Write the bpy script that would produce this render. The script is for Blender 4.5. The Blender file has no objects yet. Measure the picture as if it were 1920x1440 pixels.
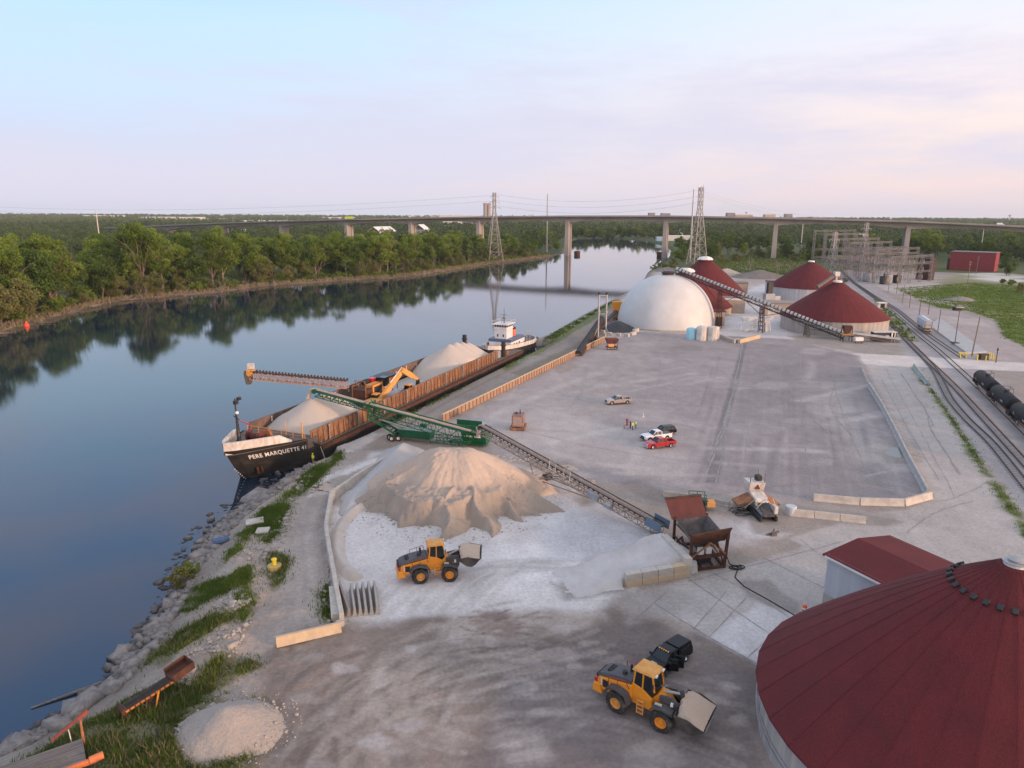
import bpy, bmesh, math, random
import numpy as np
from mathutils import Vector, Matrix
C = bpy.context.scene.collection
R = math.radians
rnd = random.Random(7)
rng = np.random.default_rng(7)

# ------------------------------------------------------------------ camera, sky, sun
F, CAMH, PITCH, RHO = 1360.0, 43.0, math.atan(322/1360.0), 0.0048
sp, cp, sr, cr = math.sin(PITCH), math.cos(PITCH), math.sin(RHO), math.cos(RHO)
cam_d = bpy.data.cameras.new('camera'); cam = bpy.data.objects.new('camera', cam_d); C.objects.link(cam)
cam_d.sensor_fit = 'HORIZONTAL'; cam_d.sensor_width = 36.0; cam_d.lens = 36.0*F/1920.0
cam_d.clip_start = 1.0; cam_d.clip_end = 40000.0
R0, U0, F0 = Vector((1, 0, 0)), Vector((0, sp, cp)), Vector((0, cp, -sp))
rx, uy = cr*R0+sr*U0, -sr*R0+cr*U0
cam.matrix_world = Matrix(((rx.x, uy.x, -F0.x, 0), (rx.y, uy.y, -F0.y, 0), (rx.z, uy.z, -F0.z, CAMH), (0, 0, 0, 1)))
bpy.context.scene.camera = cam

def ray(u, v):
    du, dv = (u-960)/F, (v-720)/F
    x, y = du*cr+dv*sr, -du*sr+dv*cr
    return np.array([x, cp-y*sp, -sp-y*cp])
def G(u, v, z=0.0):          # the point of the level z that the survey photo shows at (u, v)
    r = ray(u, v); t = (z-CAMH)/r[2]
    return np.array([0, 0, CAMH])+t*r
def D(u, v, Y):              # the same at the distance Y
    r = ray(u, v); t = Y/r[1]
    return np.array([0, 0, CAMH])+t*r

SUN_AZ, SUN_EL = R(122), R(7.5)      # azimuth clockwise from +Y
sdir = Vector((math.sin(SUN_AZ)*math.cos(SUN_EL), math.cos(SUN_AZ)*math.cos(SUN_EL), math.sin(SUN_EL)))
sl = bpy.data.lights.new('sun', 'SUN'); sl.energy = 3.3; sl.angle = R(6); sl.color = (1.0, 0.62, 0.40)
so = bpy.data.objects.new('sun', sl); C.objects.link(so)
so.rotation_euler = sdir.to_track_quat('Z', 'Y').to_euler(); so.location = (300, -200, 200)

sc = bpy.context.scene
sc.view_settings.view_transform = 'Standard'; sc.view_settings.look = 'None'
sc.view_settings.exposure = 0.08; sc.view_settings.gamma = 1.0
sc.cycles.volume_bounces = 0
sc.cycles.max_bounces = 8; sc.cycles.transparent_max_bounces = 8

world = bpy.data.worlds.new('World'); sc.world = world; world.use_nodes = True
wn, wl = world.node_tree.nodes, world.node_tree.links
wn.clear()
def wnode(t, **k):
    n = wn.new(t)
    for a, b in k.items(): setattr(n, a, b)
    return n
def ramp(n, stops):
    e = n.color_ramp.elements
    while len(e) > 1: e.remove(e[-1])
    e[0].position = stops[0][0]; e[0].color = (*stops[0][1], 1)
    for p, c in stops[1:]:
        x = e.new(p); x.color = (*c, 1)
tc = wnode('ShaderNodeTexCoord'); sep = wnode('ShaderNodeSeparateXYZ'); wl.new(tc.outputs['Generated'], sep.inputs[0])
nz = wnode('ShaderNodeTexNoise'); nz.inputs['Scale'].default_value = 3.2; nz.inputs['Detail'].default_value = 6; nz.inputs['Roughness'].default_value = 0.55
mp = wnode('ShaderNodeMapping'); mp.inputs['Scale'].default_value = (1.0, 1.0, 7.0); mp.inputs['Location'].default_value = (0.3, 0.1, 0.9)
wl.new(tc.outputs['Generated'], mp.inputs[0]); wl.new(mp.outputs[0], nz.inputs['Vector'])
def math_node(op, a, b=None, clamp=False):
    m = wnode('ShaderNodeMath', operation=op); m.use_clamp = clamp
    for i, s in enumerate((a, b)):
        if s is None: continue
        if isinstance(s, (int, float)): m.inputs[i].default_value = s
        else: wl.new(s, m.inputs[i])
    return m.outputs[0]
zz = math_node('ADD', sep.outputs['Z'], math_node('MULTIPLY', math_node('SUBTRACT', nz.outputs['Fac'], 0.5), 0.035))
rA = wnode('ShaderNodeValToRGB'); wl.new(zz, rA.inputs[0])
ramp(rA, [(0.0, (.62, .66, .80)), (0.03, (.68, .66, .80)), (0.08, (.60, .67, .87)), (0.15, (.57, .74, .97)), (0.22, (.52, .76, 1.0)), (0.36, (.34, .59, 1.02)), (0.6, (.30, .50, .98)), (1.0, (.80, .82, .88))])
rB = wnode('ShaderNodeValToRGB'); wl.new(zz, rB.inputs[0])
ramp(rB, [(0.0, (.74, .65, .70)), (0.03, (.86, .70, .71)), (0.08, (.95, .78, .74)), (0.15, (.94, .82, .84)), (0.25, (.80, .87, 1.0)), (0.5, (.78, .82, .92)), (1.0, (.78, .80, .86))])
dot = wnode('ShaderNodeVectorMath', operation='DOT_PRODUCT'); wl.new(tc.outputs['Generated'], dot.inputs[0])
dot.inputs[1].default_value = (math.sin(SUN_AZ), math.cos(SUN_AZ), 0)
mr = wnode('ShaderNodeMapRange', interpolation_type='SMOOTHSTEP'); wl.new(dot.outputs['Value'], mr.inputs['Value'])
mr.inputs['From Min'].default_value = -1.0; mr.inputs['From Max'].default_value = 0.12
mix = wnode('ShaderNodeMixRGB'); wl.new(mr.outputs[0], mix.inputs[0]); wl.new(rA.outputs[0], mix.inputs[1]); wl.new(rB.outputs[0], mix.inputs[2])
# faint lilac cloud streaks
nc = wnode('ShaderNodeTexNoise'); nc.inputs['Scale'].default_value = 2.1; nc.inputs['Detail'].default_value = 8; nc.inputs['Roughness'].default_value = 0.6
mc = wnode('ShaderNodeMapping'); mc.inputs['Scale'].default_value = (1.0, 1.3, 6.0); mc.inputs['Location'].default_value = (1.7, 0.4, 0.2)
wl.new(tc.outputs['Generated'], mc.inputs[0]); wl.new(mc.outputs[0], nc.inputs['Vector'])
cr_ = wnode('ShaderNodeMapRange', interpolation_type='SMOOTHSTEP'); wl.new(nc.outputs['Fac'], cr_.inputs['Value'])
cr_.inputs['From Min'].default_value = 0.42; cr_.inputs['From Max'].default_value = 0.66; cr_.inputs['To Max'].default_value = 0.75
cl = wnode('ShaderNodeMixRGB'); wl.new(cr_.outputs[0], cl.inputs[0]); wl.new(mix.outputs[0], cl.inputs[1]); cl.inputs[2].default_value = (.67, .655, .82, 1)
# sunset glow low in the sky on the side of the sun
g1 = wnode('ShaderNodeMapRange', interpolation_type='SMOOTHSTEP'); wl.new(dot.outputs['Value'], g1.inputs['Value'])
g1.inputs['From Min'].default_value = 0.2; g1.inputs['From Max'].default_value = 1.0
g2 = wnode('ShaderNodeMapRange', interpolation_type='SMOOTHSTEP'); wl.new(sep.outputs['Z'], g2.inputs['Value'])
g2.inputs['From Min'].default_value = 0.5; g2.inputs['From Max'].default_value = 0.0
gg = wnode('ShaderNodeMixRGB', blend_type='ADD'); wl.new(math_node('MULTIPLY', g1.outputs[0], g2.outputs[0]), gg.inputs[0])
wl.new(cl.outputs[0], gg.inputs[1]); gg.inputs[2].default_value = (2.0, 1.3, .85, 1)
sky = wnode('ShaderNodeTexSky'); sky.sky_type = 'NISHITA'; sky.sun_disc = False; sky.sun_elevation = SUN_EL; sky.sun_rotation = SUN_AZ
ad = wnode('ShaderNodeMixRGB', blend_type='ADD'); ad.inputs[0].default_value = 0.012
wl.new(gg.outputs[0], ad.inputs[1]); wl.new(sky.outputs[0], ad.inputs[2])
bg = wnode('ShaderNodeBackground'); bg.inputs[1].default_value = 1.0; wl.new(ad.outputs[0], bg.inputs[0])
wo = wnode('ShaderNodeOutputWorld'); wl.new(bg.outputs[0], wo.inputs[0])

# ------------------------------------------------------------------ materials
MATS = {}
def mat(name, c, c2=None, scale=1.0, rough=0.7, metal=0.0, bump=0.0, detail=5, lo=0.35, hi=0.65, stretch=(1, 1, 1), spec=0.5, coat=0.0):
    if name in MATS: return MATS[name]
    m = bpy.data.materials.new(name); m.use_nodes = True
    nt = m.node_tree; b = nt.nodes['Principled BSDF']
    b.inputs['Roughness'].default_value = rough; b.inputs['Metallic'].default_value = metal
    b.inputs['Specular IOR Level'].default_value = spec; b.inputs['Coat Weight'].default_value = coat
    b.inputs['Base Color'].default_value = (*c, 1)
    if c2 is not None or bump:
        t = nt.nodes.new('ShaderNodeTexCoord'); mpn = nt.nodes.new('ShaderNodeMapping'); mpn.inputs['Scale'].default_value = stretch
        nt.links.new(t.outputs['Object'], mpn.inputs[0])
        n = nt.nodes.new('ShaderNodeTexNoise'); n.inputs['Scale'].default_value = scale; n.inputs['Detail'].default_value = detail; n.inputs['Roughness'].default_value = 0.65
        nt.links.new(mpn.outputs[0], n.inputs['Vector'])
        if c2 is not None:
            r = nt.nodes.new('ShaderNodeMapRange'); r.inputs['From Min'].default_value = lo; r.inputs['From Max'].default_value = hi
            nt.links.new(n.outputs['Fac'], r.inputs['Value'])
            x = nt.nodes.new('ShaderNodeMixRGB'); x.inputs[1].default_value = (*c, 1); x.inputs[2].default_value = (*c2, 1)
            nt.links.new(r.outputs[0], x.inputs[0]); nt.links.new(x.outputs[0], b.inputs['Base Color'])
        if bump:
            bn = nt.nodes.new('ShaderNodeBump'); bn.inputs['Strength'].default_value = min(1, bump); bn.inputs['Distance'].default_value = 0.1
            nt.links.new(n.outputs['Fac'], bn.inputs['Height']); nt.links.new(bn.outputs[0], b.inputs['Normal'])
    MATS[name] = m
    return m
def leafmat(name, c, c2):
    m = bpy.data.materials.new(name); m.use_nodes = True; nt = m.node_tree
    b = nt.nodes['Principled BSDF']; b.inputs['Roughness'].default_value = 0.75; b.inputs['Specular IOR Level'].default_value = 0.2
    at = nt.nodes.new('ShaderNodeAttribute'); at.attribute_name = 'tone'
    oi = nt.nodes.new('ShaderNodeObjectInfo')
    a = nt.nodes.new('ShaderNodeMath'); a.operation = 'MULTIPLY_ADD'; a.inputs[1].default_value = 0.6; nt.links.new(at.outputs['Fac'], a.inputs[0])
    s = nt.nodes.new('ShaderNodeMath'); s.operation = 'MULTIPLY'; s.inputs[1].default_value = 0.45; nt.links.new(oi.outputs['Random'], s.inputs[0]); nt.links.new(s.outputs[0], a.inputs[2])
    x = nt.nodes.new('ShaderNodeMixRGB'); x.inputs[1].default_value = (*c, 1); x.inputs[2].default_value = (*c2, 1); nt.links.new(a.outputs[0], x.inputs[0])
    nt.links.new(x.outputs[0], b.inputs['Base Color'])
    tr = nt.nodes.new('ShaderNodeBsdfTranslucent'); nt.links.new(x.outputs[0], tr.inputs[0])
    ms = nt.nodes.new('ShaderNodeMixShader'); ms.inputs[0].default_value = 0.38
    nt.links.new(b.outputs[0], ms.inputs[1]); nt.links.new(tr.outputs[0], ms.inputs[2]); nt.links.new(ms.outputs[0], nt.nodes['Material Output'].inputs[0])
    MATS[name] = m
    return m

RUST = mat('rust', (.115, .042, .022), (.045, .02, .013), 1.3, .85, 0, .2)
RUSTO = mat('rust_orange', (.42, .18, .075), (.17, .07, .035), 1.2, .85, 0, .2)
RUSTW = mat('rust_plate', (.33, .17, .09), (.13, .065, .04), .9, .85, 0, .3, stretch=(1, 1, .35))
RUSTRED = mat('rust_red', (.13, .034, .026), (.09, .025, .02), .9, .8, 0, .1, stretch=(1, 1, .4))
STEEL = mat('weathered_steel', (.10, .09, .085), (.20, .17, .15), 2.0, .7, .2, .1)
DARK = mat('dark_steel', (.025, .025, .027), (.05, .047, .045), 2.0, .6, .2)
BLACK = mat('black_rubber', (.012, .012, .013), (.03, .028, .026), 3.0, .8)
TYRED = mat('dusty_tyre', (.025, .024, .023), (.15, .13, .115), 1.6, .9, lo=.45, hi=.75)
BELT = mat('belt_rubber', (.045, .042, .042), (.11, .10, .095), 1.0, .85)
BELTSAND = mat('belt_carrying_stone', (.42, .34, .27), (.30, .25, .21), 3.0, .9, 0, .3)
GREEN = mat('green_paint', (.006, .115, .045), (.004, .075, .032), .8, .4)
GREENTOP = mat('green_dusty', (.30, .34, .31), (.20, .26, .22), .7, .8)
WHITE = mat('white_paint', (.80, .79, .76), (.66, .63, .58), .5, .5)
WHITED = mat('white_paint_dirty', (.72, .70, .66), (.45, .38, .32), .8, .6, stretch=(1, 1, .4))
GREYP = mat('grey_paint', (.35, .36, .38), (.27, .28, .30), .8, .5)
BLUEGREY = mat('blue_grey_paint', (.10, .15, .24), (.08, .12, .19), .8, .5)
YEL = mat('machine_yellow', (.80, .29, .015), (.52, .24, .07), 1.1, .5, lo=.5, hi=.8)
YELD = mat('machine_yellow_dusty', (.72, .36, .10), (.62, .27, .05), 1.6, .6)
ORANGE = mat('orange_paint', (.80, .16, .05), (.62, .12, .05), 1.0, .5)
HOOD = mat('dark_grey_hood', (.055, .055, .06), (.09, .087, .085), 1.5, .55)
GLASS = mat('dark_glass', (.012, .02, .024), None, rough=.08, spec=.5)
CHROME = mat('bright_metal', (.7, .7, .72), None, rough=.2, metal=1.0)
CONC = mat('concrete', (.46, .42, .37), (.33, .30, .27), .9, .9, 0, .2)
CONCL = mat('concrete_pale', (.56, .52, .46), (.42, .38, .34), .7, .9, 0, .2)
CONCY = mat('concrete_tan', (.60, .46, .30), (.46, .36, .25), .9, .9, 0, .25)
CONCD = mat('concrete_bridge', (.36, .33, .31), (.27, .25, .24), .06, .9, 0, .1)
CONCDK = mat('concrete_bridge_dark', (.20, .19, .185), (.14, .135, .13), .08, .9)
CONCDOME = mat('concrete_silo_wall', (.46, .42, .38), (.30, .28, .27), .35, .9, 0, .1, stretch=(3, 3, .25))
GALV = mat('galvanised_steel', (.42, .42, .42), (.30, .30, .30), .6, .5, .3)
LAT = mat('lattice_steel', (.34, .34, .34), (.24, .235, .23), .3, .6, .2)
WOOD = mat('weathered_wood', (.22, .19, .17), (.12, .105, .095), 1.4, .9, 0, .3, stretch=(.25, 3, 1))
BARK = mat('bark', (.20, .15, .115), (.12, .09, .07), 1.2, .95, 0, .3)
BARKP = mat('pale_bark', (.26, .215, .18), (.17, .14, .115), 1.2, .95, 0, .2)
LIGHTM = mat('lamp_white', (.8, .8, .78), None, rough=.3)
TARP = mat('black_tarp', (.010, .012, .016), (.022, .025, .03), .5, .4, 0, .2)
CYAN = mat('pale_blue_plastic', (.28, .60, .72), (.34, .64, .74), .6, .4)
REDP = mat('red_paint', (.42, .015, .02), (.36, .013, .018), .8, .25, coat=.5)
WHITECAR = mat('white_car_paint', (.80, .80, .80), None, rough=.25, coat=.5)
SILVERCAR = mat('silver_car_paint', (.42, .38, .35), None, rough=.3, metal=.5, coat=.5)
BLACKCAR = mat('black_car_paint', (.006, .006, .008), None, rough=.28, spec=.25, coat=.06)
SKIN = mat('skin', (.45, .26, .19), None, rough=.6)
HIVIS = mat('hi_vis_yellow', (.62, .78, .04), None, rough=.7)
JEANS = mat('blue_jeans', (.06, .09, .16), None, rough=.9)
DKCLOTH = mat('dark_cloth', (.02, .02, .025), None, rough=.9)
REDCLOTH = mat('red_cloth', (.26, .03, .045), None, rough=.9)
BRICK = mat('red_brick', (.27, .045, .05), (.22, .04, .045), .4, .9)
BROWNBR = mat('brown_brick', (.09, .04, .035), (.06, .03, .027), .4, .9)
BEIGE = mat('beige_wall', (.46, .36, .28), (.40, .31, .25), .3, .8)
def wetfoot(m):       # stones are dark where the river wets them
    nt = m.node_tree; b = nt.nodes['Principled BSDF']; t = nt.nodes.new('ShaderNodeTexCoord'); sx = nt.nodes.new('ShaderNodeSeparateXYZ'); nt.links.new(t.outputs['Object'], sx.inputs[0])
    r = nt.nodes.new('ShaderNodeMapRange'); r.inputs['From Min'].default_value = -2.1; r.inputs['From Max'].default_value = -1.65; r.inputs['To Min'].default_value = .3; nt.links.new(sx.outputs['Z'], r.inputs['Value'])
    x = nt.nodes.new('ShaderNodeMixRGB'); x.blend_type = 'MULTIPLY'; x.inputs[0].default_value = 1; src = b.inputs['Base Color'].links[0].from_socket
    nt.links.new(src, x.inputs[1]); nt.links.new(r.outputs[0], x.inputs[2]); nt.links.new(x.outputs[0], b.inputs['Base Color'])
def shingle():
    m = mat('red_shingles', (.135, .015, .017), (.092, .012, .014), .35, .92, 0, 0, detail=8, lo=.3, hi=.7)
    nt = m.node_tree; b = nt.nodes['Principled BSDF']
    t = nt.nodes.new('ShaderNodeTexCoord')
    n = nt.nodes.new('ShaderNodeTexNoise'); n.inputs['Scale'].default_value = 7.0; n.inputs['Detail'].default_value = 3
    nt.links.new(t.outputs['Object'], n.inputs['Vector'])
    src = b.inputs['Base Color'].links[0].from_socket
    mr_ = nt.nodes.new('ShaderNodeMapRange'); mr_.inputs['From Min'].default_value = .3; mr_.inputs['From Max'].default_value = .7; mr_.inputs['To Min'].default_value = .80; mr_.inputs['To Max'].default_value = 1.18
    nt.links.new(n.outputs['Fac'], mr_.inputs['Value'])
    x = nt.nodes.new('ShaderNodeMixRGB'); x.blend_type = 'MULTIPLY'; x.inputs[0].default_value = 1
    nt.links.new(src, x.inputs[1]); nt.links.new(mr_.outputs[0], x.inputs[2]); nt.links.new(x.outputs[0], b.inputs['Base Color'])
    bn = nt.nodes.new('ShaderNodeBump'); bn.inputs['Strength'].default_value = .5; bn.inputs['Distance'].default_value = .05
    nt.links.new(n.outputs['Fac'], bn.inputs['Height']); nt.links.new(bn.outputs[0], b.inputs['Normal'])
    return m
SHINGLE = shingle()
def pilemat(name, c, c2, c3, sc1=.25, damp=None):
    m = mat(name, c, c2, sc1, .95, 0, 0, detail=6, lo=.3, hi=.7)
    nt = m.node_tree; b = nt.nodes['Principled BSDF']; t = nt.nodes.new('ShaderNodeTexCoord')
    n = nt.nodes.new('ShaderNodeTexNoise'); n.inputs['Scale'].default_value = 5.0; n.inputs['Detail'].default_value = 6; n.inputs['Roughness'].default_value = .75
    nt.links.new(t.outputs['Object'], n.inputs['Vector'])
    src = b.inputs['Base Color'].links[0].from_socket
    r = nt.nodes.new('ShaderNodeMapRange'); r.inputs['From Min'].default_value = .35; r.inputs['From Max'].default_value = .75; r.inputs['To Max'].default_value = .6
    nt.links.new(n.outputs['Fac'], r.inputs['Value'])
    x = nt.nodes.new('ShaderNodeMixRGB'); x.inputs[2].default_value = (*c3, 1); nt.links.new(r.outputs[0], x.inputs[0])
    nt.links.new(src, x.inputs[1]); nt.links.new(x.outputs[0], b.inputs['Base Color'])
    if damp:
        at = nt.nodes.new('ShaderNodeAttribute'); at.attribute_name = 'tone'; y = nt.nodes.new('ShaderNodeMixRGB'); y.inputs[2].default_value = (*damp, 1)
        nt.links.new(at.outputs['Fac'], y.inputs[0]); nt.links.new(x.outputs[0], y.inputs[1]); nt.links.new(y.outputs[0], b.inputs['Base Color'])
    bn = nt.nodes.new('ShaderNodeBump'); bn.inputs['Strength'].default_value = .9; bn.inputs['Distance'].default_value = .2
    nt.links.new(n.outputs['Fac'], bn.inputs['Height']); nt.links.new(bn.outputs[0], b.inputs['Normal'])
    return m
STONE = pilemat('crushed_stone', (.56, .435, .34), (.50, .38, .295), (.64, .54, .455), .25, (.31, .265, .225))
STONEP = pilemat('pale_stone_dust', (.50, .49, .48), (.43, .42, .42), (.58, .57, .56))
STONEB = pilemat('barge_stone', (.56, .47, .39), (.50, .44, .38), (.62, .55, .49))
GRAVEL = pilemat('pea_gravel', (.40, .345, .30), (.34, .295, .26), (.58, .52, .47), .6)
DIRT = pilemat('brown_earth', (.22, .18, .15), (.16, .135, .115), (.30, .26, .23))
ROCKM = mat('riprap_stone', (.31, .275, .255), (.16, .145, .135), .9, .9, 0, .3)
wetfoot(ROCKM)
SLABM = mat('broken_slab', (.42, .37, .33), (.34, .30, .27), .6, .9, 0, .2)
LEAF_A = leafmat('cottonwood_leaves', (.056, .102, .013), (.245, .325, .05))
LEAF_B = leafmat('dark_leaves', (.034, .070, .014), (.145, .22, .042))
LEAF_C = leafmat('olive_leaves', (.100, .120, .035), (.240, .240, .085))
LEAF_F = leafmat('far_leaves', (.046, .080, .026), (.150, .190, .062))
GRASSM = leafmat('grass_blades', (.055, .105, .014), (.17, .23, .045))
DRYGRASS = leafmat('dry_reeds', (.17, .15, .07), (.36, .28, .18))

# ------------------------------------------------------------------ mesh helpers
class B:
    def __init__(s, off=(0, 0, 0)): s.v = []; s.f = []; s.m = []; s.k = 0; s.o = off
    def add(s, vs, fs):
        o = len(s.v); ox, oy, oz = s.o; s.v += [(float(p[0])-ox, float(p[1])-oy, float(p[2])-oz) for p in vs]
        for f in fs: s.f.append(tuple(i+o for i in f)); s.m.append(s.k)
        return s
    def box(s, x0, x1, y0, y1, z0, z1):
        return s.hexa([(x0, y0, z0), (x1, y0, z0), (x1, y1, z0), (x0, y1, z0), (x0, y0, z1), (x1, y0, z1), (x1, y1, z1), (x0, y1, z1)])
    def hexa(s, p):
        return s.add(p, [(3, 2, 1, 0), (4, 5, 6, 7), (0, 1, 5, 4), (1, 2, 6, 5), (2, 3, 7, 6), (3, 0, 4, 7)])
    def beam(s, p, q, w, h=None, up=(0, 0, 1)):
        h = w if h is None else h
        p, q = Vector(p), Vector(q); d = (q-p)
        if d.length < 1e-6: return s
        d.normalize(); u = Vector(up)
        if abs(d.dot(u)) > .98: u = Vector((0, 1, 0)) if abs(d.y) < .9 else Vector((1, 0, 0))
        a = d.cross(u).normalized()*(w/2); b = a.cross(d).normalized()*(h/2)
        return s.hexa([p-a-b, p+a-b, q+a-b, q-a-b, p-a+b, p+a+b, q+a+b, q-a+b])
    def tube(s, p, q, r, r2=None, n=8, cap=True):
        r2 = r if r2 is None else r2
        p, q = Vector(p), Vector(q); d = (q-p).normalized()
        u = Vector((0, 0, 1)) if abs(d.z) < .95 else Vector((1, 0, 0))
        a = d.cross(u).normalized(); b = d.cross(a)
        vs = [c+(a*math.cos(t)+b*math.sin(t))*rr for c, rr in ((p, r), (q, r2)) for t in [2*math.pi*i/n for i in range(n)]]
        fs = [(i, (i+1) % n, n+(i+1) % n, n+i) for i in range(n)]
        if cap: fs += [tuple(range(n-1, -1, -1)), tuple(range(n, 2*n))]
        return s.add(vs, fs)
    def path(s, pts, r, n=6):
        for a, b in zip(pts[:-1], pts[1:]): s.tube(a, b, r, r, n)
        return s
    def lathe(s, prof, c=(0, 0, 0), n=24, axis='z', cap=True):
        vs = []
        for r, z in prof:
            for i in range(n):
                t = 2*math.pi*i/n; x, y = r*math.cos(t), r*math.sin(t)
                p = (x, y, z) if axis == 'z' else (x, z, y) if axis == 'y' else (z, x, y)
                vs.append((p[0]+c[0], p[1]+c[1], p[2]+c[2]))
        fs = []
        for k in range(len(prof)-1):
            for i in range(n): fs.append((k*n+i, k*n+(i+1) % n, (k+1)*n+(i+1) % n, (k+1)*n+i))
        if cap and prof[0][0] > 1e-4: fs.append(tuple(range(n-1, -1, -1)))
        if cap and prof[-1][0] > 1e-4: fs.append(tuple((len(prof)-1)*n+i for i in range(n)))
        return s.add(vs, fs)
    def prism(s, pts, z0, z1):
        n = len(pts); vs = [(x, y, z0) for x, y in pts]+[(x, y, z1) for x, y in pts]
        return s.add(vs, [tuple(range(n-1, -1, -1)), tuple(range(n, 2*n))]+[(i, (i+1) % n, n+(i+1) % n, n+i) for i in range(n)])
    def side(s, pts, y0, y1):      # outline in x-z, extruded along y
        n = len(pts); vs = [(x, y0, z) for x, z in pts]+[(x, y1, z) for x, z in pts]
        return s.add(vs, [tuple(range(n)), tuple(range(2*n-1, n-1, -1))]+[((i+1) % n, i, n+i, n+(i+1) % n) for i in range(n)])
    def loft(s, rings, close=True, cap=True):
        n = len(rings[0]); vs = [p for r in rings for p in r]; fs = []
        for k in range(len(rings)-1):
            for i in range(n if close else n-1): fs.append((k*n+i, k*n+(i+1) % n, (k+1)*n+(i+1) % n, (k+1)*n+i))
        if cap and close: fs += [tuple(range(n-1, -1, -1)), tuple((len(rings)-1)*n+i for i in range(n))]
        return s.add(vs, fs)
    def truss(s, p, q, w, h, n, t, t2=None):     # box truss, top chords on the line p-q
        t2 = t2 or t*.7
        p, q = Vector(p), Vector(q); d = (q-p).normalized(); a = d.cross(Vector((0, 0, 1))).normalized()*(w/2); dn = -a.cross(d).normalized()*h
        if dn.z > 0: dn = -dn
        L = [[p.lerp(q, i/n)+sgn*a+k*dn for i in range(n+1)] for sgn in (-1, 1) for k in (0, 1)]
        for l in L: s.beam(l[0], l[-1], t)
        for i in range(n+1):
            s.beam(L[0][i], L[1][i], t2); s.beam(L[2][i], L[3][i], t2); s.beam(L[1][i], L[3][i], t2)
            if i < n:
                j, k = (i, i+1) if i % 2 else (i+1, i)
                s.beam(L[0][j], L[1][k], t2); s.beam(L[2][j], L[3][k], t2); s.beam(L[1][j], L[3][k], t2)
        return s
    def obj(s, name, m, parent=None, smooth=False, bevel=0):
        me = bpy.data.meshes.new(name); me.from_pydata(s.v, [], s.f)
        for x in (m if isinstance(m, (list, tuple)) else [m]): me.materials.append(x)
        if any(s.m): me.polygons.foreach_set('material_index', s.m)
        b = bmesh.new(); b.from_mesh(me); bmesh.ops.recalc_face_normals(b, faces=b.faces); b.to_mesh(me); b.free()
        if smooth:
            me.polygons.foreach_set('use_smooth', [True]*len(me.polygons)); me.set_sharp_from_angle(angle=R(38))
        o = bpy.data.objects.new(name, me); C.objects.link(o); o.parent = parent
        if bevel:
            md = o.modifiers.new('bevel', 'BEVEL'); md.width = bevel; md.segments = 2; md.limit_method = 'ANGLE'
        return o
def npobj(name, v, f, m, parent=None, tone=None, smooth=False, col=None):     # big meshes from arrays; f is (n,3) or (n,4)
    v = np.asarray(v, np.float32); f = np.asarray(f, np.int32)
    me = bpy.data.meshes.new(name); k = f.shape[1]
    me.vertices.add(len(v)); me.vertices.foreach_set('co', v.ravel())
    me.loops.add(f.size); me.loops.foreach_set('vertex_index', f.ravel())
    me.polygons.add(len(f)); me.polygons.foreach_set('loop_start', np.arange(0, f.size, k, dtype=np.int32))
    if smooth: me.polygons.foreach_set('use_smooth', np.ones(len(f), bool))
    me.materials.append(m)
    if tone is not None:
        a = me.attributes.new('tone', 'FLOAT', 'POINT'); a.data.foreach_set('value', np.asarray(tone, np.float32))
    if col is not None:
        a = me.attributes.new('Col', 'FLOAT_COLOR', 'POINT'); a.data.foreach_set('color', np.concatenate([col, np.ones((len(col), 1))], 1).astype(np.float32).ravel())
    me.update(); me.validate()
    o = bpy.data.objects.new(name, me); C.objects.link(o); o.parent = parent
    return o
def tag(o, label=None, cat=None, group=None, kind=None):
    if label: o['label'] = label
    if cat: o['category'] = cat
    if group: o['group'] = group
    if kind or (label and cat): o['kind'] = kind or 'thing'
    return o
def thing(name, label, cat, loc=(0, 0, 0), rz=0.0, group=None):
    o = bpy.data.objects.new(name, None); C.objects.link(o); o.empty_display_size = .5
    o.location = loc; o.rotation_euler = (0, 0, rz)
    return tag(o, label, cat, group)
def kids(o): return [c for c in bpy.data.objects if c.parent == o]
def dup(o, loc, rz, label, group=None, scale=None):
    def cp_(x, par):
        c = x.copy(); C.objects.link(c); c.parent = par
        for ch in x.children: cp_(ch, c)
        return c
    c = cp_(o, None); c.location = loc; c.rotation_euler = (0, 0, rz); c['label'] = label
    if group: c['group'] = group
    if scale: c.scale = scale if isinstance(scale, tuple) else (scale,)*3
    return c

# value noise and signed distance, for terrain and piles
_tab = rng.random((256, 256))
def vnoise(x, y):
    xi = np.floor(x).astype(int); yi = np.floor(y).astype(int); fx = x-xi; fy = y-yi
    fx = fx*fx*(3-2*fx); fy = fy*fy*(3-2*fy)
    a = _tab[xi & 255, yi & 255]; b = _tab[(xi+1) & 255, yi & 255]; c = _tab[xi & 255, (yi+1) & 255]; d = _tab[(xi+1) & 255, (yi+1) & 255]
    return (a*(1-fx)+b*fx)*(1-fy)+(c*(1-fx)+d*fx)*fy
def fbm(x, y, o=5):
    r = 0; a = .5; t = 0
    for i in range(o):
        r = r+a*vnoise(x*2**i+17.3*i, y*2**i+9.1*i); t += a; a *= .55
    return r/t
def sdf(px, py, poly):       # negative inside
    poly = np.asarray(poly, float)[:, :2]; d = np.full(px.shape, 1e18); ins = np.zeros(px.shape, bool)
    n = len(poly)
    for i in range(n):
        a, b = poly[i], poly[(i+1) % n]; e = b-a; wx, wy = px-a[0], py-a[1]
        t = np.clip((wx*e[0]+wy*e[1])/max(e@e, 1e-9), 0, 1); d = np.minimum(d, (wx-e[0]*t)**2+(wy-e[1]*t)**2)
        c = (a[1] <= py) != (b[1] <= py)
        ins ^= c & (wx < e[0]*(wy/(e[1] if abs(e[1]) > 1e-12 else 1e-12)))
    return np.where(ins, -1, 1)*np.sqrt(d)
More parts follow.
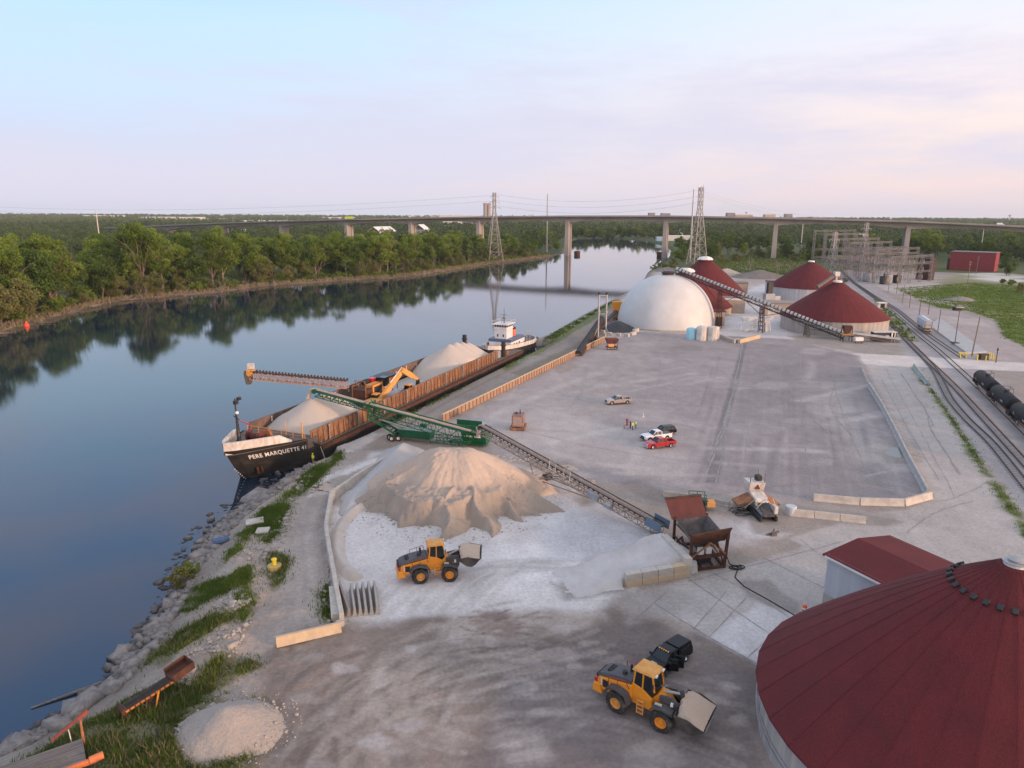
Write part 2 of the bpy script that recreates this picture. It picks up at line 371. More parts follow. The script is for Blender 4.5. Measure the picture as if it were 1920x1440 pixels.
def ldist(px, py, line):
    line = np.asarray(line, float)[:, :2]; d = np.full(px.shape, 1e18)
    for a, b in zip(line[:-1], line[1:]):
        e = b-a; wx, wy = px-a[0], py-a[1]; t = np.clip((wx*e[0]+wy*e[1])/max(e@e, 1e-9), 0, 1)
        d = np.minimum(d, (wx-e[0]*t)**2+(wy-e[1]*t)**2)
    return np.sqrt(d)
def ldist2(px, py, line):       # distance to a line and the length along it
    line = np.asarray(line, float)[:, :2]; d = np.full(px.shape, 1e18); al = np.zeros(px.shape); L = 0.0
    for a, b in zip(line[:-1], line[1:]):
        e = b-a; le = math.hypot(*e); wx, wy = px-a[0], py-a[1]; t = np.clip((wx*e[0]+wy*e[1])/max(e@e, 1e-9), 0, 1)
        q = (wx-e[0]*t)**2+(wy-e[1]*t)**2; k = q < d; d = np.where(k, q, d); al = np.where(k, L+t*le, al); L += le
    return np.sqrt(d), al
def gp(pts, z=0.0): return np.array([G(u, v, z)[:2] for u, v in pts])
def inside(poly, n):
    lo, hi = poly.min(0), poly.max(0); out = np.zeros((0, 2))
    while len(out) < n:
        p = lo+(hi-lo)*rng.random((n*2, 2)); out = np.concatenate([out, p[sdf(p[:, 0], p[:, 1], poly) < 0]])
    return out[:n]

# ------------------------------------------------------------------ river and ground
W = -2.2
bd, bn = np.array([.373, .928]), np.array([.928, -.373])          # along the quay, across it
def SN(s, n): return s*bd+n*bn
RB = [(0, 1408), (30, 1397), (83, 1367), (160, 1315), (212, 1275), (223, 1253), (240, 1238), (267, 1213), (280, 1180), (300, 1157), (320, 1115), (328, 1085), (350, 1055), (372, 1022), (400, 990), (433, 963), (480, 937), (520, 907), (549, 886)]
RB2 = [(1000, 648), (1050, 615), (1100, 587), (1140, 566), (1175, 549), (1205, 528), (1214, 512), (1226, 502), (1243, 494), (1256, 480), (1258, 470), (1246, 460), (1229, 456), (1207, 451), (1164, 448), (1120, 447.5), (1085, 449)]
LB = [(1074, 452), (1066, 462), (1060, 474), (1040, 480.5), (1000, 486), (960, 491), (930, 494), (900, 499), (850, 507), (780, 518), (720, 523), (640, 527), (560, 533), (500, 537), (420, 548), (330, 556), (230, 565), (160, 582), (80, 605), (30, 618), (-30, 634)]
rb = [SN(108.5, -79.9), SN(113, -79.2), SN(118, -78.9), SN(236, -78.9)]
RIVER = np.concatenate([np.array([[-115, -160], [-78, 0], [-60, 30], [-51, 44]]), gp(RB, W), np.array(rb), gp(RB2, W), gp(LB, W), np.array([[-215, 255], [-245, 200], [-300, 80], [-380, -160]])])
def axis(segs, lo, hi, grow=1.13):
    a = [segs[0][0]]
    for s, e, st in segs:
        n = max(1, int(round((e-s)/st))); a += list(np.linspace(s, e, n+1)[1:])
    st = segs[-1][2]
    while a[-1] < hi: st *= grow; a.append(a[-1]+st)
    st = segs[0][2]; b = []
    x = a[0]
    while x > lo: st *= grow; x -= st; b.append(x)
    return np.array(b[::-1]+a)
gx = axis([(-230, -64, 1.6), (-64, -42, .34), (-42, 46, .2), (46, 72, .34), (72, 210, 1.1)], -8000, 8000)
gy = axis([(28, 44, .34), (44, 100, .2), (100, 132, .34), (132, 330, .8), (330, 900, 3.0)], -200, 6400)
X, Y = np.meshgrid(gx, gy, indexing='ij')
near = (X > -420) & (X < 700) & (Y < 1500)
dr = np.full(X.shape, 500.0)
dr[near] = sdf(X[near], Y[near], RIVER)
left = X < np.interp(Y, [-200, 60, 120, 250, 500, 700, 850, 1250], [-160, -85, -60, -60, 0, 60, 90, 150])
s_ = X*bd[0]+Y*bd[1]
quay = (s_ > 108) & (~left) & (s_ < 420)
slope = np.where(left, 5.0, np.where(quay, np.clip((s_-236)/20, 0, 1)*3+1.0, np.clip(3.0+(110-s_)*.1, 4, 8)))
top = np.where(left, -1.2, 0.0)
Z = np.where(dr < 0, np.maximum(W+dr*.6, -5), np.where(dr < slope, W+(top-W)*(dr/slope), top))
bankN = (~left) & (~quay) & (dr > 0) & (dr < 30) & (Y < 130)
Z = Z+np.where(bankN, (fbm(X*.35, Y*.35)-.5)*.9*np.clip(dr/4, 0, 1)*np.clip((26-dr)/12, 0, 1), 0)
Z = Z+np.where(left & (dr > 0), (fbm(X*.06, Y*.06)-.5)*1.2*np.clip(dr/20, 0, 1), 0)
Z = Z+np.where(Y > 1800, -.00000006*(Y-1800)**2*0, 0)

COL = np.empty(X.shape+(3,)); COL[:] = (.275, .245, .225)
N1, N2, N3 = fbm(X*.035, Y*.035), fbm(X*.16+9, Y*.16), fbm(X*.7, Y*.7+4)
COL[left] = (.085, .085, .045)
far = (Y > 560) | (X > 330)
COL[far] = (.075, .095, .04)
def paint(c, poly, feather=1.0, amt=1.0, na=1.5, px=True, ns=.22, z=0.0):
    P = gp(poly, z) if px else np.asarray(poly, float)
    m = na+feather+2
    i0, i1 = np.searchsorted(gx, [P[:, 0].min()-m, P[:, 0].max()+m]); j0, j1 = np.searchsorted(gy, [P[:, 1].min()-m, P[:, 1].max()+m])
    if i1 <= i0 or j1 <= j0: return
    xs, ys = X[i0:i1, j0:j1], Y[i0:i1, j0:j1]
    d = sdf(xs, ys, P)+(fbm(xs*ns+3, ys*ns+8)-.5)*2*na
    k = np.clip(.5-d/feather, 0, 1); k = (k*k*(3-2*k)*amt)[..., None]
    COL[i0:i1, j0:j1] = COL[i0:i1, j0:j1]*(1-k)+np.array(c)*k
def streak(c, line, w, feather=.3, amt=1.0, px=True, tread=0, na=.15):
    P = gp(line) if px else np.asarray(line, float); m = w+feather+1
    i0, i1 = np.searchsorted(gx, [P[:, 0].min()-m, P[:, 0].max()+m]); j0, j1 = np.searchsorted(gy, [P[:, 1].min()-m, P[:, 1].max()+m])
    if i1 <= i0 or j1 <= j0: return
    xs, ys = X[i0:i1, j0:j1], Y[i0:i1, j0:j1]
    d, al = ldist2(xs, ys, P); d = d+(fbm(xs*.8, ys*.8)-.5)*2*na
    k = np.clip((w/2-d)/feather+.5, 0, 1)*amt*np.clip(.35+1.3*(fbm(xs*.25+5, ys*.25)-.2), 0, 1)
    if tread: k = k*(.80+.20*np.sin((al+.55*d)*2*math.pi/tread))*np.clip(.2+1.6*fbm(xs*.5+9, ys*.5), .2, 1)
    k = k[..., None]
    COL[i0:i1, j0:j1] = COL[i0:i1, j0:j1]*(1-k)+np.array(c)*k
def curve(pts, n=24):     # smooth line through pixel points
    P = np.array(pts, float); t = np.linspace(0, len(P)-1, n)
    out = []
    for q in t:
        i = min(int(q), len(P)-2); f = q-i; p0, p1, p2, p3 = P[max(i-1, 0)], P[i], P[i+1], P[min(i+2, len(P)-1)]
        out.append(.5*((2*p1)+(-p0+p2)*f+(2*p0-5*p1+4*p2-p3)*f*f+(-p0+3*p1-3*p2+p3)*f**3))
    return out
YARD, DUST, MUD, CONCR = (.275, .255, .26), (.50, .49, .495), (.165, .135, .12), (.415, .39, .385)
# the terminal beyond the yard, fields and tracks
paint((.37, .34, .335), [(1100, 640), (1130, 600), (1165, 560), (1240, 505), (1400, 500), (1545, 520), (1600, 580), (1690, 640), (1640, 672), (1200, 660)], 3, 1, 3)
paint((.46, .455, .47), [(1345, 640), (1365, 590), (1390, 548), (1440, 530), (1480, 545), (1460, 600), (1500, 640)], 4, .9, 3)
paint((.20, .16, .12), [(1330, 505), (1420, 478), (1560, 476), (1600, 500), (1500, 520)], 8, .9, 6)
paint((.11, .15, .045), [(1340, 522), (1420, 505), (1480, 508), (1470, 520), (1390, 530)], 6, .9, 5)
paint((.12, .16, .05), [(1380, 482), (1470, 476), (1560, 480), (1500, 487)], 6, .9, 5)
paint((.34, .31, .30), [(1330, 520), (1420, 512), (1440, 530), (1370, 545)], 4, .9, 3)
paint((.095, .135, .032), [(1675, 541), (1740, 536), (1824, 530), (1930, 538), (1960, 660), (1916, 649), (1881, 632), (1874, 612), (1866, 599), (1815, 583), (1760, 577), (1727, 566), (1706, 553)], 2.5, 1, 3)
paint((.21, .20, .09), [(1800, 578), (1930, 590), (1930, 600), (1850, 592)], 3, .7, 3)
paint((.065, .10, .025), [(1850, 545), (1940, 550), (1940, 565), (1860, 560)], 3, .7, 3)
paint((.33, .295, .29), [(1690, 566), (1727, 574), (1800, 585), (1862, 603), (1872, 625), (1930, 655), (1930, 682), (1850, 675), (1790, 640), (1720, 590)], 2, 1, 2)
paint((.42, .39, .38), [(1760, 592), (1830, 598), (1850, 612), (1790, 606)], 3, .5, 3)
paint((.33, .31, .29), [(1690, 556), (1760, 570), (1840, 583), (1800, 566), (1740, 556)], 3, .8, 2)
paint((.17, .19, .09), [(1745, 540), (1800, 512), (1930, 520), (1930, 540)], 6, .8, 6)
paint((.48, .47, .46), [(1805, 513), (1860, 511), (1930, 518), (1930, 532), (1850, 526)], 4, .9, 3)
paint((.40, .38, .37), [(1605, 515), (1660, 505), (1745, 522), (1770, 538), (1680, 552), (1630, 530)], 4, .9, 3)
paint((.30, .285, .29), [(1552, 505), (1590, 505), (1700, 575), (1790, 640), (1850, 690), (1935, 770), (1980, 960), (1900, 960), (1840, 880), (1768, 765), (1700, 668), (1630, 585)], 2, 1, 1.5)
paint((.24, .20, .17), [(1560, 520), (1600, 548), (1660, 600), (1640, 600), (1600, 560)], 3, .8, 3)
paint((.15, .15, .06), [(1640, 560), (1690, 600), (1720, 640), (1700, 640), (1660, 605)], 3, .7, 3)
# roads and aprons
paint((.27, .245, .225), [(1480, 630), (1560, 632), (1660, 640), (1700, 655), (1690, 672), (1600, 660), (1490, 640)], 2, .9, 1.5)
paint((.36, .34, .33), [(1620, 672), (1700, 671), (1740, 705), (1768, 755), (1838, 868), (1935, 1000), (1990, 1080), (1700, 1120), (1480, 1010), (1640, 960), (1705, 955), (1748, 930), (1640, 722)], .8, 1, .5)
paint((.49, .465, .45), [(1600, 662), (1700, 667), (1960, 683), (1960, 698), (1722, 688), (1600, 684)], .6, 1, .4)
paint((.105, .13, .045), [(1712, 688), (1722, 690), (1752, 735), (1790, 790), (1850, 880), (1945, 1005), (1928, 1020), (1830, 868), (1765, 765), (1728, 715)], 1.0, .95, 1.3, ns=.5)
# main yard
trk2 = random.Random(8)
YP = [(832, 800), (1005, 700), (1130, 645), (1200, 622), (1480, 636), (1612, 668), (1640, 722), (1742, 928), (1705, 948), (1520, 940), (1330, 925), (1160, 912), (1020, 880), (915, 845)]
paint(YARD, YP, .8, 1, .5)
paint((.33, .305, .30), [(840, 800), (1130, 650), (1220, 640), (1180, 760), (1010, 850), (920, 835)], 6, .7, 4)
paint((.235, .218, .225), [(1405, 640), (1600, 665), (1640, 730), (1735, 925), (1520, 935), (1325, 905), (1380, 760)], 2, .85, .6)
paint((.41, .39, .385), [(880, 800), (1010, 770), (1120, 790), (1280, 850), (1300, 905), (1130, 880), (960, 850)], 6, .45, 5)
paint((.165, .157, .165), [(1392, 642), (1402, 642), (1375, 760), (1348, 905), (1318, 905), (1345, 800)], .7, .9, .5)
paint((.40, .375, .37), [(1500, 720), (1580, 715), (1660, 800), (1640, 850), (1560, 800)], 8, .4, 5)
for pl, w, a in (([(890, 800), (1000, 745), (1120, 700)], 3, .4), ([(1080, 735), (1150, 722), (1300, 700)], 2.5, .35), ([(960, 845), (1080, 820), (1180, 800)], 2, .4), ([(1170, 780), (1260, 790), (1330, 800)], 2.5, .4), ([(1040, 850), (1120, 868), (1200, 880)], 2.5, .4)):
    streak((.47, .45, .445), curve(pl), w, 1.5, a, na=1)
for k in range(70):      # long streaks running away from the quay conveyors
    u = trk2.uniform(1330, 1690); v = trk2.uniform(660, 860); e = trk2.uniform(.5, 1.0); du = (u-1480)*.28
    streak(trk2.choice([(.17, .16, .165), (.19, .178, .18), (.30, .285, .285), (.33, .31, .305)]), curve([(u, v), (u+du*.5*e+trk2.uniform(-6, 6), v+60*e), (u+du*e, v+130*e)]), trk2.uniform(.3, 1.1), .5, trk2.uniform(.25, .6), na=.25)
for k in range(46):
    u, v = trk2.uniform(880, 1640), trk2.uniform(670, 915); L = trk2.uniform(40, 220); a = trk2.choice([-.35, -.3, .12, 1.75, 1.9, .05]); w = trk2.uniform(.4, 2.2)
    streak(trk2.choice([(.40, .38, .37), (.37, .35, .345), (.20, .185, .19), (.225, .21, .21), (.43, .415, .41)]), curve([(u, v), (u+L*.5*math.cos(a)+trk2.uniform(-8, 8), v+L*.3*math.sin(a)), (u+L*math.cos(a), v+L*.6*math.sin(a))]), w, w*.8, trk2.uniform(.25, .6), na=.4)
paint((.19, .18, .18), [(1250, 650), (1310, 646), (1322, 655), (1262, 668)], 3, .5, 2, ns=.5)
paint((.24, .20, .18), [(1040, 690), (1075, 672), (1085, 690), (1050, 700)], 2, .6, 2)
paint((.37, .35, .33), [(1600, 840), (1660, 835), (1690, 850), (1660, 870), (1600, 865)], 4, .6, 2)
paint((.26, .23, .20), [(1640, 848), (1690, 838), (1700, 862), (1660, 862)], 1.5, .6, 1)
paint((.33, .25, .20), [(1632, 715), (1690, 815), (1750, 928), (1736, 930), (1640, 735)], 1.0, .55, .4)
# quay road, dirt road
paint((.235, .21, .19), [(640, 815), (760, 752), (935, 672), (1130, 585), (1165, 560), (1135, 635), (1000, 700), (832, 790), (760, 830), (650, 870)], 1, 1, .8)
paint((.29, .255, .23), [(640, 850), (800, 762), (950, 690), (1060, 640), (1070, 650), (900, 742), (740, 830)], 2.5, .6, 2)
paint((.11, .14, .045), [(935, 688), (1000, 655), (1140, 572), (1160, 562), (1130, 590), (1010, 665), (950, 695)], 1.2, .8, 1.5)
paint((.14, .14, .07), [(700, 800), (860, 725), (900, 705), (880, 722), (740, 795)], 1.2, .6, 1.6)
paint((.15, .14, .09), [(960, 700), (1090, 640), (1100, 645), (980, 705)], 1.2, .5, 2)
paint((.295, .265, .245), [(455, 1230), (540, 1120), (500, 1080), (500, 1000), (560, 920), (640, 850), (740, 840), (690, 860), (612, 940), (610, 1050), (632, 1170), (560, 1240)], 2, 1, 1)
paint((.34, .31, .29), [(540, 1180), (570, 1080), (560, 1000), (590, 920), (600, 980), (600, 1090), (600, 1160)], 3, .7, 1.5)
paint((.22, .205, .20), [(610, 930), (622, 935), (606, 1000), (622, 1110), (600, 1090), (596, 990)], 1.5, .7, .6)
paint((.50, .49, .495), [(590, 905), (650, 880), (700, 850), (740, 838), (760, 842), (700, 872), (640, 892)], 1.5, .9, 1.2)
paint((.48, .46, .455), [(575, 927), (620, 912), (622, 918), (580, 932)], 1, .8, .7)
paint((.55, .55, .57), [(640, 828), (700, 808), (720, 815), (650, 850), (610, 850)], 2, .5, 2)
# muddy foreground
paint(MUD, [(430, 1500), (500, 1215), (640, 1165), (900, 1130), (1150, 1130), (1420, 1240), (1430, 1500)], 3, 1, 1.5)
paint((.235, .20, .178), [(470, 1500), (520, 1230), (760, 1160), (960, 1170), (900, 1300), (820, 1500)], 6, .75, 3)
paint((.15, .135, .138), [(960, 1300), (1080, 1180), (1300, 1190), (1420, 1260), (1425, 1500), (900, 1500)], 6, .8, 3)
paint((.128, .113, .11), [(1020, 1200), (1180, 1150), (1330, 1200), (1200, 1260), (1050, 1280)], 4, .6, 2.5)
paint((.31, .285, .27), [(1120, 1440), (1180, 1370), (1260, 1400), (1240, 1470)], 2.5, .5, 2)
paint((.36, .34, .335), [(940, 1390), (1020, 1375), (1040, 1420), (970, 1440)], 1.5, .6, 1.5)
# limestone dust floor
paint(DUST, [(628, 950), (700, 960), (1040, 965), (1120, 985), (1090, 1060), (1180, 1100), (1130, 1150), (900, 1150), (700, 1165), (640, 1165), (625, 1060)], 3, 1, 1.5)
paint((.58, .575, .585), [(720, 1060), (900, 1030), (1060, 1020), (1080, 1060), (960, 1110), (740, 1140)], 5, .8, 2.5)
paint((.44, .445, .475), [(1000, 985), (1060, 955), (1130, 940), (1240, 1000), (1250, 1022), (1120, 1050), (1030, 1050)], 2.5, .95, 1.5)
paint((.38, .38, .41), [(1030, 1000), (1120, 975), (1180, 1000), (1080, 1040)], 4, .6, 2)
paint((.56, .56, .58), [(1000, 960), (1080, 945), (1060, 970), (1030, 1000)], 2, .7, 1.5)
paint((.50, .50, .52), [(900, 850), (1000, 880), (1080, 920), (1090, 960), (1040, 955), (960, 900)], 3, .85, 1.5)
paint((.24, .225, .22), [(1040, 1100), (1130, 1065), (1175, 1085), (1170, 1110), (1060, 1125)], 2, .9, 1)
paint((.40, .365, .34), [(780, 1170), (1000, 1140), (1150, 1145), (1100, 1190), (860, 1200)], 2.5, .6, 2)
paint((.17, .125, .11), [(880, 1160), (940, 1150), (985, 1175), (960, 1195), (900, 1185)], 1.5, .75, 1.6, ns=.6)
# slabs near the big silo, dirt between
paint((.35, .335, .33), [(1180, 1120), (1290, 1085), (1380, 1060), (1560, 1010), (1700, 1090), (1560, 1150), (1480, 1215), (1430, 1250), (1330, 1195)], 1.2, 1, .8)
paint((.46, .455, .475), [(1330, 1195), (1420, 1130), (1490, 1150), (1500, 1180), (1430, 1250)], 1, .9, .6)
paint((.235, .22, .215), [(1380, 1090), (1440, 1085), (1500, 1130), (1500, 1155), (1450, 1140), (1400, 1120)], 1, .9, .8)
paint((.27, .255, .25), [(1140, 1125), (1240, 1100), (1300, 1110), (1280, 1150), (1180, 1165)], 2, .7, 1.2)
paint((.30, .275, .26), [(1170, 905), (1330, 920), (1520, 940), (1680, 965), (1690, 985), (1600, 985), (1470, 962), (1280, 945), (1180, 925)], 1.5, .9, .8)
paint((.20, .175, .165), [(1150, 902), (1200, 900), (1260, 930), (1350, 945), (1300, 955), (1190, 930)], 1.5, .7, 1)
paint((.235, .215, .205), [(1480, 948), (1640, 965), (1695, 978), (1660, 988), (1500, 965)], 1.2, .8, .8)
paint((.37, .365, .385), [(1300, 960), (1400, 975), (1440, 1010), (1360, 1040), (1290, 1000)], 3, .7, 2)
paint((.50, .49, .49), [(1380, 985), (1400, 975), (1420, 1000), (1480, 1000), (1460, 1012), (1400, 1010)], 1.5, .6, 1)
# bank: stones, earth and green
paint((.22, .20, .185), [(-80, 1440), (0, 1400), (212, 1265), (330, 1080), (440, 955), (470, 975), (400, 1080), (330, 1190), (240, 1290), (100, 1400), (20, 1460)], 2, 1, 1.2)
paint((.29, .245, .215), [(330, 1230), (420, 1080), (470, 1040), (520, 1090), (470, 1180), (500, 1290), (360, 1290), (270, 1300)], 3, .9, 2)
GR = (.105, .100, .045)
for pl, a in (([(-60, 1500), (60, 1400), (150, 1340), (260, 1290), (370, 1280), (420, 1310), (340, 1400), (480, 1440), (470, 1500)], 1), ([(370, 1275), (400, 1235), (440, 1222), (495, 1245), (470, 1258), (440, 1270), (400, 1300)], 1), ([(265, 1225), (330, 1170), (420, 1145), (440, 1160), (360, 1200), (300, 1235)], .9),
              ([(320, 1120), (360, 1080), (420, 1075), (400, 1110), (350, 1130)], .8), ([(400, 1100), (430, 1075), (470, 1060), (470, 1090), (420, 1110)], .6), ([(440, 1120), (460, 1085), (480, 1130), (455, 1170)], .8), ([(500, 1080), (510, 1035), (540, 1050), (535, 1080), (512, 1100)], 1),
              ([(470, 1000), (490, 955), (540, 925), (570, 890), (640, 845), (640, 860), (590, 905), (540, 950), (520, 1000), (500, 1020)], .85), ([(600, 1120), (620, 1090), (628, 1140), (622, 1170), (605, 1150)], .9), ([(420, 1050), (440, 1000), (470, 990), (460, 1030)], .6)):
    paint(GR, pl, 1.5, a*.75, 1.5, ns=.5)
# tyre tracks
trk = random.Random(3)
LT, DK = [(.29, .255, .23), (.27, .235, .21), (.33, .305, .29), (.255, .23, .215)], [(.10, .085, .078), (.125, .105, .095), (.15, .13, .12)]
for k in range(30):
    u0, v0 = trk.uniform(490, 780), trk.uniform(1310, 1470); u1, v1 = trk.uniform(760, 1150), trk.uniform(1150, 1240)
    c = trk.choice(LT+DK[1:]); ctrl = ((u0+u1)/2-trk.uniform(20, 90), (v0+v1)/2-trk.uniform(10, 50)); off = trk.uniform(45, 62); am = trk.uniform(.35, .8)
    for o in (0, off): streak(c, curve([(u0+o, v0+o*.2), (ctrl[0]+o*.8, ctrl[1]+o*.3), (u1+o*.3, v1+o*.4)]), .75, .22, am, tread=.62, na=.08)
for k in range(20):
    u0, v0 = trk.uniform(830, 1000), trk.uniform(1180, 1440); u1, v1 = trk.uniform(1250, 1400), trk.uniform(1180, 1440)
    c = trk.choice([(.27, .25, .245), (.085, .078, .078), (.30, .275, .265), (.11, .10, .10)]); am = trk.uniform(.3, .65); bw = trk.uniform(-20, 60)
    for o in (0, 34): streak(c, curve([(u0, v0+o), ((u0+u1)/2, (v0+v1)/2-bw+o), (u1, v1+o)]), .8, .25, am, tread=.62, na=.08)
for cx, cy, rr in ((830, 1330, 120), (800, 1340, 70), (1010, 1210, 90), (940, 1300, 140)):      # turning arcs
    t0 = trk.uniform(0, 3)
    for o in (0, 48): streak(trk.choice(LT), curve([(cx+(rr+o)*1.3*math.cos(t), cy+(rr+o)*.62*math.sin(t)) for t in np.linspace(t0, t0+2.2, 7)], 40), .7, .22, .7, tread=.8, na=.06)
for k in range(12):
    u0 = trk.uniform(650, 920); e = trk.uniform(180, 330)
    for o in (0, 30): streak((.40, .39, .39), curve([(u0+o, 1150), (u0+90+o, 1085-trk.uniform(0, 30)), (u0+e, 1050+o*.5)]), .7, .3, .4, na=.1)
for k in range(60):      # ruts churned into the dark soil
    u, v = trk.uniform(860, 1010), trk.uniform(1145, 1235); a = trk.uniform(-.5, .5); L = trk.uniform(8, 30)
    streak(trk.choice([(.10, .065, .055), (.085, .062, .055), (.36, .33, .31)]), [(u, v), (u+L*math.cos(a), v+L*.6*math.sin(a))], trk.uniform(.2, .55), .2, trk.uniform(.4, .9), tread=.5, na=.1)
for pl in ([(560, 1240), (575, 1100), (565, 1000), (620, 900), (720, 850)], [(585, 1235), (600, 1100), (590, 1000), (640, 905), (735, 858)], [(530, 1220), (550, 1100), (545, 1010), (600, 910)]):
    streak((.25, .225, .205), curve(pl), 1.0, .6, .5); 
for k in range(9):
    o = k*9; streak((.28, .25, .23) if k % 2 else (.18, .165, .15), curve([(680+o, 840-o*.5), (820+o, 762-o*.5), (1000+o*.8, 672-o*.4)]), .7, .4, .45)
for k in range(70):   # pale and dark blotches
    u, v = trk.uniform(520, 1400), trk.uniform(1170, 1440); r = trk.uniform(6, 26)
    paint(trk.choice([(.40, .385, .39), (.34, .31, .29), (.14, .125, .12), (.17, .15, .135)]), [(u+r*math.cos(t)*1.5, v+r*.6*math.sin(t)) for t in np.linspace(0, 6.28, 9)[:-1]], .7, trk.uniform(.25, .6), .9, ns=.6)
for k in range(60):
    u, v = trk.uniform(900, 1720), trk.uniform(650, 920); r = trk.uniform(5, 26)
    paint(trk.choice([(.40, .385, .38), (.27, .255, .26), (.37, .35, .35), (.29, .27, .275)]), [(u+r*math.cos(t)*2.2, v+r*.5*math.sin(t)) for t in np.linspace(0, 6.28, 9)[:-1]], 2, trk.uniform(.2, .45), 1.5, ns=.4)
# left bank beach, reeds strip
k = np.clip(1-np.abs(dr-2.5)/3.5, 0, 1)*left; k = (k*np.clip(N2*2-.3, 0, 1))[..., None]; COL = COL*(1-k)+np.array((.27, .20, .15))*k
COL *= (1+.26*(N1-.5)+.26*(N2-.5)+.16*(N3-.5))[..., None]
k = np.clip((1.2-(Z-W)/1.0), 0, 1)[..., None]*.5; COL = COL*(1-k)+COL*.55*k                # wet foot of the banks
COL[~left] *= np.array((1.22, 1.175, 1.12)); COL = np.clip(COL, .01, .80)

nx, ny = X.shape
idx = np.arange(nx*ny).reshape(nx, ny)
q = np.stack([idx[:-1, :-1], idx[1:, :-1], idx[1:, 1:], idx[:-1, 1:]], -1).reshape(-1, 4)
q = q[(Z.ravel()[q] > -4.9).any(1)]
gm = bpy.data.materials.new('ground'); gm.use_nodes = True; nt = gm.node_tree; b = nt.nodes['Principled BSDF']
b.inputs['Roughness'].default_value = .95; b.inputs['Specular IOR Level'].default_value = .15
at = nt.nodes.new('ShaderNodeAttribute'); at.attribute_name = 'Col'; t = nt.nodes.new('ShaderNodeTexCoord')
def gnoise(scale, det, lo, hi, f0, f1, stretch=None):
    n = nt.nodes.new('ShaderNodeTexNoise'); n.inputs['Scale'].default_value = scale; n.inputs['Detail'].default_value = det; n.inputs['Roughness'].default_value = .7
    src = t.outputs['Object']
    if stretch:
        m_ = nt.nodes.new('ShaderNodeMapping'); m_.inputs['Scale'].default_value = stretch; m_.inputs['Rotation'].default_value = (0, 0, R(25)); nt.links.new(src, m_.inputs[0]); src = m_.outputs[0]
    nt.links.new(src, n.inputs['Vector'])
    r = nt.nodes.new('ShaderNodeMapRange'); r.inputs['From Min'].default_value = f0; r.inputs['From Max'].default_value = f1; r.inputs['To Min'].default_value = lo; r.inputs['To Max'].default_value = hi
    nt.links.new(n.outputs['Fac'], r.inputs['Value']); return n.outputs['Fac'], r.outputs[0]
f1, r1 = gnoise(2.2, 9, .80, 1.19, .3, .7); f2, r2 = gnoise(.30, 7, .90, 1.11, .3, .7, (1.3, .7, 1)); f3, r3 = gnoise(12, 4, .88, 1.12, .3, .7)
src = at.outputs['Color']
for r_ in (r1, r2, r3):
    x = nt.nodes.new('ShaderNodeMixRGB'); x.blend_type = 'MULTIPLY'; x.inputs[0].default_value = 1; nt.links.new(src, x.inputs[1]); nt.links.new(r_, x.inputs[2]); src = x.outputs[0]
nt.links.new(src, b.inputs['Base Color'])
bu = nt.nodes.new('ShaderNodeBump'); bu.inputs['Strength'].default_value = .35; bu.inputs['Distance'].default_value = .08; nt.links.new(f1, bu.inputs['Height']); nt.links.new(bu.outputs[0], b.inputs['Normal'])
ground = npobj('ground', np.stack([X, Y, Z], -1).reshape(-1, 3), q, gm, smooth=True, col=COL.reshape(-1, 3)); tag(ground, kind='structure')
def gz(x, y):       # ground level at a point
    i = np.clip(np.searchsorted(gx, x)-1, 0, nx-2); j = np.clip(np.searchsorted(gy, y)-1, 0, ny-2)
    fx, fy = (x-gx[i])/(gx[i+1]-gx[i]), (y-gy[j])/(gy[j+1]-gy[j])
    return Z[i, j]*(1-fx)*(1-fy)+Z[i+1, j]*fx*(1-fy)+Z[i, j+1]*(1-fx)*fy+Z[i+1, j+1]*fx*fy

wm = bpy.data.materials.new('river_water'); wm.use_nodes = True; nt = wm.node_tree; b = nt.nodes['Principled BSDF']
b.inputs['Base Color'].default_value = (.009, .024, .045, 1); b.inputs['Roughness'].default_value = .035; b.inputs['IOR'].default_value = 1.68; b.inputs['Specular IOR Level'].default_value = .55
t = nt.nodes.new('ShaderNodeTexCoord'); m_ = nt.nodes.new('ShaderNodeMapping'); m_.inputs['Scale'].default_value = (1, 1.6, 1); nt.links.new(t.outputs['Object'], m_.inputs[0])
n_ = nt.nodes.new('ShaderNodeTexNoise'); n_.inputs['Scale'].default_value = .9; n_.inputs['Detail'].default_value = 5; n_.inputs['Roughness'].default_value = .6; nt.links.new(m_.outputs[0], n_.inputs['Vector'])
bu = nt.nodes.new('ShaderNodeBump'); bu.inputs['Strength'].default_value = .05; bu.inputs['Distance'].default_value = .10; nt.links.new(n_.outputs['Fac'], bu.inputs['Height']); nt.links.new(bu.outputs[0], b.inputs['Normal'])
wb = B(); wb.add([(-700, -220, W), (500, -220, W), (500, 1500, W), (-700, 1500, W)], [(0, 1, 2, 3)]); tag(wb.obj('river_water', wm), kind='structure')

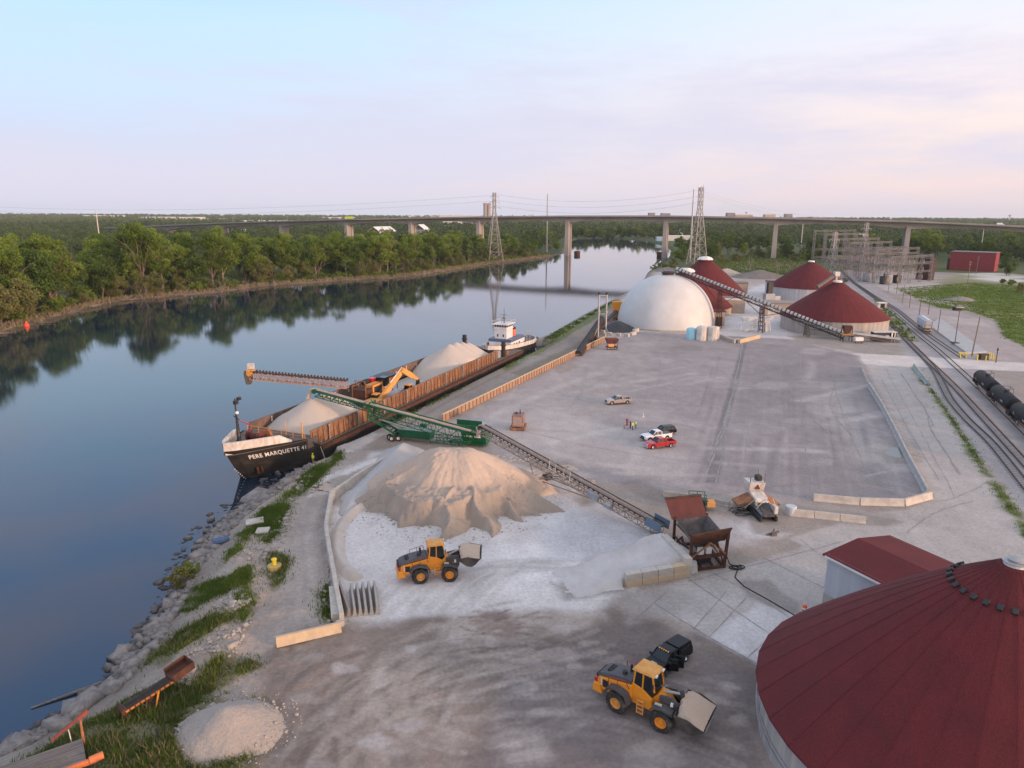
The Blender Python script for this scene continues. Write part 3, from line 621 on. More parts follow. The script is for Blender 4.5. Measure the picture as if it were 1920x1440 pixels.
# ------------------------------------------------------------------ domes and sheds
def cone_profile(Rr, he, ha, n=14, bulge=.9, r0=1.2):
    out = []
    for i in range(n+1):
        f = i/n; r = Rr+(r0-Rr)*f
        out.append((r, he+(ha-he)*(f+bulge*.22*f*(1-f))))
    return out
def silo(name, label, x, y, Rr, he, ha, group, cap='plain', seg=36, wallm=CONCDOME, rz=0.1, R0c=False):
    o = thing(name, label, 'storage dome', (x, y, 0), rz, group)
    b = B(); b.lathe([(Rr, -.3), (Rr, he)], n=seg); b.obj('wall', wallm, o)
    b = B(); pr = cone_profile(Rr+.35, he-.05, ha); b.lathe([(Rr+.1, he-.25), (Rr+.35, he-.25)]+pr+[(0, pr[-1][1]+.02)], n=seg)
    rf = b.obj('roof', SHINGLE, o)
    b = B()
    for i in range(seg):          # ridge strips along the seams
        t = 2*math.pi*i/seg; ring = []
        for r, z in pr:
            for s in (-.05, .05): ring.append((r*math.cos(t)-s*math.sin(t), r*math.sin(t)+s*math.cos(t), z+.03))
        b.add(ring, [(2*k, 2*k+1, 2*k+3, 2*k+2) for k in range(len(pr)-1)])
    b.obj('seam', SHINGLE, rf)
    b = B()
    if cap == 'plain': k_ = .5 if R0c else 1; b.lathe([(1.7*k_, ha+.02), (1.7*k_, ha+.5*k_), (1.1*k_, ha+.75*k_), (0, ha+.8*k_)], n=20)
    else: b.lathe([(4.2, ha-.95), (4.2, ha-.55), (3.0, ha+.35), (2.2, ha+.4), (2.2, ha+.65), (0, ha+.8)], n=8)
    b.obj('cap', WHITE, o, bevel=.04)
    return o
near_silo = silo('storage_dome', 'huge red shingled dome with black roof vents at the lower right corner', 38.47, 50.64, 17.5, 4.0, 17.0, 'red roofed storage domes', rz=.03, R0c=True)
pr = cone_profile(17.85, 3.95, 17.0)
for k in range(12):               # a ring of roof vents
    t = R(112+k*12.5); r = 4.1; z = np.interp(-r, [-p[0] for p in pr], [p[1] for p in pr])
    b = B(); b.prism([(-.24, -.2), (.24, -.2), (.24, .2), (-.24, .2)], .0, .22)
    v = b.obj('roof_vent', DARK, near_silo, bevel=.04); v.location = (r*math.cos(t), r*math.sin(t), z+.02); v.rotation_euler = (0, math.atan2(13, 16.5), t)
b = B(); b.lathe([(.95, 17.28), (.95, 17.34), (.5, 17.38), (.5, 17.5), (.6, 17.52), (.3, 17.62), (0, 17.64)], n=20); b.obj('finial', GALV, near_silo)
b = B()
for z in (1.2, 1.7): b.path([(17.62*math.cos(t), 17.62*math.sin(t), z+.25*math.sin(t*3)) for t in np.linspace(R(150), R(250), 22)], .05, 6)
b.obj('conduit', GALV, near_silo)
b = B(); b.box(17.5, 17.9, -.45, .45, 1.0, 2.0); v = b.obj('junction_box', GREYP, near_silo, bevel=.03); v.rotation_euler = (0, 0, R(208))
# annex of the near dome
an = thing('gabled_annex', 'small red gabled shed with pale grey wall standing beside the huge red dome', 'shed', (0, 0, 0))
pA, pB = G(1541, 1140)[:2], G(1622, 1090)[:2]       # front corner at the ground and the direction inwards
dv = (np.array([38.47, 50.64])-pA); dv /= np.linalg.norm(dv); ax = np.array([.44, -.90]); ax /= np.linalg.norm(ax); nx_ = np.array([.90, .44])
def AP(l, w, z): p = pA+ax*l+nx_*w; return (p[0], p[1], z)
L_, W_, e_, r_ = 12.5, 10.2, 6.6, 7.1
b = B(); b.add([AP(0, 0, 0), AP(L_, 0, 0), AP(L_, W_, 0), AP(0, W_, 0), AP(0, 0, e_), AP(L_, 0, e_), AP(L_, W_, e_), AP(0, W_, e_), AP(0, W_/2, r_-.1), AP(L_, W_/2, r_-.1)],
               [(0, 1, 5, 4), (2, 3, 7, 6), (0, 4, 8, 7, 3), (1, 2, 6, 9, 5)])
b.obj('wall', mat('annex_siding', (.50, .52, .54), (.43, .45, .48), .3, .6, stretch=(6, 6, .2)), an)
b = B(); b.add([AP(-.03, -.03, 0), AP(L_, -.03, 0), AP(L_, -.03, 1.9), AP(-.03, -.03, 1.9), AP(-.03, W_, 0), AP(-.03, W_, 1.9)], [(0, 1, 2, 3), (0, 3, 5, 4)]); b.obj('plinth', CONC, an)
b = B()
for w0, w1 in ((-.4, W_/2), (W_+.4, W_/2)):
    z0 = e_-.25; b.hexa([AP(-.4, w0, z0), AP(L_, w0, z0), AP(L_, w1, r_), AP(-.4, w1, r_), AP(-.4, w0, z0+.18), AP(L_, w0, z0+.18), AP(L_, w1, r_+.18), AP(-.4, w1, r_+.18)])
b.obj('roof', SHINGLE, an)
b = B(); b.beam(AP(0, -.42, e_-.2), AP(L_, -.42, e_-.2), .16, .2); b.obj('gutter', WHITE, an)

silo('storage_dome', 'red cone roofed dome with tan concrete wall beside the railway tracks', 122.5, 275, 19.0, 5.6, 17.9, 'red roofed storage domes')
silo('storage_dome', 'red cone roofed dome with pale wall behind the one by the tracks', 155, 381, 19.2, 6.4, 18.6, 'red roofed storage domes', wallm=mat('pale_silo_wall', (.55, .54, .54), (.42, .42, .43), .35, .9, stretch=(3, 3, .25)))
silo('storage_dome', 'red dome with white roof cap just behind the white dome', 77, 325, 20.5, 3.2, 18.6, 'red roofed storage domes', cap='white', wallm=BEIGE)
silo('storage_dome', 'red dome with white roof cap, farther of the two behind the white dome', 98, 374, 21.0, 3.4, 20.9, 'red roofed storage domes', cap='white', wallm=BEIGE)
# white air-formed dome
wd = thing('white_dome', 'large smooth white dome with weathered foot beside the quay conveyors', 'dome', (60.8, 286, 0))
Rw, Hw = 18.9, 19.6
b = B(); b.lathe([(Rw*math.cos(t)**.93 if math.cos(t) > 0 else 0, Hw*math.sin(t)) for t in np.linspace(0, math.pi/2-.001, 28)], n=72)
m = mat('white_membrane', (.63, .63, .62), (.56, .55, .53), .12, .5, detail=3); b.obj('shell', m, wd, smooth=True)
b = B(); b.lathe([(Rw+.5, 0), (Rw+.5, .45), (Rw-.2, .5)], n=72); b.obj('ring_footing', CONC, wd)
b = B(); b.lathe([(2.2, Hw-.25), (2.2, Hw+.5)], n=20); b.obj('collar', RUSTRED, wd)
b = B(); b.lathe([(2.5, Hw+.5), (2.7, Hw+.8), (1.8, Hw+1.4), (0, Hw+1.6)], n=20); b.obj('hatch_cover', TARP, wd)
def shed(name, label, cat, c, L, Wd, h, rz, wm_, roofm=None, rh=.0, group=None, door=None, trim=None):
    o = thing(name, label, cat, (c[0], c[1], 0), rz, group)
    b = B(); b.box(-L/2, L/2, -Wd/2, Wd/2, -.2, h); b.obj('wall', wm_, o)
    b = B()
    if rh: b.hexa([(-L/2-.3, -Wd/2-.3, h), (L/2+.3, -Wd/2-.3, h), (L/2+.3, 0, h+rh), (-L/2-.3, 0, h+rh), (-L/2-.3, -Wd/2-.3, h+.2), (L/2+.3, -Wd/2-.3, h+.2), (L/2+.3, 0, h+rh+.2), (-L/2-.3, 0, h+rh+.2)]); b.hexa([(-L/2-.3, 0, h+rh), (L/2+.3, 0, h+rh), (L/2+.3, Wd/2+.3, h), (-L/2-.3, Wd/2+.3, h), (-L/2-.3, 0, h+rh+.2), (L/2+.3, 0, h+rh+.2), (L/2+.3, Wd/2+.3, h+.2), (-L/2-.3, Wd/2+.3, h+.2)])
    else: b.box(-L/2-.25, L/2+.25, -Wd/2-.25, Wd/2+.25, h, h+.3)
    b.obj('roof', roofm or wm_, o)
    if trim: b = B(); b.box(-L/2-.3, L/2+.3, -Wd/2-.32, -Wd/2-.26, h-.5, h+.35); b.box(L/2+.26, L/2+.32, -Wd/2-.3, Wd/2+.3, h-.5, h+.35); b.obj('fascia', trim, o)
    if door: b = B(); b.box(door[0], door[1], -Wd/2-.06, -Wd/2+.1, 0, door[2]); b.obj('door', door[3], o)
    return o
p = G(1376, 588); shed('brown_shed', 'brown shed with white fascia beside the red dome behind the white dome', 'shed', (p[0]+1, p[1]+6), 10, 9, 6.2, R(-14), BEIGE, mat('brown_roof', (.20, .14, .11)), 0, None, None, WHITE)
p = G(1388, 558); shed('brown_shed', 'brown shed with white end beside the farther red dome behind the white dome', 'shed', (p[0]-1, p[1]+8), 13, 10, 7, R(-14), BEIGE, mat('brown_roof', (.20, .14, .11)), 0)
p = G(1351, 612); shed('portal_shed', 'small beige shed with red roof against the foot of the white dome', 'shed', (p[0], p[1]+4), 4.2, 6, 5.5, R(-8), BEIGE, SHINGLE, 0, None, (-1.2, 1.2, 3.6, DARK))
p = G(1455, 592); shed('flat_roofed_shed', 'beige flat roofed shed beside the dome by the tracks', 'shed', (p[0]+6, p[1]+3), 20, 11, 5.4, R(-12), BEIGE, mat('tan_roof', (.33, .27, .22), (.26, .22, .18), .3), 0, None, (-9, -4, 4.2, WHITED))
p = G(1452, 553); shed('lean_to_shed', 'pale shed with red roof against the rear red dome', 'shed', (p[0]+5, p[1]+3), 16, 9, 6.8, R(-5), mat('pale_silo_wall', (.55, .54, .54)), SHINGLE, 0, None, (-6, -2, 5, GREYP))
p = G(1441, 563)
o = thing('dust_collector', 'grey dust collector unit with tall stack beside the rear red dome', 'machine', (p[0], p[1], 0), R(10))
b = B(); b.box(-2.5, 2.5, -1.5, 1.5, 0, 3.5); b.obj('housing', GREYP, o, bevel=.1); b = B(); b.box(-1.2, 1.4, -1, 1, 3.5, 9); b.obj('filter_tower', DARK, o, bevel=.1); b = B(); b.box(2.8, 6, -1, 1, 0, 2.2); b.obj('fan_unit', GALV, o, bevel=.1)

# ------------------------------------------------------------------ motorway viaduct
br = thing('viaduct', 'long grey concrete motorway viaduct crossing the river on tall piers', 'bridge', (0, 0, 0))
PX = [(-1500, 2300), (-1150, 1850), (-880, 1500), (-640, 1235), (-520, 1130), (-405, 1040), (-298, 965), (-200, 905), (-118, 872), (-37, 838), (60, 800), (158, 765), (258, 728), (368, 692), (476, 656), (590, 618), (720, 575), (860, 530), (1100, 450)]
PH = []
for x_, y_ in PX:      # the deck falls away from the river crossing on both sides
    u_ = 960+F*x_/(y_*cp+5*sp); v_ = float(np.interp(u_, [-60, 100, 240, 400, 560, 627, 800, 960, 1200, 1350, 1500, 1700, 1900, 2100, 2600], [434, 430, 425, 418, 413, 411, 407.5, 404.5, 403.3, 405, 408.5, 413.5, 421.5, 432, 467])); PH.append(float(D(u_, v_, y_)[2])-1.1)
cv = curve(PX, 18*12+1); hv = np.interp(np.linspace(0, 18, 18*12+1), range(19), PH)
def deck_at(i, off, z):
    a, c = cv[max(i-1, 0)], cv[min(i+1, len(cv)-1)]; d = (c-a)/np.linalg.norm(c-a); n = np.array([d[1], -d[0]]); return (cv[i][0]+n[0]*off, cv[i][1]+n[1]*off, hv[i]+z)
rings = []
for i in range(len(cv)):
    ph = abs((i/12) % 1-.0); ph = min(ph, 1-ph)*2; dep = 3.7+3.0*(1-ph)**2.4     # haunched girder
    rings.append([deck_at(i, 11, 0), deck_at(i, 11, -.5), deck_at(i, 6, -1.0), deck_at(i, 5, -dep), deck_at(i, -5, -dep), deck_at(i, -6, -1.0), deck_at(i, -11, -.5), deck_at(i, -11, 0)])
B().loft(rings).obj('girder', CONCD, br)
b = B(); b.add([deck_at(i, s, .02) for i in range(len(cv)) for s in (-10.6, 10.6)], [(2*i, 2*i+1, 2*i+3, 2*i+2) for i in range(len(cv)-1)]); b.obj('roadway', mat('bridge_asphalt', (.16, .16, .165)), br)
for s in (-11, 11):
    b = B(); b.loft([[deck_at(i, s-.2, -.1), deck_at(i, s+.2, -.1), deck_at(i, s+.2, 1.15), deck_at(i, s-.2, 1.15)] for i in range(len(cv))]); b.obj('parapet', CONCD, br)
for k in range(1, 18):
    i = k*12; c = cv[i]; a = cv[i+1]-cv[i-1]; ang = math.atan2(a[1], a[0]); b = B(); zb = -6 if 9 < k < 12 else -1.5
    for s in (-4.4, 4.4): b.hexa([(-2.4, s-2.0, zb), (2.4, s-2.0, zb), (2.4, s+2.0, zb), (-2.4, s+2.0, zb), (-1.9, s-1.8, hv[i]-4.5), (1.9, s-1.8, hv[i]-4.5), (1.9, s+1.8, hv[i]-5.5), (-1.9, s+1.8, hv[i]-5.5)])
    b.box(-1.2, 1.2, -2.6, 2.6, zb, hv[i]-4.5); b.box(-2.3, 2.3, -6.8, 6.8, hv[i]-4.8, hv[i]-4.0)
    o = b.obj('pier', CONCD, br, bevel=.2); o.location = (c[0], c[1], 0); o.rotation_euler = (0, 0, ang)
for k, (u, v) in enumerate(((1082, 478), (1237, 480))):
    p = G(u, v, W); b = B()
    b.lathe([(3.2, W-1), (3.4, W+3.6), (2.6, W+4.2), (0, W+4.3)], c=(0, 0, 0), n=14); b.box(-1, 1, -3.8, 3.8, W+1, W+2)
    o = b.obj('pier_fender', RUST, None); o.location = (p[0], p[1], 0)
    tag(o, ('rusty round fender in the water by the left river pier', 'rusty round fender in the water by the right river pier')[k], 'fender', 'pier fenders in the river')
for k, (u, lab) in enumerate(((438, 'thin lamp pole on the viaduct above the left trees'), (540, 'thin lamp pole on the viaduct, second from the left'))):
    p = D(u, 430, 1060-k*90); b = B(); b.tube((0, 0, 0), (0, 0, 14), .25, .15); b.beam((0, 0, 14), (2.5, 0, 14.3), .15)
    o = b.obj('lamp_post', GALV, None); o.location = (p[0], p[1], 20+3*k); tag(o, lab, 'lamp post', 'lamp poles on the viaduct')
p = D(655, 402, 940); b = B(); b.box(-5, 5, -.3, .3, 2.5, 5.2); b.box(-4.6, -4.2, -.2, .2, -1, 2.5); b.box(4.2, 4.6, -.2, .2, -1, 2.5); o = b.obj('motorway_sign', mat('sign_yellow_green', (.45, .62, .03))); o.location = (p[0], p[1], 31.6); tag(o, 'bright yellow green sign panel above the viaduct parapet', 'sign')

# ------------------------------------------------------------------ pylons, poles, wires
def pylon(name, label, x, y, h, w0, w1, z0=0, group=None, arms=(), t=.34, lev=9, antenna=False, rz=.3):
    o = thing(name, label, 'pylon', (x, y, z0), rz, group)
    b = B(); zs = [h*(1-(1-i/lev)**1.25) for i in range(lev+1)]
    def wd_(z): f = z/h; return (w0+(w1-w0)*min(1, f/.72))/2
    cs = [(-1, -1), (1, -1), (1, 1), (-1, 1)]
    for i in range(lev):
        za, zb = zs[i], zs[i+1]; a, c = wd_(za), wd_(zb)
        for j in range(4):
            p, q = cs[j], cs[(j+1) % 4]
            b.beam((p[0]*a, p[1]*a, za), (p[0]*c, p[1]*c, zb), t*1.3)
            b.beam((p[0]*a, p[1]*a, za), (q[0]*c, q[1]*c, zb), t*.6); b.beam((q[0]*a, q[1]*a, za), (p[0]*c, p[1]*c, zb), t*.6)
            b.beam((p[0]*c, p[1]*c, zb), (q[0]*c, q[1]*c, zb), t*.6)
    b.obj('lattice_mast', LAT, o)
    if arms:
        b = B()
        for z, l in arms:
            for s in (-1, 1): b.beam((0, 0, z+1.2), (s*l, 0, z), t*.6); b.beam((0, 0, z), (s*l, 0, z), t*.6); b.beam((s*l, 0, z), (s*l, 0, z-1.6), .2)
        b.obj('cross_arm', LAT, o)
    if antenna:
        for k in range(6):
            b = B(); b.box(-.35, .35, -.2, .2, 0, 2.4); a = b.obj('antenna', WHITE, o); a.location = (math.cos(k*1.05)*2, math.sin(k*1.05)*2, h-2.5+(k % 2)*1.6); a.rotation_euler = (0, 0, k*1.05)
    return o
t1 = G(927, 489, -1)[:2]; t2 = G(1306, 497)[:2]
pylon('river_pylon', 'tall grey lattice pylon standing at the wooded far river bank', t1[0], t1[1], 61.5, 13.5, 2.4, -1.2, 'lattice pylons', [(48, 6), (53, 5), (58, 4)])
pylon('antenna_tower', 'tall lattice tower with white antennas behind the domes', t2[0], t2[1], 64, 13, 3.0, 0, 'lattice pylons', antenna=True)
t3 = G(1557, 523)[:2]; pylon('short_pylon', 'shorter lattice pylon behind the rear red dome', t3[0], t3[1], 31, 9, 2.0, 0, 'lattice pylons', [(26, 4)], t=.26, lev=7)
t4 = G(1616, 500)[:2]; pylon('short_pylon', 'rusty lattice pylon at the left end of the substation', t4[0], t4[1], 36, 8, 2.2, 0, 'lattice pylons', [(31, 5)], t=.26, lev=7)
t5 = G(1532, 505)[:2]
def pole(name, label, base, h, r0=.22, r1=.13, m=GALV, arm=None, group=None, cat='pole'):
    o = thing(name, label, cat, (base[0], base[1], gz(base[0], base[1])), rnd.uniform(0, 6), group)
    b = B(); b.tube((0, 0, -.3), (0, 0, h), r0, r1, 8); b.obj('shaft', m, o)
    if arm:
        for w_, z_ in ((arm, h-.6), (arm*.7, h-2)): b = B(); b.beam((-w_, 0, z_), (w_, 0, z_), .18); b.obj('cross_arm', m, o)
    return o
pole('steel_pole', 'very tall slender steel pole on the island beside the river pier', G(1025, 470)[:2], 65, 1.0, .5, GALV, None, 'tall steel power poles')
pole('steel_pole', 'very tall slender steel pole just left of the antenna tower', G(1293, 490)[:2], 64, .9, .5, GALV, None, 'tall steel power poles')
pole('steel_pole', 'tall grey steel pole in the trees right of the concrete pier', G(1500, 478)[:2], 34, .7, .4, GALV, None, 'tall steel power poles')
pole('steel_pole', 'tall leaning grey pole behind the red brick building', G(1836, 487)[:2], 30, .7, .35, GALV, None, 'tall steel power poles')
WOODP = mat('pole_wood', (.26, .215, .18), (.19, .16, .135), 1.0, .9)
for u, v, h, lab in ((1681, 550, 15, 'bare wooden utility pole in front of the substation'), (1692, 568, 9, 'short bare wooden pole left of the light mast'), (1705, 577, 9, 'short bare pole beside the gravel lot edge'), (1665, 550, 8, 'short pale post at the bend of the tracks'),
                     (1812, 545, 17, 'wooden utility pole in the green field, in front of the brick building'), (1830, 514, 13, 'wooden utility pole at the foot of the red brick building'), (1894, 516, 14, 'wooden utility pole beside the dark tree at the right edge'),
                     (1408, 505, 12, 'thin wooden pole in the waste ground behind the domes'), (1453, 545, 17, 'thin pole with lamp behind the pale lean-to shed'), (1457, 545, 16, 'thin pole close beside the lamp pole at the lean-to shed'), (1404, 497, 9, 'short thin pole on the waste ground left of the concrete pier')):
    pole('utility_pole', lab, G(u, v)[:2], h, .2, .13, WOODP, 1.1 if h > 12 else None, 'wooden utility poles')
def wires(label, a, c, offs, sag, r=.07, name='power_line'):
    b = B(); a, c = Vector(a), Vector(c); d = (c-a); n = Vector((d.y, -d.x, 0)).normalized()
    for o_, z_ in offs:
        b.path([a.lerp(c, f)+n*o_+Vector((0, 0, z_-4*sag*f*(1-f))) for f in np.linspace(0, 1, 15)], r, 4)
    o = b.obj(name, DARK); return tag(o, label, 'power line', 'overhead power lines')
wires('bundle of thin power wires sagging over the river between the two tall towers', (t1[0], t1[1], 59), (t2[0], t2[1], 62), [(-4, 0), (4, 0), (-5, -5), (5, -5), (-6, -10), (6, -10)], 8, .028)
wires('thin power wires running from the antenna tower to the right over the substation', (t2[0], t2[1], 58), (t4[0]+60, t4[1]+120, 36), [(-4, 0), (4, 0), (0, 3)], 7, .028)
wires('thin power wires running left from the river pylon over the wood', (t1[0], t1[1], 58), (-700, 900, 50), [(-4, 0), (4, 0), (-5, -5), (5, -5)], 10, .028)

# substation: rows of lattice portals
ss = thing('substation', 'large grey lattice steel substation beside the railway line', 'substation', (0, 0, 0))
pa, pb = G(1742, 528)[:2], G(1664, 535)[:2]
ux = (pa-pb)/np.linalg.norm(pa-pb); uyv = np.array([-.22, .975]); 
def lat_col(b, x, y, h, w=1.3, t=.13):
    n = int(h/2.6)
    for sx, sy in ((-1, -1), (1, -1), (1, 1), (-1, 1)): b.beam((x+sx*w/2, y+sy*w/2, 0), (x+sx*w/2, y+sy*w/2, h), t*1.3)
    for i in range(n):
        z0, z1 = h*i/n, h*(i+1)/n
        b.beam((x-w/2, y-w/2, z0), (x+w/2, y-w/2, z1), t); b.beam((x-w/2, y+w/2, z1), (x-w/2, y-w/2, z0), t); b.beam((x+w/2, y-w/2, z0), (x+w/2, y+w/2, z1), t)
for rrow in range(7):
    b = B(); hh = (18, 22, 22, 25, 27, 30, 32)[rrow]; cols = []
    for i in range(5):
        p = pb+ux*(i*np.linalg.norm(pa-pb)/4)+uyv*(rrow*13); cols.append(p); lat_col(b, p[0], p[1], hh, 1.2, .105)
    for z in (7.5, 13, 18.5, hh-.6) if hh > 21 else (7.5, 13, hh-.6):
        for i in range(4): b.truss((cols[i][0], cols[i][1], z), (cols[i+1][0], cols[i+1][1], z), .8, .9, 4, .10, .06)
    b.obj('lattice_portal', mat('substation_steel', (.25, .235, .245), (.18, .17, .175), .3, .6, .2), ss)
    if rrow < 6:
        for i in range(5):
            for z in (11.5, hh-.6): b = B(); p = cols[i]; q_ = p+uyv*13; b.truss((p[0], p[1], z), (q_[0], q_[1], z), .8, .9, 5, .10, .06); b.obj('lattice_beam', MATS['substation_steel'], ss)
    if rrow < 4:
        for i in range(4):
            for z in (3.2, 8, 13):
                for f in (.3, .7): b = B(); p = cols[i]+(cols[i+1]-cols[i])*f+uyv*4; b.tube((p[0], p[1], z-1.4), (p[0], p[1], z+1.2), .28, .2, 6); b.obj('insulator', GALV, ss)
for i, (dx, dy, w_, h_) in enumerate(((3, 6, 4, 5), (10, 8, 5, 6), (18, 6, 4, 5), (6, 24, 5, 5.5), (15, 30, 4, 5))):
    p = pb+ux*dx+uyv*dy; b = B(); b.box(-w_/2, w_/2, -1.6, 1.6, .2, h_); b.box(-w_/2-.8, -w_/2, -1.2, 1.2, .8, h_-.8); b.tube((0, 0, h_), (0, 0, h_+2), .4, .2, 8)
    o = b.obj('transformer', GREYP if i % 2 else DARK, ss, bevel=.1); o.location = (p[0], p[1], 0); o.rotation_euler = (0, 0, math.atan2(ux[1], ux[0]))
p = G(1738, 527)[:2]+ux*2+uyv*4; shed('substation_building', 'dark brown brick block at the right end of the lattice substation', 'building', p+np.array([3.0, 5]), 4.5, 10, 14, math.atan2(ux[1], ux[0]), BROWNBR, DARK, 0, None, (-1.5, 1.2, 6, DARK))
p0, p1 = G(1779, 506)[:2], G(1863, 510)[:2]; d_ = p1-p0; Lb = np.linalg.norm(d_); an_ = math.atan2(d_[1], d_[0]); c_ = (p0+p1)/2+np.array([-math.sin(an_), math.cos(an_)])*9
o = shed('brick_building', 'windowless red brick building with flat roof beside the green field', 'building', c_, Lb, 18, 14.3, an_, BRICK, mat('tar_roof', (.2, .18, .18)), 0); 
b = B(); b.box(-Lb/2-2.2, -Lb/2-.02, -7, 7, 0, 9); b.obj('side_wing', BROWNBR, o)

# ------------------------------------------------------------------ barge and tug
def ON(u, v, n):              # the point that (u, v) shows on the vertical plane at the quay offset n
    r = ray(u, v); t = n/(bn[0]*r[0]+bn[1]*r[1]); return np.array([0, 0, CAMH])+t*r
BANG = math.atan2(bd[1], bd[0])
def S_of(p): return p[0]*bd[0]+p[1]*bd[1]
bo = SN(89, -87.6)
bg = thing('barge', 'long black hulled cargo barge moored at the quay carrying stone', 'barge', (bo[0], bo[1], W), BANG)
zw = -W                        # local z = world z - W
ST = [(0, 0, 3.9), (1.2, 1.2, 3.85), (3.5, 2.55, 3.75), (6, 3.9, 3.65), (8, 4.95, 3.55), (10, 6.0, 3.45), (12.5, 7.1, 3.3), (15.5, 7.8, 1.4), (20, 8, 1.4), (118, 8, 1.4)]
def rake(x): return 4.2*max(0, 1-x/22)**1.2
HULL = mat('barge_hull_black', (.016, .015, .015), (.075, .06, .05), .45, .6, 0, .15, lo=.52, hi=.75, stretch=(.6, .6, 1.6))
b = B(); ring = []
for sgn in (-1, 1):
    vs = []
    for x, y, zt in ST:
        for f in (0, .5, 1): vs.append((x+rake(x)*(1-f)**1.0, sgn*y*(.93+.07*f), -1.2+(zt+zw+1.2)*f))
    n = len(ST); b.add(vs, [(3*i+j, 3*i+3+j, 3*i+4+j, 3*i+1+j) for i in range(n-1) for j in (0, 1)])
b.add([(118, -8*.93, -1.2), (118, 8*.93, -1.2), (118, 8, 1.4+zw), (118, -8, 1.4+zw)], [(0, 1, 2, 3)])
b.obj('hull', HULL, bg)
DECKM = mat('barge_deck', (.10, .085, .075), (.17, .13, .105), .6, .85, 0, .1)
b = B(); pts = [(x, y) for x, y, z in ST[:7]]
b.prism([(x, -y) for x, y in pts]+[(x, y) for x, y in pts[:0:-1]], 3.0+zw, 3.08+zw); b.box(12.6, 15.5, -7.4, 7.4, 1.45+zw, 3.0+zw); b.obj('forecastle_deck', DECKM, bg)
b = B(); b.box(15.5, 117.9, -7.95, -6.9, 1.3+zw, 1.41+zw); b.box(15.5, 117.9, 6.9, 7.95, 1.3+zw, 1.41+zw); b.box(101, 117.9, -6.9, 6.9, 1.3+zw, 1.405+zw); b.obj('side_deck', DECKM, bg)
b = B()
for sgn in (-1, 1):
    vs = []
    for x, y, zt in ST[:6]:
        e = 1.4 if x < 9 else .15
        vs += [(x-.02, sgn*(y+.03), zt+zw-.05), (x-.12, sgn*(y+.06), zt+zw+e), (x+.25, sgn*max(0, y-.18), zt+zw+e), (x+.3, sgn*max(0, y-.2), zt+zw-.9)]
    b.add(vs, [(4*i+j, 4*i+4+j, 4*i+5+j, 4*i+1+j) for i in range(5) for j in range(3)])
b.obj('bow_bulwark', WHITED, bg)
def text_mesh(txt, size=1.0):
    cu = bpy.data.curves.new('letters', 'FONT'); cu.body = txt; cu.size = size; cu.space_character = 1.12; cu.offset = .018
    o = bpy.data.objects.new('letters', cu); C.objects.link(o); bpy.context.view_layer.update()
    me = bpy.data.meshes.new_from_object(o.evaluated_get(bpy.context.evaluated_depsgraph_get())); bpy.data.objects.remove(o); bpy.data.curves.remove(cu); return me
def letters(txt, fn, m, parent, name='lettering', width=None, height=None, off=.0):
    me = text_mesh(txt); xs = [v.co.x for v in me.vertices]; ys = [v.co.y for v in me.vertices]
    x0, x1, y0, y1 = min(xs), max(xs), min(ys), max(ys)
    bm = bmesh.new(); bm.from_mesh(me)
    bmesh.ops.triangulate(bm, faces=bm.faces)
    for v in bm.verts: v.co = fn((v.co.x-x0)/(x1-x0), (v.co.y-y0)/(y1-y0))
    bm.to_mesh(me); bm.free(); me.name = name; me.materials.clear(); me.materials.append(m)
    o = bpy.data.objects.new(name, me); C.objects.link(o); o.parent = parent; return o
def hullpt(fx, z, off=.06):
    x = 2.6+fx*9.6; y = np.interp(x, [a[0] for a in ST], [a[1] for a in ST]); zt = np.interp(x, [a[0] for a in ST], [a[2] for a in ST])
    f = (z-(W-1.2))/(zt-(W-1.2)); return Vector((x+rake(x)*(1-f)-.04, -(y*(.93+.07*f))-off, z+zw))
letters('PERE MARQUETTE 41', lambda a, c: hullpt(a, 1.45-.25*a+c*(.95)), WHITE, bg)
for sx in (2.7, 3.4):
    b = B(); q_ = hullpt(.05, .2, .25); b.tube((q_.x+sx-2.7, q_.y-.3*(sx-2.7), .9+zw-1), (q_.x+.3+sx-2.7, q_.y-.3*(sx-2.7), zw-1.3), .22, .3, 8); b.obj('anchor', RUST, bg)
b = B()
for i in range(7): x, y, zt = .25+.42*i*.9, 0, .9-i*.42; b.box(x+1.3, x+1.45, -.55, -.42, zw+zt-.7, zw+zt-.55)
b.obj('draft_marks', WHITE, bg)
CARGOX0, CARGOX1, WT = 14.0, 100.0, 4.2
b = B(); b.box(CARGOX0, CARGOX1, -7.0, -6.85, 1.4+zw, WT+zw); b.box(CARGOX0, CARGOX1, -7.12, -6.75, WT+zw-.02, WT+zw+.12)
for z in (1.9, 2.5, 3.1, 3.7): b.box(CARGOX0, CARGOX1, -7.08, -7.0, z+zw-.05, z+zw+.05)
b.obj('cargo_wall', RUSTW, bg)
b = B(); b.box(CARGOX0, CARGOX1, 6.85, 7.0, 1.4+zw, WT+zw); b.box(CARGOX0, CARGOX1, 6.75, 7.12, WT+zw-.02, WT+zw+.12)
for i in range(52): x = CARGOX0+.8+i*1.65; b.box(x-.08, x+.08, 7.0, 7.3, 1.4+zw, WT+zw)
b.obj('cargo_wall', mat('rust_wall_inner', (.20, .125, .095), (.10, .07, .06), .5, .85, 0, .2), bg)
b = B(); b.box(CARGOX0, CARGOX0+.15, -6.85, 6.85, .8+zw, 3.0+zw); b.box(CARGOX1-.15, CARGOX1, -6.85, 6.85, .8+zw, 3.4+zw); b.obj('bulkhead', RUST, bg)
b = B(); b.side([(-.1, 1.4+zw), (-.42, 1.4+zw), (-.2, WT+zw), (-.1, WT+zw)], -.1, .1); r0 = b.obj('wall_rib', RUSTW, bg); r0.rotation_euler = (0, 0, math.pi/2); r0.location = (CARGOX0+.4, -6.95, 0)
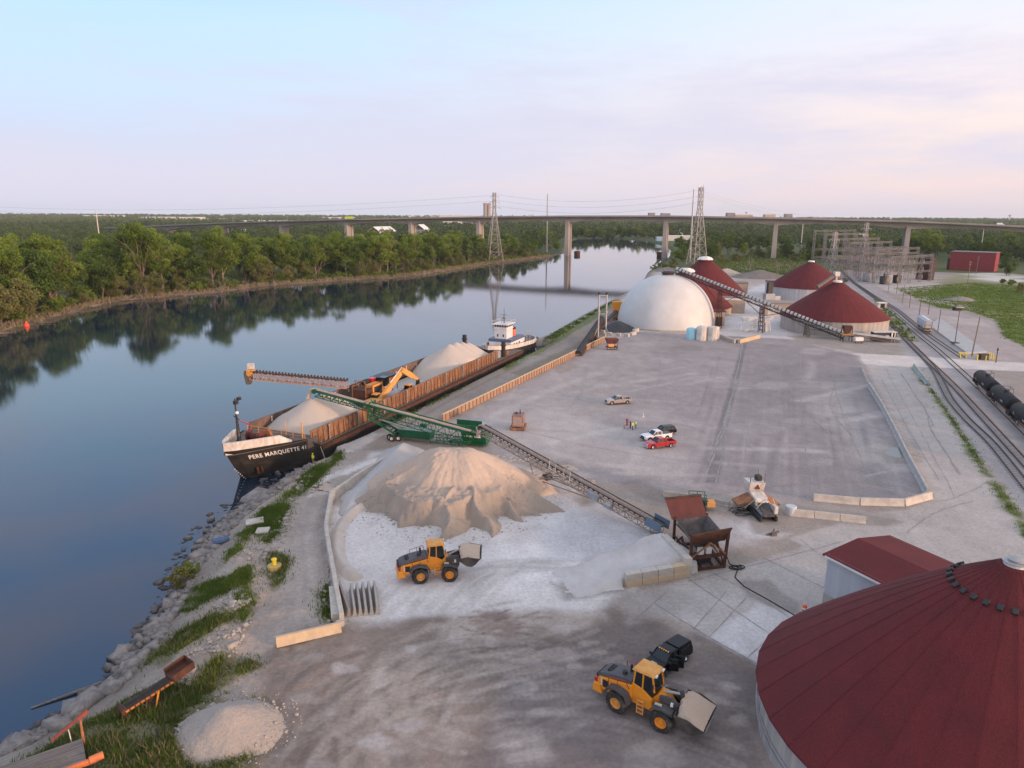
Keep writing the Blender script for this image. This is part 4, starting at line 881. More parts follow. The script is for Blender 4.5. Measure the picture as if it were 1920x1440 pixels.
for i in range(1, 53):
    c = r0.copy(); C.objects.link(c); c.parent = bg; c.location = (CARGOX0+.4+i*1.62, -6.95, 0); c.scale = (1, rnd.uniform(.7, 1.5), 1)
b = B()
for i in range(16): x = 20+i*5.2; b.box(x-.12, x+.12, 6.70, 6.84, WT+zw-1.2, WT+zw-.1-.5*(i % 2))
b.obj('wall_patches', WHITED, bg)
b = B(); b.box(CARGOX0+.1, CARGOX1-.1, -6.86, 6.86, .6+zw, .9+zw); b.obj('cargo_floor', STONEP, bg)
# foredeck gear
p = ON(443, 831, -89.6); mx = S_of(p)-89
b = B(); b.tube((5.2, 1.6, 3+zw), (5.2, 1.6, 11.6+zw), .22, .12, 8); b.tube((5.9, 1.6, 3+zw), (5.25, 1.6, 10+zw), .08, .08, 6); b.beam((4.4, .3, 8.2+zw), (6.0, 2.9, 8.2+zw), .14); b.box(5.0, 5.7, 1.3, 1.9, 10.6+zw, 11.2+zw); b.box(5.3, 6.0, .9, 1.4, 11.3+zw, 11.8+zw); b.obj('bow_mast', DARK, bg)
b = B(); b.lathe([(.26, -.2), (.3, 0), (.26, .2)], c=(5.0, 1.2, 9.2+zw), n=10); b.obj('mast_lamp', LIGHTM, bg)
b = B(); b.box(6.4, 8.6, -1.6, 1.9, 3.1+zw, 3.5+zw); b.lathe([(.9, -1.5), (.95, -1.3), (.55, -1.2), (.55, 1.2), (.95, 1.3), (.9, 1.5)], c=(7.6, 0, 4.4+zw), n=16, axis='y'); b.box(6.6, 7.2, -1.2, .2, 3.5+zw, 5.2+zw); b.obj('windlass', RUSTRED, bg, bevel=.04)
b = B(); b.lathe([(1.1, -.35), (1.15, 0), (1.1, .35)], c=(9.5, -.9, 4.3+zw), n=18, axis='x'); b.obj('hose_reel', RUSTO, bg)
b = B(); b.tube((8.2, 2.4, 3+zw), (7.6, 1.0, 6.4+zw), .16, .1, 7); b.tube((7.6, 1.0, 6.4+zw), (6.4, 2.2, 7.3+zw), .12, .07, 6); b.obj('deck_crane', REDP, bg)
for x, y in ((2.6, .7), (3.0, -.6), (4.4, -1.9), (10.8, -4.2)):
    b = B(); b.lathe([(.38, 3.05+zw), (.38, 3.75+zw), (.5, 3.8+zw), (.5, 3.95+zw), (0, 4+zw)], c=(x, y, 0), n=12); b.obj('bollard', DARK, bg)
b = B(); b.lathe([(.5, 3.1+zw), (.55, 3.5+zw), (.3, 3.9+zw), (0, 4+zw)], c=(4.6, .2, 0), n=12); b.obj('buoy_lamp', LIGHTM, bg)
b = B()
for i in range(6):
    x = 12.8; y = -6.6+i*2.6; b.tube((x, y, 3+zw), (x, y, 4.2+zw), .05, .05, 5)
b.path([(12.8, -6.6, 4.2+zw), (12.8, 6.4, 4.2+zw)], .05, 5); b.path([(12.8, -6.6, 3.6+zw), (12.8, 6.4, 3.6+zw)], .04, 5); b.tube((13.4, -5.6, 3+zw), (13.4, -5.6, 5.9+zw), .14, .14, 7); b.tube((13.3, -2.0, 3+zw), (13.1, -2.2, 6.2+zw), .1, .06, 6); b.obj('deck_railing', YELD, bg)
b = B()
for i in range(14): x = 16+i*6.1; b.tube((x, -7.75, 1.4+zw), (x, -7.75, 2.5+zw), .05, .05, 5)
b.path([(16, -7.75, 2.5+zw), (95.3, -7.75, 2.5+zw)], .035, 4); b.obj('deck_railing', RUSTO, bg)
for i in range(9):
    x = 19+i*9.6; b = B(); b.lathe([(.1, 1.4+zw), (.1, 3.9+zw), (.22, 4.0+zw), (.22, 4.25+zw), (0, 4.3+zw)], c=(x, -7.4, 0), n=8); b.obj('deck_light', GALV, bg)
b = B(); b.box(15.5, 117.5, -8.35, -8.0, .5+zw, 1.25+zw); b.obj('rub_rail', RUST, bg)
for y, u, v in ((-6.6, 944, 640), (6.4, 871, 628)):
    p = ON(u, v, -87.6-y); x = S_of(p)-89; b = B(); b.tube((x, y, .6+zw), (x, y, p[2]+zw), .62, .62, 12); b.tube((x, y, p[2]+zw-1.4), (x, y, p[2]+zw-1.1), .85, .85, 12); b.obj('mooring_post', BLACK, bg)
b = B(); b.box(102.5, 104.5, -6.2, -4.6, 1.4+zw, 3.4+zw); b.obj('deck_house', GREYP, bg, bevel=.05)
b = B(); b.box(108, 109.2, -6.8, -5.8, 1.4+zw, 2.6+zw); b.obj('winch', RUSTO, bg, bevel=.05)
b = B(); b.path([Vector((15.2, -8.05, 1.2+zw)), Vector((14.6, -9.4, -1.0+zw)), Vector((14.2, -10.4, -2.0+zw))], .05, 5); b.obj('mooring_rope', CONCL, bg)

to = SN(198, -87.6)
tg = thing('tugboat', 'white tugboat with orange funnel pushing at the stern of the barge', 'tugboat', (to[0], to[1], W), BANG)
TS = [(0, 0), (1.5, 2.2), (4, 3.7), (8, 4.6), (14, 4.9), (27, 4.9), (31, 4.3), (33.5, 3.0), (34.8, 1.3), (35.2, 0)]
tz = [3.6, 3.5, 3.2, 2.9, 2.4, 1.55, 1.55, 1.6, 1.65, 1.7]
b = B(); bb = B(); bi = B()
for sgn in (-1, 1):
    vs = []; v2 = []; v3 = []
    for (x, y), z in zip(TS, tz):
        vs += [(x*.96+.7, sgn*y*.9, -1.5), (x, sgn*y, 1.0), (x, sgn*y, z+zw-1.2)]; v2 += [(x, sgn*(y+.02), z+zw-1.25), (x, sgn*(y+.05), z+zw)]; v3 += [(x*.985+.25, sgn*(y*.96), z+zw), (x*.985+.25, sgn*y*.96, .8+zw)]
    n = len(TS); b.add(vs, [(3*i+j, 3*i+3+j, 3*i+4+j, 3*i+1+j) for i in range(n-1) for j in (0, 1)]); bb.add(v2, [(2*i, 2*i+2, 2*i+3, 2*i+1) for i in range(n-1)]); bi.add(v3, [(2*i, 2*i+2, 2*i+3, 2*i+1) for i in range(n-1)])
    bb.add([w for k in range(n) for w in ((TS[k][0], sgn*(TS[k][1]+.05), tz[k]+zw), (TS[k][0]*.985+.25, sgn*TS[k][1]*.96, tz[k]+zw+.01))], [(2*i, 2*i+2, 2*i+3, 2*i+1) for i in range(n-1)])
b.obj('hull', HULL, tg); bb.obj('bulwark', WHITED, tg); bi.obj('bulwark_lining', GREYP, tg)
b = B(); b.prism([(x, -y*.97) for x, y in TS]+[(x, y*.97) for x, y in TS[-2:0:-1]], .7+zw, .85+zw); b.obj('main_deck', mat('tug_deck', (.16, .16, .17), (.2, .12, .09), .6, .8), tg)
TW = mat('tug_white', (.74, .75, .78), (.62, .60, .60), .5, .5)
b = B(); b.box(9.5, 20.5, -3.7, 3.7, .85+zw, 3.3+zw); b.box(9.4, 20.6, -3.8, 3.8, 2.05+zw, 2.15+zw); h_ = b.obj('deckhouse', TW, tg, bevel=.06)
b = B(); b.box(9.35, 20.65, -3.85, 3.85, 3.3+zw, 4.15+zw); b.obj('blue_band', BLUEGREY, tg)
for i, x in enumerate((12, 14.2, 16.4)): b = B(); b.box(x, x+.9, -3.76, -3.6, 1.0+zw, 2.6+zw); b.obj('door', RUSTO if i == 1 else DARK, h_)
b = B(); b.box(10.2, 15.4, -2.0, 2.1, 4.15+zw, 7.3+zw); tw = b.obj('tower', TW, tg, bevel=.05)
for y in (-.9, 1.0): b = B(); b.box(10.15, 10.3, y-.2, y+.2, 4.8+zw, 5.6+zw); b.obj('window', GLASS, tw)
b = B(); b.box(10.0, 15.6, -2.25, 2.35, 7.1+zw, 7.25+zw); b.box(10.0, 15.3, -2.1, 2.2, 7.25+zw, 7.85+zw); ph_ = b.obj('wheelhouse', TW, tg)
b = B(); b.box(10.05, 15.2, -2.05, 2.15, 7.85+zw, 8.6+zw); b.obj('window_band', GLASS, ph_)
b = B()
for y in (-2.1, -1.2, -.35, .5, 1.35, 2.15): b.beam((10.0, y, 7.8+zw), (10.0, y, 8.65+zw), .12)
for x in (11.3, 12.6, 13.9, 15.2): b.beam((x, -2.1, 7.8+zw), (x, -2.1, 8.65+zw), .14)
b.obj('window_posts', TW, ph_)
b = B(); b.box(9.4, 15.9, -2.7, 2.8, 8.6+zw, 8.85+zw); b.obj('wheelhouse_roof', WHITE, ph_, bevel=.06)
b = B()
for x, y in ((9.5, -2.6), (9.5, 0), (9.5, 2.7), (12.5, -2.6), (15.8, -2.6), (15.8, 2.7), (12.5, 2.7)): b.tube((x, y, 8.85+zw), (x, y, 9.7+zw), .04, .04, 4)
b.path([(9.5, 2.7, 9.7+zw), (9.5, -2.6, 9.7+zw), (15.8, -2.6, 9.7+zw), (15.8, 2.7, 9.7+zw), (9.5, 2.7, 9.7+zw)], .04, 4); b.obj('roof_railing', WHITED, tg)
b = B(); b.tube((13, 0, 8.8+zw), (13, 0, 13.4+zw), .18, .08, 7); b.tube((12.3, -.5, 8.8+zw), (13, 0, 11.4+zw), .07, .07, 5); b.tube((12.3, .6, 8.8+zw), (13, 0, 11.4+zw), .07, .07, 5); b.beam((13, -1.1, 11.4+zw), (13, 1.1, 11.4+zw), .12); b.beam((13, -.6, 10.3+zw), (13, 1.0, 10.3+zw), .2); b.obj('radar_mast', STEEL, tg)
b = B(); b.tube((18.0, -1.0, 4.1+zw), (18.0, -1.0, 6.3+zw), .95, .9, 16); f_ = b.obj('funnel', ORANGE, tg)
b = B(); b.tube((18.0, -1.0, 6.3+zw), (18.0, -1.0, 6.8+zw), .97, .95, 16); b.tube((18, -1, 6.8+zw), (18, -1, 7.2+zw), .3, .3, 8); b.obj('funnel_top', BLACK, f_)
b = B(); b.tube((17.0, 1.2, 4.1+zw), (17.0, 1.2, 7.0+zw), .7, .7, 12); b.obj('exhaust_stack', BLACK, tg)
b = B(); b.box(20.6, 24.5, -2.6, 2.6, .85+zw, 2.6+zw); b.obj('aft_house', TW, tg, bevel=.05)
b = B(); b.lathe([(.9, -1), (.9, -.8), (.45, -.7), (.45, .7), (.9, .8), (.9, 1)], c=(27.5, 0, 1.7+zw), n=14, axis='y'); b.obj('towing_winch', RUST, tg)
for x in (22.0, 25.0): b = B(); b.tube((x, -4.2, .85+zw), (x, -4.2, 5.6+zw), .09, .07, 6); b.tube((x, -4.2, 5.5+zw), (x+1.5, -4.0, 1+zw), .05, .05, 5); b.obj('davit', GALV, tg)
b = B()
for i in range(10): a = -1.2+i*.27; b.lathe([(.12, -.16), (.36, -.16), (.36, .16), (.12, .16)], c=(31.5+3.6*math.cos(a), 4.6*math.sin(a)*.98, 1.15+zw), n=10)
b.obj('tyre_fenders', BLACK, tg)

def heap(name, label, fn, x0, x1, y0, y1, res, m, floor=0.02, group=None, cat='stone pile', rot=None, z0=0.0, extra=None):
    """heap of loose stone, fn(x, y) gives the height in world metres"""
    cx, cy = (x0+x1)/2, (y0+y1)/2
    xs, ys = np.meshgrid(np.arange(x0, x1, res), np.arange(y0, y1, res), indexing='ij'); z = fn(xs, ys)
    n1, n2 = xs.shape; id_ = np.arange(n1*n2).reshape(n1, n2); q = np.stack([id_[:-1, :-1], id_[1:, :-1], id_[1:, 1:], id_[:-1, 1:]], -1).reshape(-1, 4)
    keep = (z.ravel()[q] > floor).any(1); q = q[keep]; used = np.unique(q); re_ = np.zeros(n1*n2, int); re_[used] = np.arange(len(used))
    v = np.stack([xs.ravel()-cx, ys.ravel()-cy, z.ravel()-z0], -1)[used]
    tn = np.clip(extra(xs, ys, z), 0, 1).ravel()[used] if extra else np.zeros(len(used))
    o = npobj(name, v, re_[q], m, smooth=True, tone=tn); o.location = (cx, cy, z0)
    return tag(o, label, cat, group)
# stone on the barge
def bloc(x, y): return ((x-bo[0])*bd[0]+(y-bo[1])*bd[1], -((x-bo[0])*bn[0]+(y-bo[1])*bn[1]))
def barge_heap(peaks, sl):
    def fn(x, y):
        a, c = bloc(x, y); z = np.full(x.shape, -5.0)
        for (px, py, pz) in peaks: z = np.maximum(z, pz-sl*np.hypot(a-px, c-py)+.35*(fbm(x*.5, y*.5)-.5))
        return np.where((np.abs(c) < 6.9) & (a > CARGOX0+.2) & (a < CARGOX1-.2), z, -5)
    return fn
def pk(u, v, n): p = ON(u, v, n); a, c = bloc(p[0], p[1]); return (a, c, p[2])
P1 = [pk(583, 746, -87.6), pk(607, 736, -87.8), pk(628, 742, -88.2)]
P2 = [pk(843, 644, -87.6), pk(856, 641, -87.8), pk(868, 641, -88), pk(879, 642, -88)]
c1, c2 = bo+bd*P1[0][0], bo+bd*P2[1][0]
heap('stone_heap', 'tan stone heap in the front of the barge under the green conveyor', barge_heap(P1, .60), c1[0]-24, c1[0]+24, c1[1]-24, c1[1]+26, .35, STONEB, 1.0, 'stone heaps on the barge', z0=.9)
heap('stone_heap', 'tan stone heap with row of sharp crests near the tugboat', barge_heap(P2, .60), c2[0]-22, c2[0]+22, c2[1]-22, c2[1]+24, .35, STONEB, 1.0, 'stone heaps on the barge', z0=.9)

# ------------------------------------------------------------------ conveyors
def wheel(b_t, b_r, c, r, w, ang):      # tyre and rim about an axle along the direction ang
    ax = Vector((math.cos(ang), math.sin(ang), 0)); c = Vector(c)
    return c-ax*w/2, c+ax*w/2
def tyre(parent, c, r, w, ang, rimm=WHITED, name='wheel', tread=False):
    b = B(); prof = [(r*.52, -w/2), (r*.86, -w/2), (r*.97, -w*.40), (r, -w*.28), (r, w*.28), (r*.97, w*.40), (r*.86, w/2), (r*.52, w/2)]
    b.lathe(prof, n=28, axis='y', cap=False)
    if tread:
        for i in range(22):
            t = 2*math.pi*i/22
            for s in (-1, 1):
                p0 = (r*1.0*math.cos(t), s*w*.05, r*1.0*math.sin(t)); p1 = (r*1.0*math.cos(t+.14), s*w*.42, r*1.0*math.sin(t+.14)); b.beam(p0, p1, r*.09, r*.07, up=(math.cos(t), 0, math.sin(t)))
    o = b.obj(name, TYRED if tread else BLACK, parent, smooth=not tread); o.location = c; o.rotation_euler = (0, 0, ang)
    b = B(); b.lathe([(0, -w*.36), (r*.2, -w*.36), (r*.26, -w*.22), (r*.44, -w*.18), (r*.55, -w*.44), (r*.55, w*.44), (r*.44, w*.18), (r*.26, w*.22), (r*.2, w*.36), (0, w*.36)], n=20, axis='y'); b.obj('rim', rimm, o)
    return o
def belt(b, p, q, w, z=.12, sag=.1):
    p, q = Vector(p), Vector(q); d = (q-p).normalized(); a = d.cross(Vector((0, 0, 1))).normalized(); u = a.cross(d)
    prof = [(-w/2, z+sag), (-w*.22, z), (w*.22, z), (w/2, z+sag), (w/2, z+sag-.06), (w*.22, z-.06), (-w*.22, z-.06), (-w/2, z+sag-.06)]
    b.loft([[c+a*x+u*h for x, h in prof] for c in (p, q)])
def stoneload(b, p, q, w, h=.22, z=.14):
    p, q = Vector(p), Vector(q); d = (q-p).normalized(); a = d.cross(Vector((0, 0, 1))).normalized(); u = a.cross(d); n = 40; rings = []
    for i in range(n+1):
        c = p.lerp(q, i/n); hh = h*rnd.uniform(.75, 1.2); rings.append([c+a*(-w*.36)+u*z, c+a*(-w*.15)+u*(z+hh*.8), c+a*(w*.03)+u*(z+hh), c+a*(w*.2)+u*(z+hh*.7), c+a*(w*.36)+u*z])
    b.loft(rings)
# green stacker
hd = Vector(ON(592, 733, -86.6)); tl = Vector((-6.2, 127.2, 3.3)); of = (float(hd.x+tl.x)/2, float(hd.y+tl.y)/2, 0)
gs = thing('stacking_conveyor', 'long green mobile stacking conveyor dropping stone into the barge', 'conveyor', of)
dd = (tl-hd).normalized(); sd = dd.cross(Vector((0, 0, 1))).normalized(); upv = sd.cross(dd); upv = upv if upv.z > 0 else -upv
mid = hd.lerp(tl, .36)
b = B(of); b.truss(hd+dd*.3, mid+dd*2, 1.3, 1.0, 16, .12, .08); b.obj('inner_truss', GREEN, gs)
b = B(of); b.truss(mid+upv*.25, tl-dd*1.2, 1.7, 1.9, 15, .12, .07); b.obj('outer_truss', GREEN, gs)
b = B(of); belt(b, hd, tl, 1.15, .3); b.obj('belt', BELT, gs)
b = B(of); stoneload(b, hd+dd*.2, tl-dd*1.5, 1.15, .3, .32); b.obj('stone_on_belt', BELTSAND, gs)
b = B(of); b.tube(hd-sd*.8, hd+sd*.8, .42, .42, 14); b.obj('head_pulley', GREEN, gs)
b = B(of)
for s in (-1, 1): b.beam(mid-dd*.5+sd*s*.95+upv*.35, tl-dd*2+sd*s*.98+upv*.35, .1, .3)
for s in (-1, 1): b.beam(hd+dd*.5+sd*s*.68+upv*.25, mid+sd*s*.68+upv*.25, .08, .25)
b.obj('skirt_board', GREEN, gs)
b = B(of); b.beam(mid-sd*1.2-upv*2, mid-sd*1.2+upv*.9, .22); b.beam(mid+sd*1.2-upv*2, mid+sd*1.2+upv*.9, .22); b.beam(mid-sd*1.2+upv*.9, mid+sd*1.2+upv*.9, .2); b.beam(mid-sd*1.3-upv*2, mid+sd*1.3-upv*2, .3); b.beam(mid-sd*1.2-upv*2+dd*1.5, mid-sd*1.2+upv*.9-dd*1, .12); b.beam(mid+sd*1.2-upv*2+dd*1.5, mid+sd*1.2+upv*.9-dd*1, .12); b.obj('support_cradle', GREEN, gs)
wb_ = Vector((*G(745, 822)[:2], 1.2)); tp = mid-upv*2
b = B(of)
for s in (-1, 1):
    b.beam(tp+sd*s*1.0, wb_+sd*s*1.0, .34); b.beam(tp.lerp(wb_, .1)+sd*s*1.0-dd*.1, tp.lerp(wb_, .75)+sd*s*1.0+Vector((.5, 0, .5)), .2)
    for f in (.2, .4, .6, .8): b.beam(tp.lerp(wb_, f)-sd*1.0, tp.lerp(wb_, f)+sd*1.0, .14)
b.obj('raising_leg', GREEN, gs)
b = B(of); b.tube(tp.lerp(wb_, .25)+Vector((.3, 0, .2)), wb_+Vector((3.2, -.5, .6)), .14, .2, 8); b.obj('lift_ram', GALV, gs)
for i, (du, dw) in enumerate(((-.9, -1.4), (-.9, 1.4), (1.1, -1.5), (1.1, 1.5), (-.1, -2.0), (-.1, 2.0))):
    c = wb_+dd*du+sd*dw; tyre(gs, (c.x-of[0], c.y-of[1], .62), .62, .5, math.atan2(dd.y, dd.x), WHITE)
b = B(of); b.beam(wb_-sd*2.2, wb_+sd*2.2, .4, .35); b.obj('axle', GREEN, gs)
bx = Vector((*G(783, 826)[:2], 0)); hx = math.atan2(dd.y, dd.x)
b = B(); b.hexa([(-3.2, -1.2, .75), (3.0, -1.2, .75), (3.0, 1.2, .75), (-3.2, 1.2, .75), (-3.6, -1.2, 2.3), (3.2, -1.2, 2.3), (3.2, 1.2, 2.3), (-3.6, 1.2, 2.3)]); o = b.obj('power_box', GREEN, gs, bevel=.05); o.location = (bx.x-of[0], bx.y-of[1], 0); o.rotation_euler = (0, 0, hx)
b = B(); b.box(-3.6, 3.2, -1.22, 1.22, 2.31, 2.36); b2 = b.obj('dusty_lid', GREENTOP, o)
b = B(); b.box(.5, 1.7, -1.9, -1.3, 2.6, 3.2) if False else b.box(-.2, 1.0, 1.6, 2.3, .9, 2.9); b.obj('control_cabinet', GREEN, o)
b = B(of); e0, e1 = bx+dd*3.2+Vector((0, 0, 1.9)), Vector((tl.x, tl.y, 1.9))-dd*1.0; b.truss(e0, e1-dd*1.5, 2.0, 1.2, 9, .11, .065); b.obj('under_frame', GREEN, gs)
tc_ = G(893, 836); b = B()
b.hexa([(-2.2, -1.35, .5), (2.4, -1.35, .5), (2.4, 1.35, .5), (-2.2, 1.35, .5), (-2.6, -1.7, 2.9), (2.4, -1.7, 3.3), (2.4, 1.7, 3.3), (-2.6, 1.7, 2.9)]); o = b.obj('tail_hopper', GREEN, gs, bevel=.05); o.location = (tc_[0]-of[0], tc_[1]+1.0-of[1], 0); o.rotation_euler = (0, 0, hx)
b = B(); b.box(-2.3, 2.2, -1.2, 1.2, 2.95, 3.12); b.obj('hopper_stone', BELTSAND, o)
b = B(); b.box(-4.6, .5, -1.75, -1.6, 3.0, 4.1); b.box(-4.6, .5, 1.6, 1.75, 3.0, 4.1); b.obj('loading_skirt', GREEN, o)
b = B()      # faded white lettering, too worn to read
for x, w_, h0_ in ((-1.9, .16, .3), (-1.45, .3, .42), (-1.05, .26, .4), (-.72, .3, .42), (-.32, .12, .36), (.12, .28, .42), (.48, .26, .38), (.82, .3, .42), (1.2, .26, .36)):
    y_ = lambda z: -1.36-.35*(z-.5)/2.5
    b.add([(x, y_(1.75)-.02, 1.75), (x+w_*.45, y_(1.75)-.02, 1.75), (x+w_*.55, y_(1.75+h0_)-.02, 1.75+h0_), (x+.05, y_(1.75+h0_)-.02, 1.75+h0_)], [(0, 1, 2, 3)]); b.add([(x+w_*.6, y_(1.8)-.02, 1.8), (x+w_, y_(1.8)-.02, 1.8), (x+w_, y_(1.72+h0_)-.02, 1.72+h0_), (x+w_*.66, y_(1.72+h0_)-.02, 1.72+h0_)], [(0, 1, 2, 3)])
b.obj('faded_lettering', WHITE, o)
b = B(); b.box(-5, -2.4, -1.5, -1.2, .35, .8); b.box(-5, 2, -1.7, -1.45, .35, .75); b.obj('tail_skid', GREEN, o)
# falling stone at the head
b = B(); pts = [hd-dd*.2+upv*.5]
for i in range(1, 8): t = i*.16; pts.append(hd-dd*(.3+2.2*t)+Vector((0, 0, .5-4.9*t*t)))
rings = [[p+Vector((math.cos(a)*rr, math.sin(a)*rr*.9, 0)) for a in np.linspace(0, 2*math.pi, 9)[:-1]] for p, rr in zip(pts, (.38, .45, .48, .46, .44, .42, .42, .5))]
b.loft(rings); tag(b.obj('falling_stone', STONEB, None, smooth=True), 'curved stream of stone falling off the head of the green conveyor', 'stone stream')
# feed conveyor from the hopper
c0, c1 = Vector((20.4, 91.6, 1.4)), Vector((-5.2, 121.3, 6.5)); dc = (c1-c0).normalized(); sc_ = dc.cross(Vector((0, 0, 1))).normalized(); uc = sc_.cross(dc)
of = (7.5, 106, 0)
fc = thing('feed_conveyor', 'rusty white truss conveyor rising from the rusty hopper to the green stacker', 'conveyor', of)
CW = mat('conveyor_frame', (.34, .31, .28), (.20, .14, .11), .9, .7)
b = B(of); b.truss(c0, c1, 1.25, 1.15, 34, .10, .065); b.obj('truss', CW, fc)
b = B(of); belt(b, c0-dc*.4, c1, 1.05, .3); b.obj('belt', BELT, fc)
b = B(of); stoneload(b, c0+dc*1.5, c1-dc*.2, 1.05, .28, .32); b.obj('stone_on_belt', mat('pink_stone_on_belt', (.34, .25, .20), (.26, .20, .17), 3, .9), fc)
b = B(of)
for i in range(40):
    p = c0.lerp(c1, (i+.5)/40)
    for s in (-1, 1): b.beam(p+sc_*s*.3, p+sc_*s*.66+uc*.36, .09)
    b.beam(p-sc_*.66, p+sc_*.66, .08)
b.obj('idlers', RUSTRED, fc)
b = B(of); b.beam(c0-sc_*.68+uc*.4, c1-sc_*.68+uc*.4, .06, .1); b.beam(c0+sc_*.68+uc*.4, c1+sc_*.68+uc*.4, .06, .1); b.obj('cable_tray', DARK, fc)
b = B(of); b.tube(c1-sc_*.75, c1+sc_*.75, .36, .36, 12); b.obj('head_pulley', RUST, fc)
gw = Vector((*G(1012, 905)[:2], 0)); at_ = c0.lerp(c1, .66)-uc*1.15; at2 = c0.lerp(c1, .50)-uc*1.15
b = B(of)
for s in (-1, 1): b.beam(at_+sc_*s*.6, gw+sc_*s*1.2+Vector((0, 0, .9)), .18); b.beam(at2+sc_*s*.6, gw+sc_*s*1.2+Vector((0, 0, .9)), .16); b.beam(c0.lerp(c1, .3)-uc*1.15+sc_*s*.6, gw+sc_*s*1.0+Vector((0, 0, .9)), .14)
b.beam(gw-sc_*2.2+Vector((0, 0, .8)), gw+sc_*2.2+Vector((0, 0, .8)), .26)
for f in (.3, .6): b.beam(at_.lerp(gw, f)-sc_*.9, at_.lerp(gw, f)+sc_*.9, .1)
b.obj('undercarriage', CW, fc)
for s, k in ((-1, -.55), (-1, .55), (1, -.55), (1, .55)):
    c = gw+sc_*s*1.7+sc_*k*.9; tyre(fc, (c.x-of[0], c.y-of[1], .62), .62, .42, math.atan2(dc.y, dc.x), CHROME)
pm = c0.lerp(c1, .30)+sc_*.95*(1 if sc_.y < 0 else -1)-uc*.4
b = B(of); b.beam(pm-dc*1.1, pm+dc*1.1, .5, 1.0); b.obj('control_box', GREYP, fc, bevel=.04)
pm2 = c0.lerp(c1, .22)+sc_*.95*(1 if sc_.y < 0 else -1)-uc*.5
b = B(of); b.tube(pm2-dc*.5, pm2+dc*.5, .38, .38, 12); b.beam(pm2-dc*.8-uc*.4, pm2+dc*.9-uc*.4, .5, .2); b.obj('drive_motor', GALV, fc)
b = B(of)
for f in (.42, .5): p = c0.lerp(c1, f); b.path([p-sc_*1.2, p-sc_*1.2+uc*1.5, p-sc_*1.2+uc*1.5+dc*1.4, p-sc_*1.2+dc*1.4], .04, 5)
b.obj('hand_rail', WHITED, fc)
b = B(of); tlp = c0-dc*.6; b.beam(tlp+sc_*.95+uc*.3, tlp+sc_*.95+uc*.3+dc*2.6, .08, 1.3); b.beam(tlp-sc_*.95+uc*.3, tlp-sc_*.95+uc*.3+dc*2.6, .08, 1.3); b.obj('loading_skirt', mat('blue_paint', (.10, .17, .26), (.14, .2, .27), .8), fc)
b = B()
b.loft([[c1+dc*.3+uc*.3+dc*(1.0*t)+Vector((0, 0, -3.2*t*t))+Vector((math.cos(a)*.35, math.sin(a)*.35, 0)) for a in np.linspace(0, 6.283, 9)[:-1]] for t in np.linspace(0, .9, 7)])
tag(b.obj('falling_stone', STONEB, None, smooth=True), 'short stream of stone dropping from the feed conveyor into the green hopper', 'stone stream')

# rusty loading hopper
f0, f1, k0 = G(1294, 1072)[:2], G(1357, 1064)[:2], G(1247, 1002)[:2]
hx_ = (f1-f0)/np.linalg.norm(f1-f0); hl = (k0-f0)/np.linalg.norm(k0-f0); hang = math.atan2(hx_[1], hx_[0]); Wh = np.linalg.norm(f1-f0); Lh = 10.0
hp = thing('loading_hopper', 'tall rusty steel loading hopper with tilted red back plate', 'hopper', (f0[0], f0[1], 0))
def HP(x, y, z): p = hx_*x+hl*y*.92; return (p[0], p[1], z*.82)
b = B(); z1 = 3.9
for x in (0, Wh):
    b.beam(HP(x, 0, 0), HP(x*1.0+(-.2 if x == 0 else .2), -.3, 6.2), .34, .3); b.beam(HP(x, Lh*.75, 0), HP(x, Lh*.75, 5.2), .32)
    b.beam(HP(x, -.2, .2), HP(x, Lh*.9, .2), .3); b.beam(HP(x, 0, 2.1), HP(x, Lh*.75, 2.1), .2); b.beam(HP(x, 0, .3), HP(x, Lh*.4, 3.6), .16); b.beam(HP(x, Lh*.75, .3), HP(x, Lh*.4, 3.6), .16)
b.beam(HP(0, 0, .25), HP(Wh, 0, .25), .3); b.beam(HP(-.1, -.12, 2.3), HP(Wh+.1, -.12, 2.3), .36); b.beam(HP(0, Lh*.75, .25), HP(Wh, Lh*.75, .25), .26); b.beam(HP(Wh*.35, 0, .3), HP(Wh*.35, Lh*.9, .3), .22); b.beam(HP(Wh*.7, 0, .3), HP(Wh*.7, Lh*.9, .3), .22)
b.obj('frame', RUST, hp)
b = B(); b.beam(HP(0.05, -.3, 2.5), HP(Wh/2, -.62, 4.7), .16); b.beam(HP(Wh-.05, -.3, 2.5), HP(Wh/2, -.62, 4.7), .16); b.beam(HP(Wh/2, -.62, 4.7), HP(Wh*.82, .3, 2.4), .14); b.obj('front_brace', RUSTO, hp)
b = B(); t0 = [(-.1, .2), (Wh+.1, .2), (Wh+.1, Lh*.74), (-.1, Lh*.74)]; t1_ = [(Wh*.3, 1.8), (Wh*.7, 1.8), (Wh*.7, Lh*.6), (Wh*.3, Lh*.6)]
vs = [HP(x, y, 5.0) for x, y in t0]+[HP(x, y, 2.4) for x, y in t1_]+[HP(x+(.1 if x < 1 else -.1), y+(.1 if y < 1 else -.1), 5.0) for x, y in t0]+[HP(x, y, 2.6) for x, y in t1_]
b.add(vs, [(0, 1, 5, 4), (1, 2, 6, 5), (2, 3, 7, 6), (3, 0, 4, 7), (8, 12, 13, 9), (9, 13, 14, 10), (10, 14, 15, 11), (11, 15, 12, 8), (4, 5, 6, 7), (12, 15, 14, 13), (0, 8, 9, 1), (1, 9, 10, 2), (2, 10, 11, 3), (3, 11, 8, 0)]); b.obj('bin', mat('hopper_bin', (.06, .055, .055), (.16, .13, .12), .8, .8), hp)
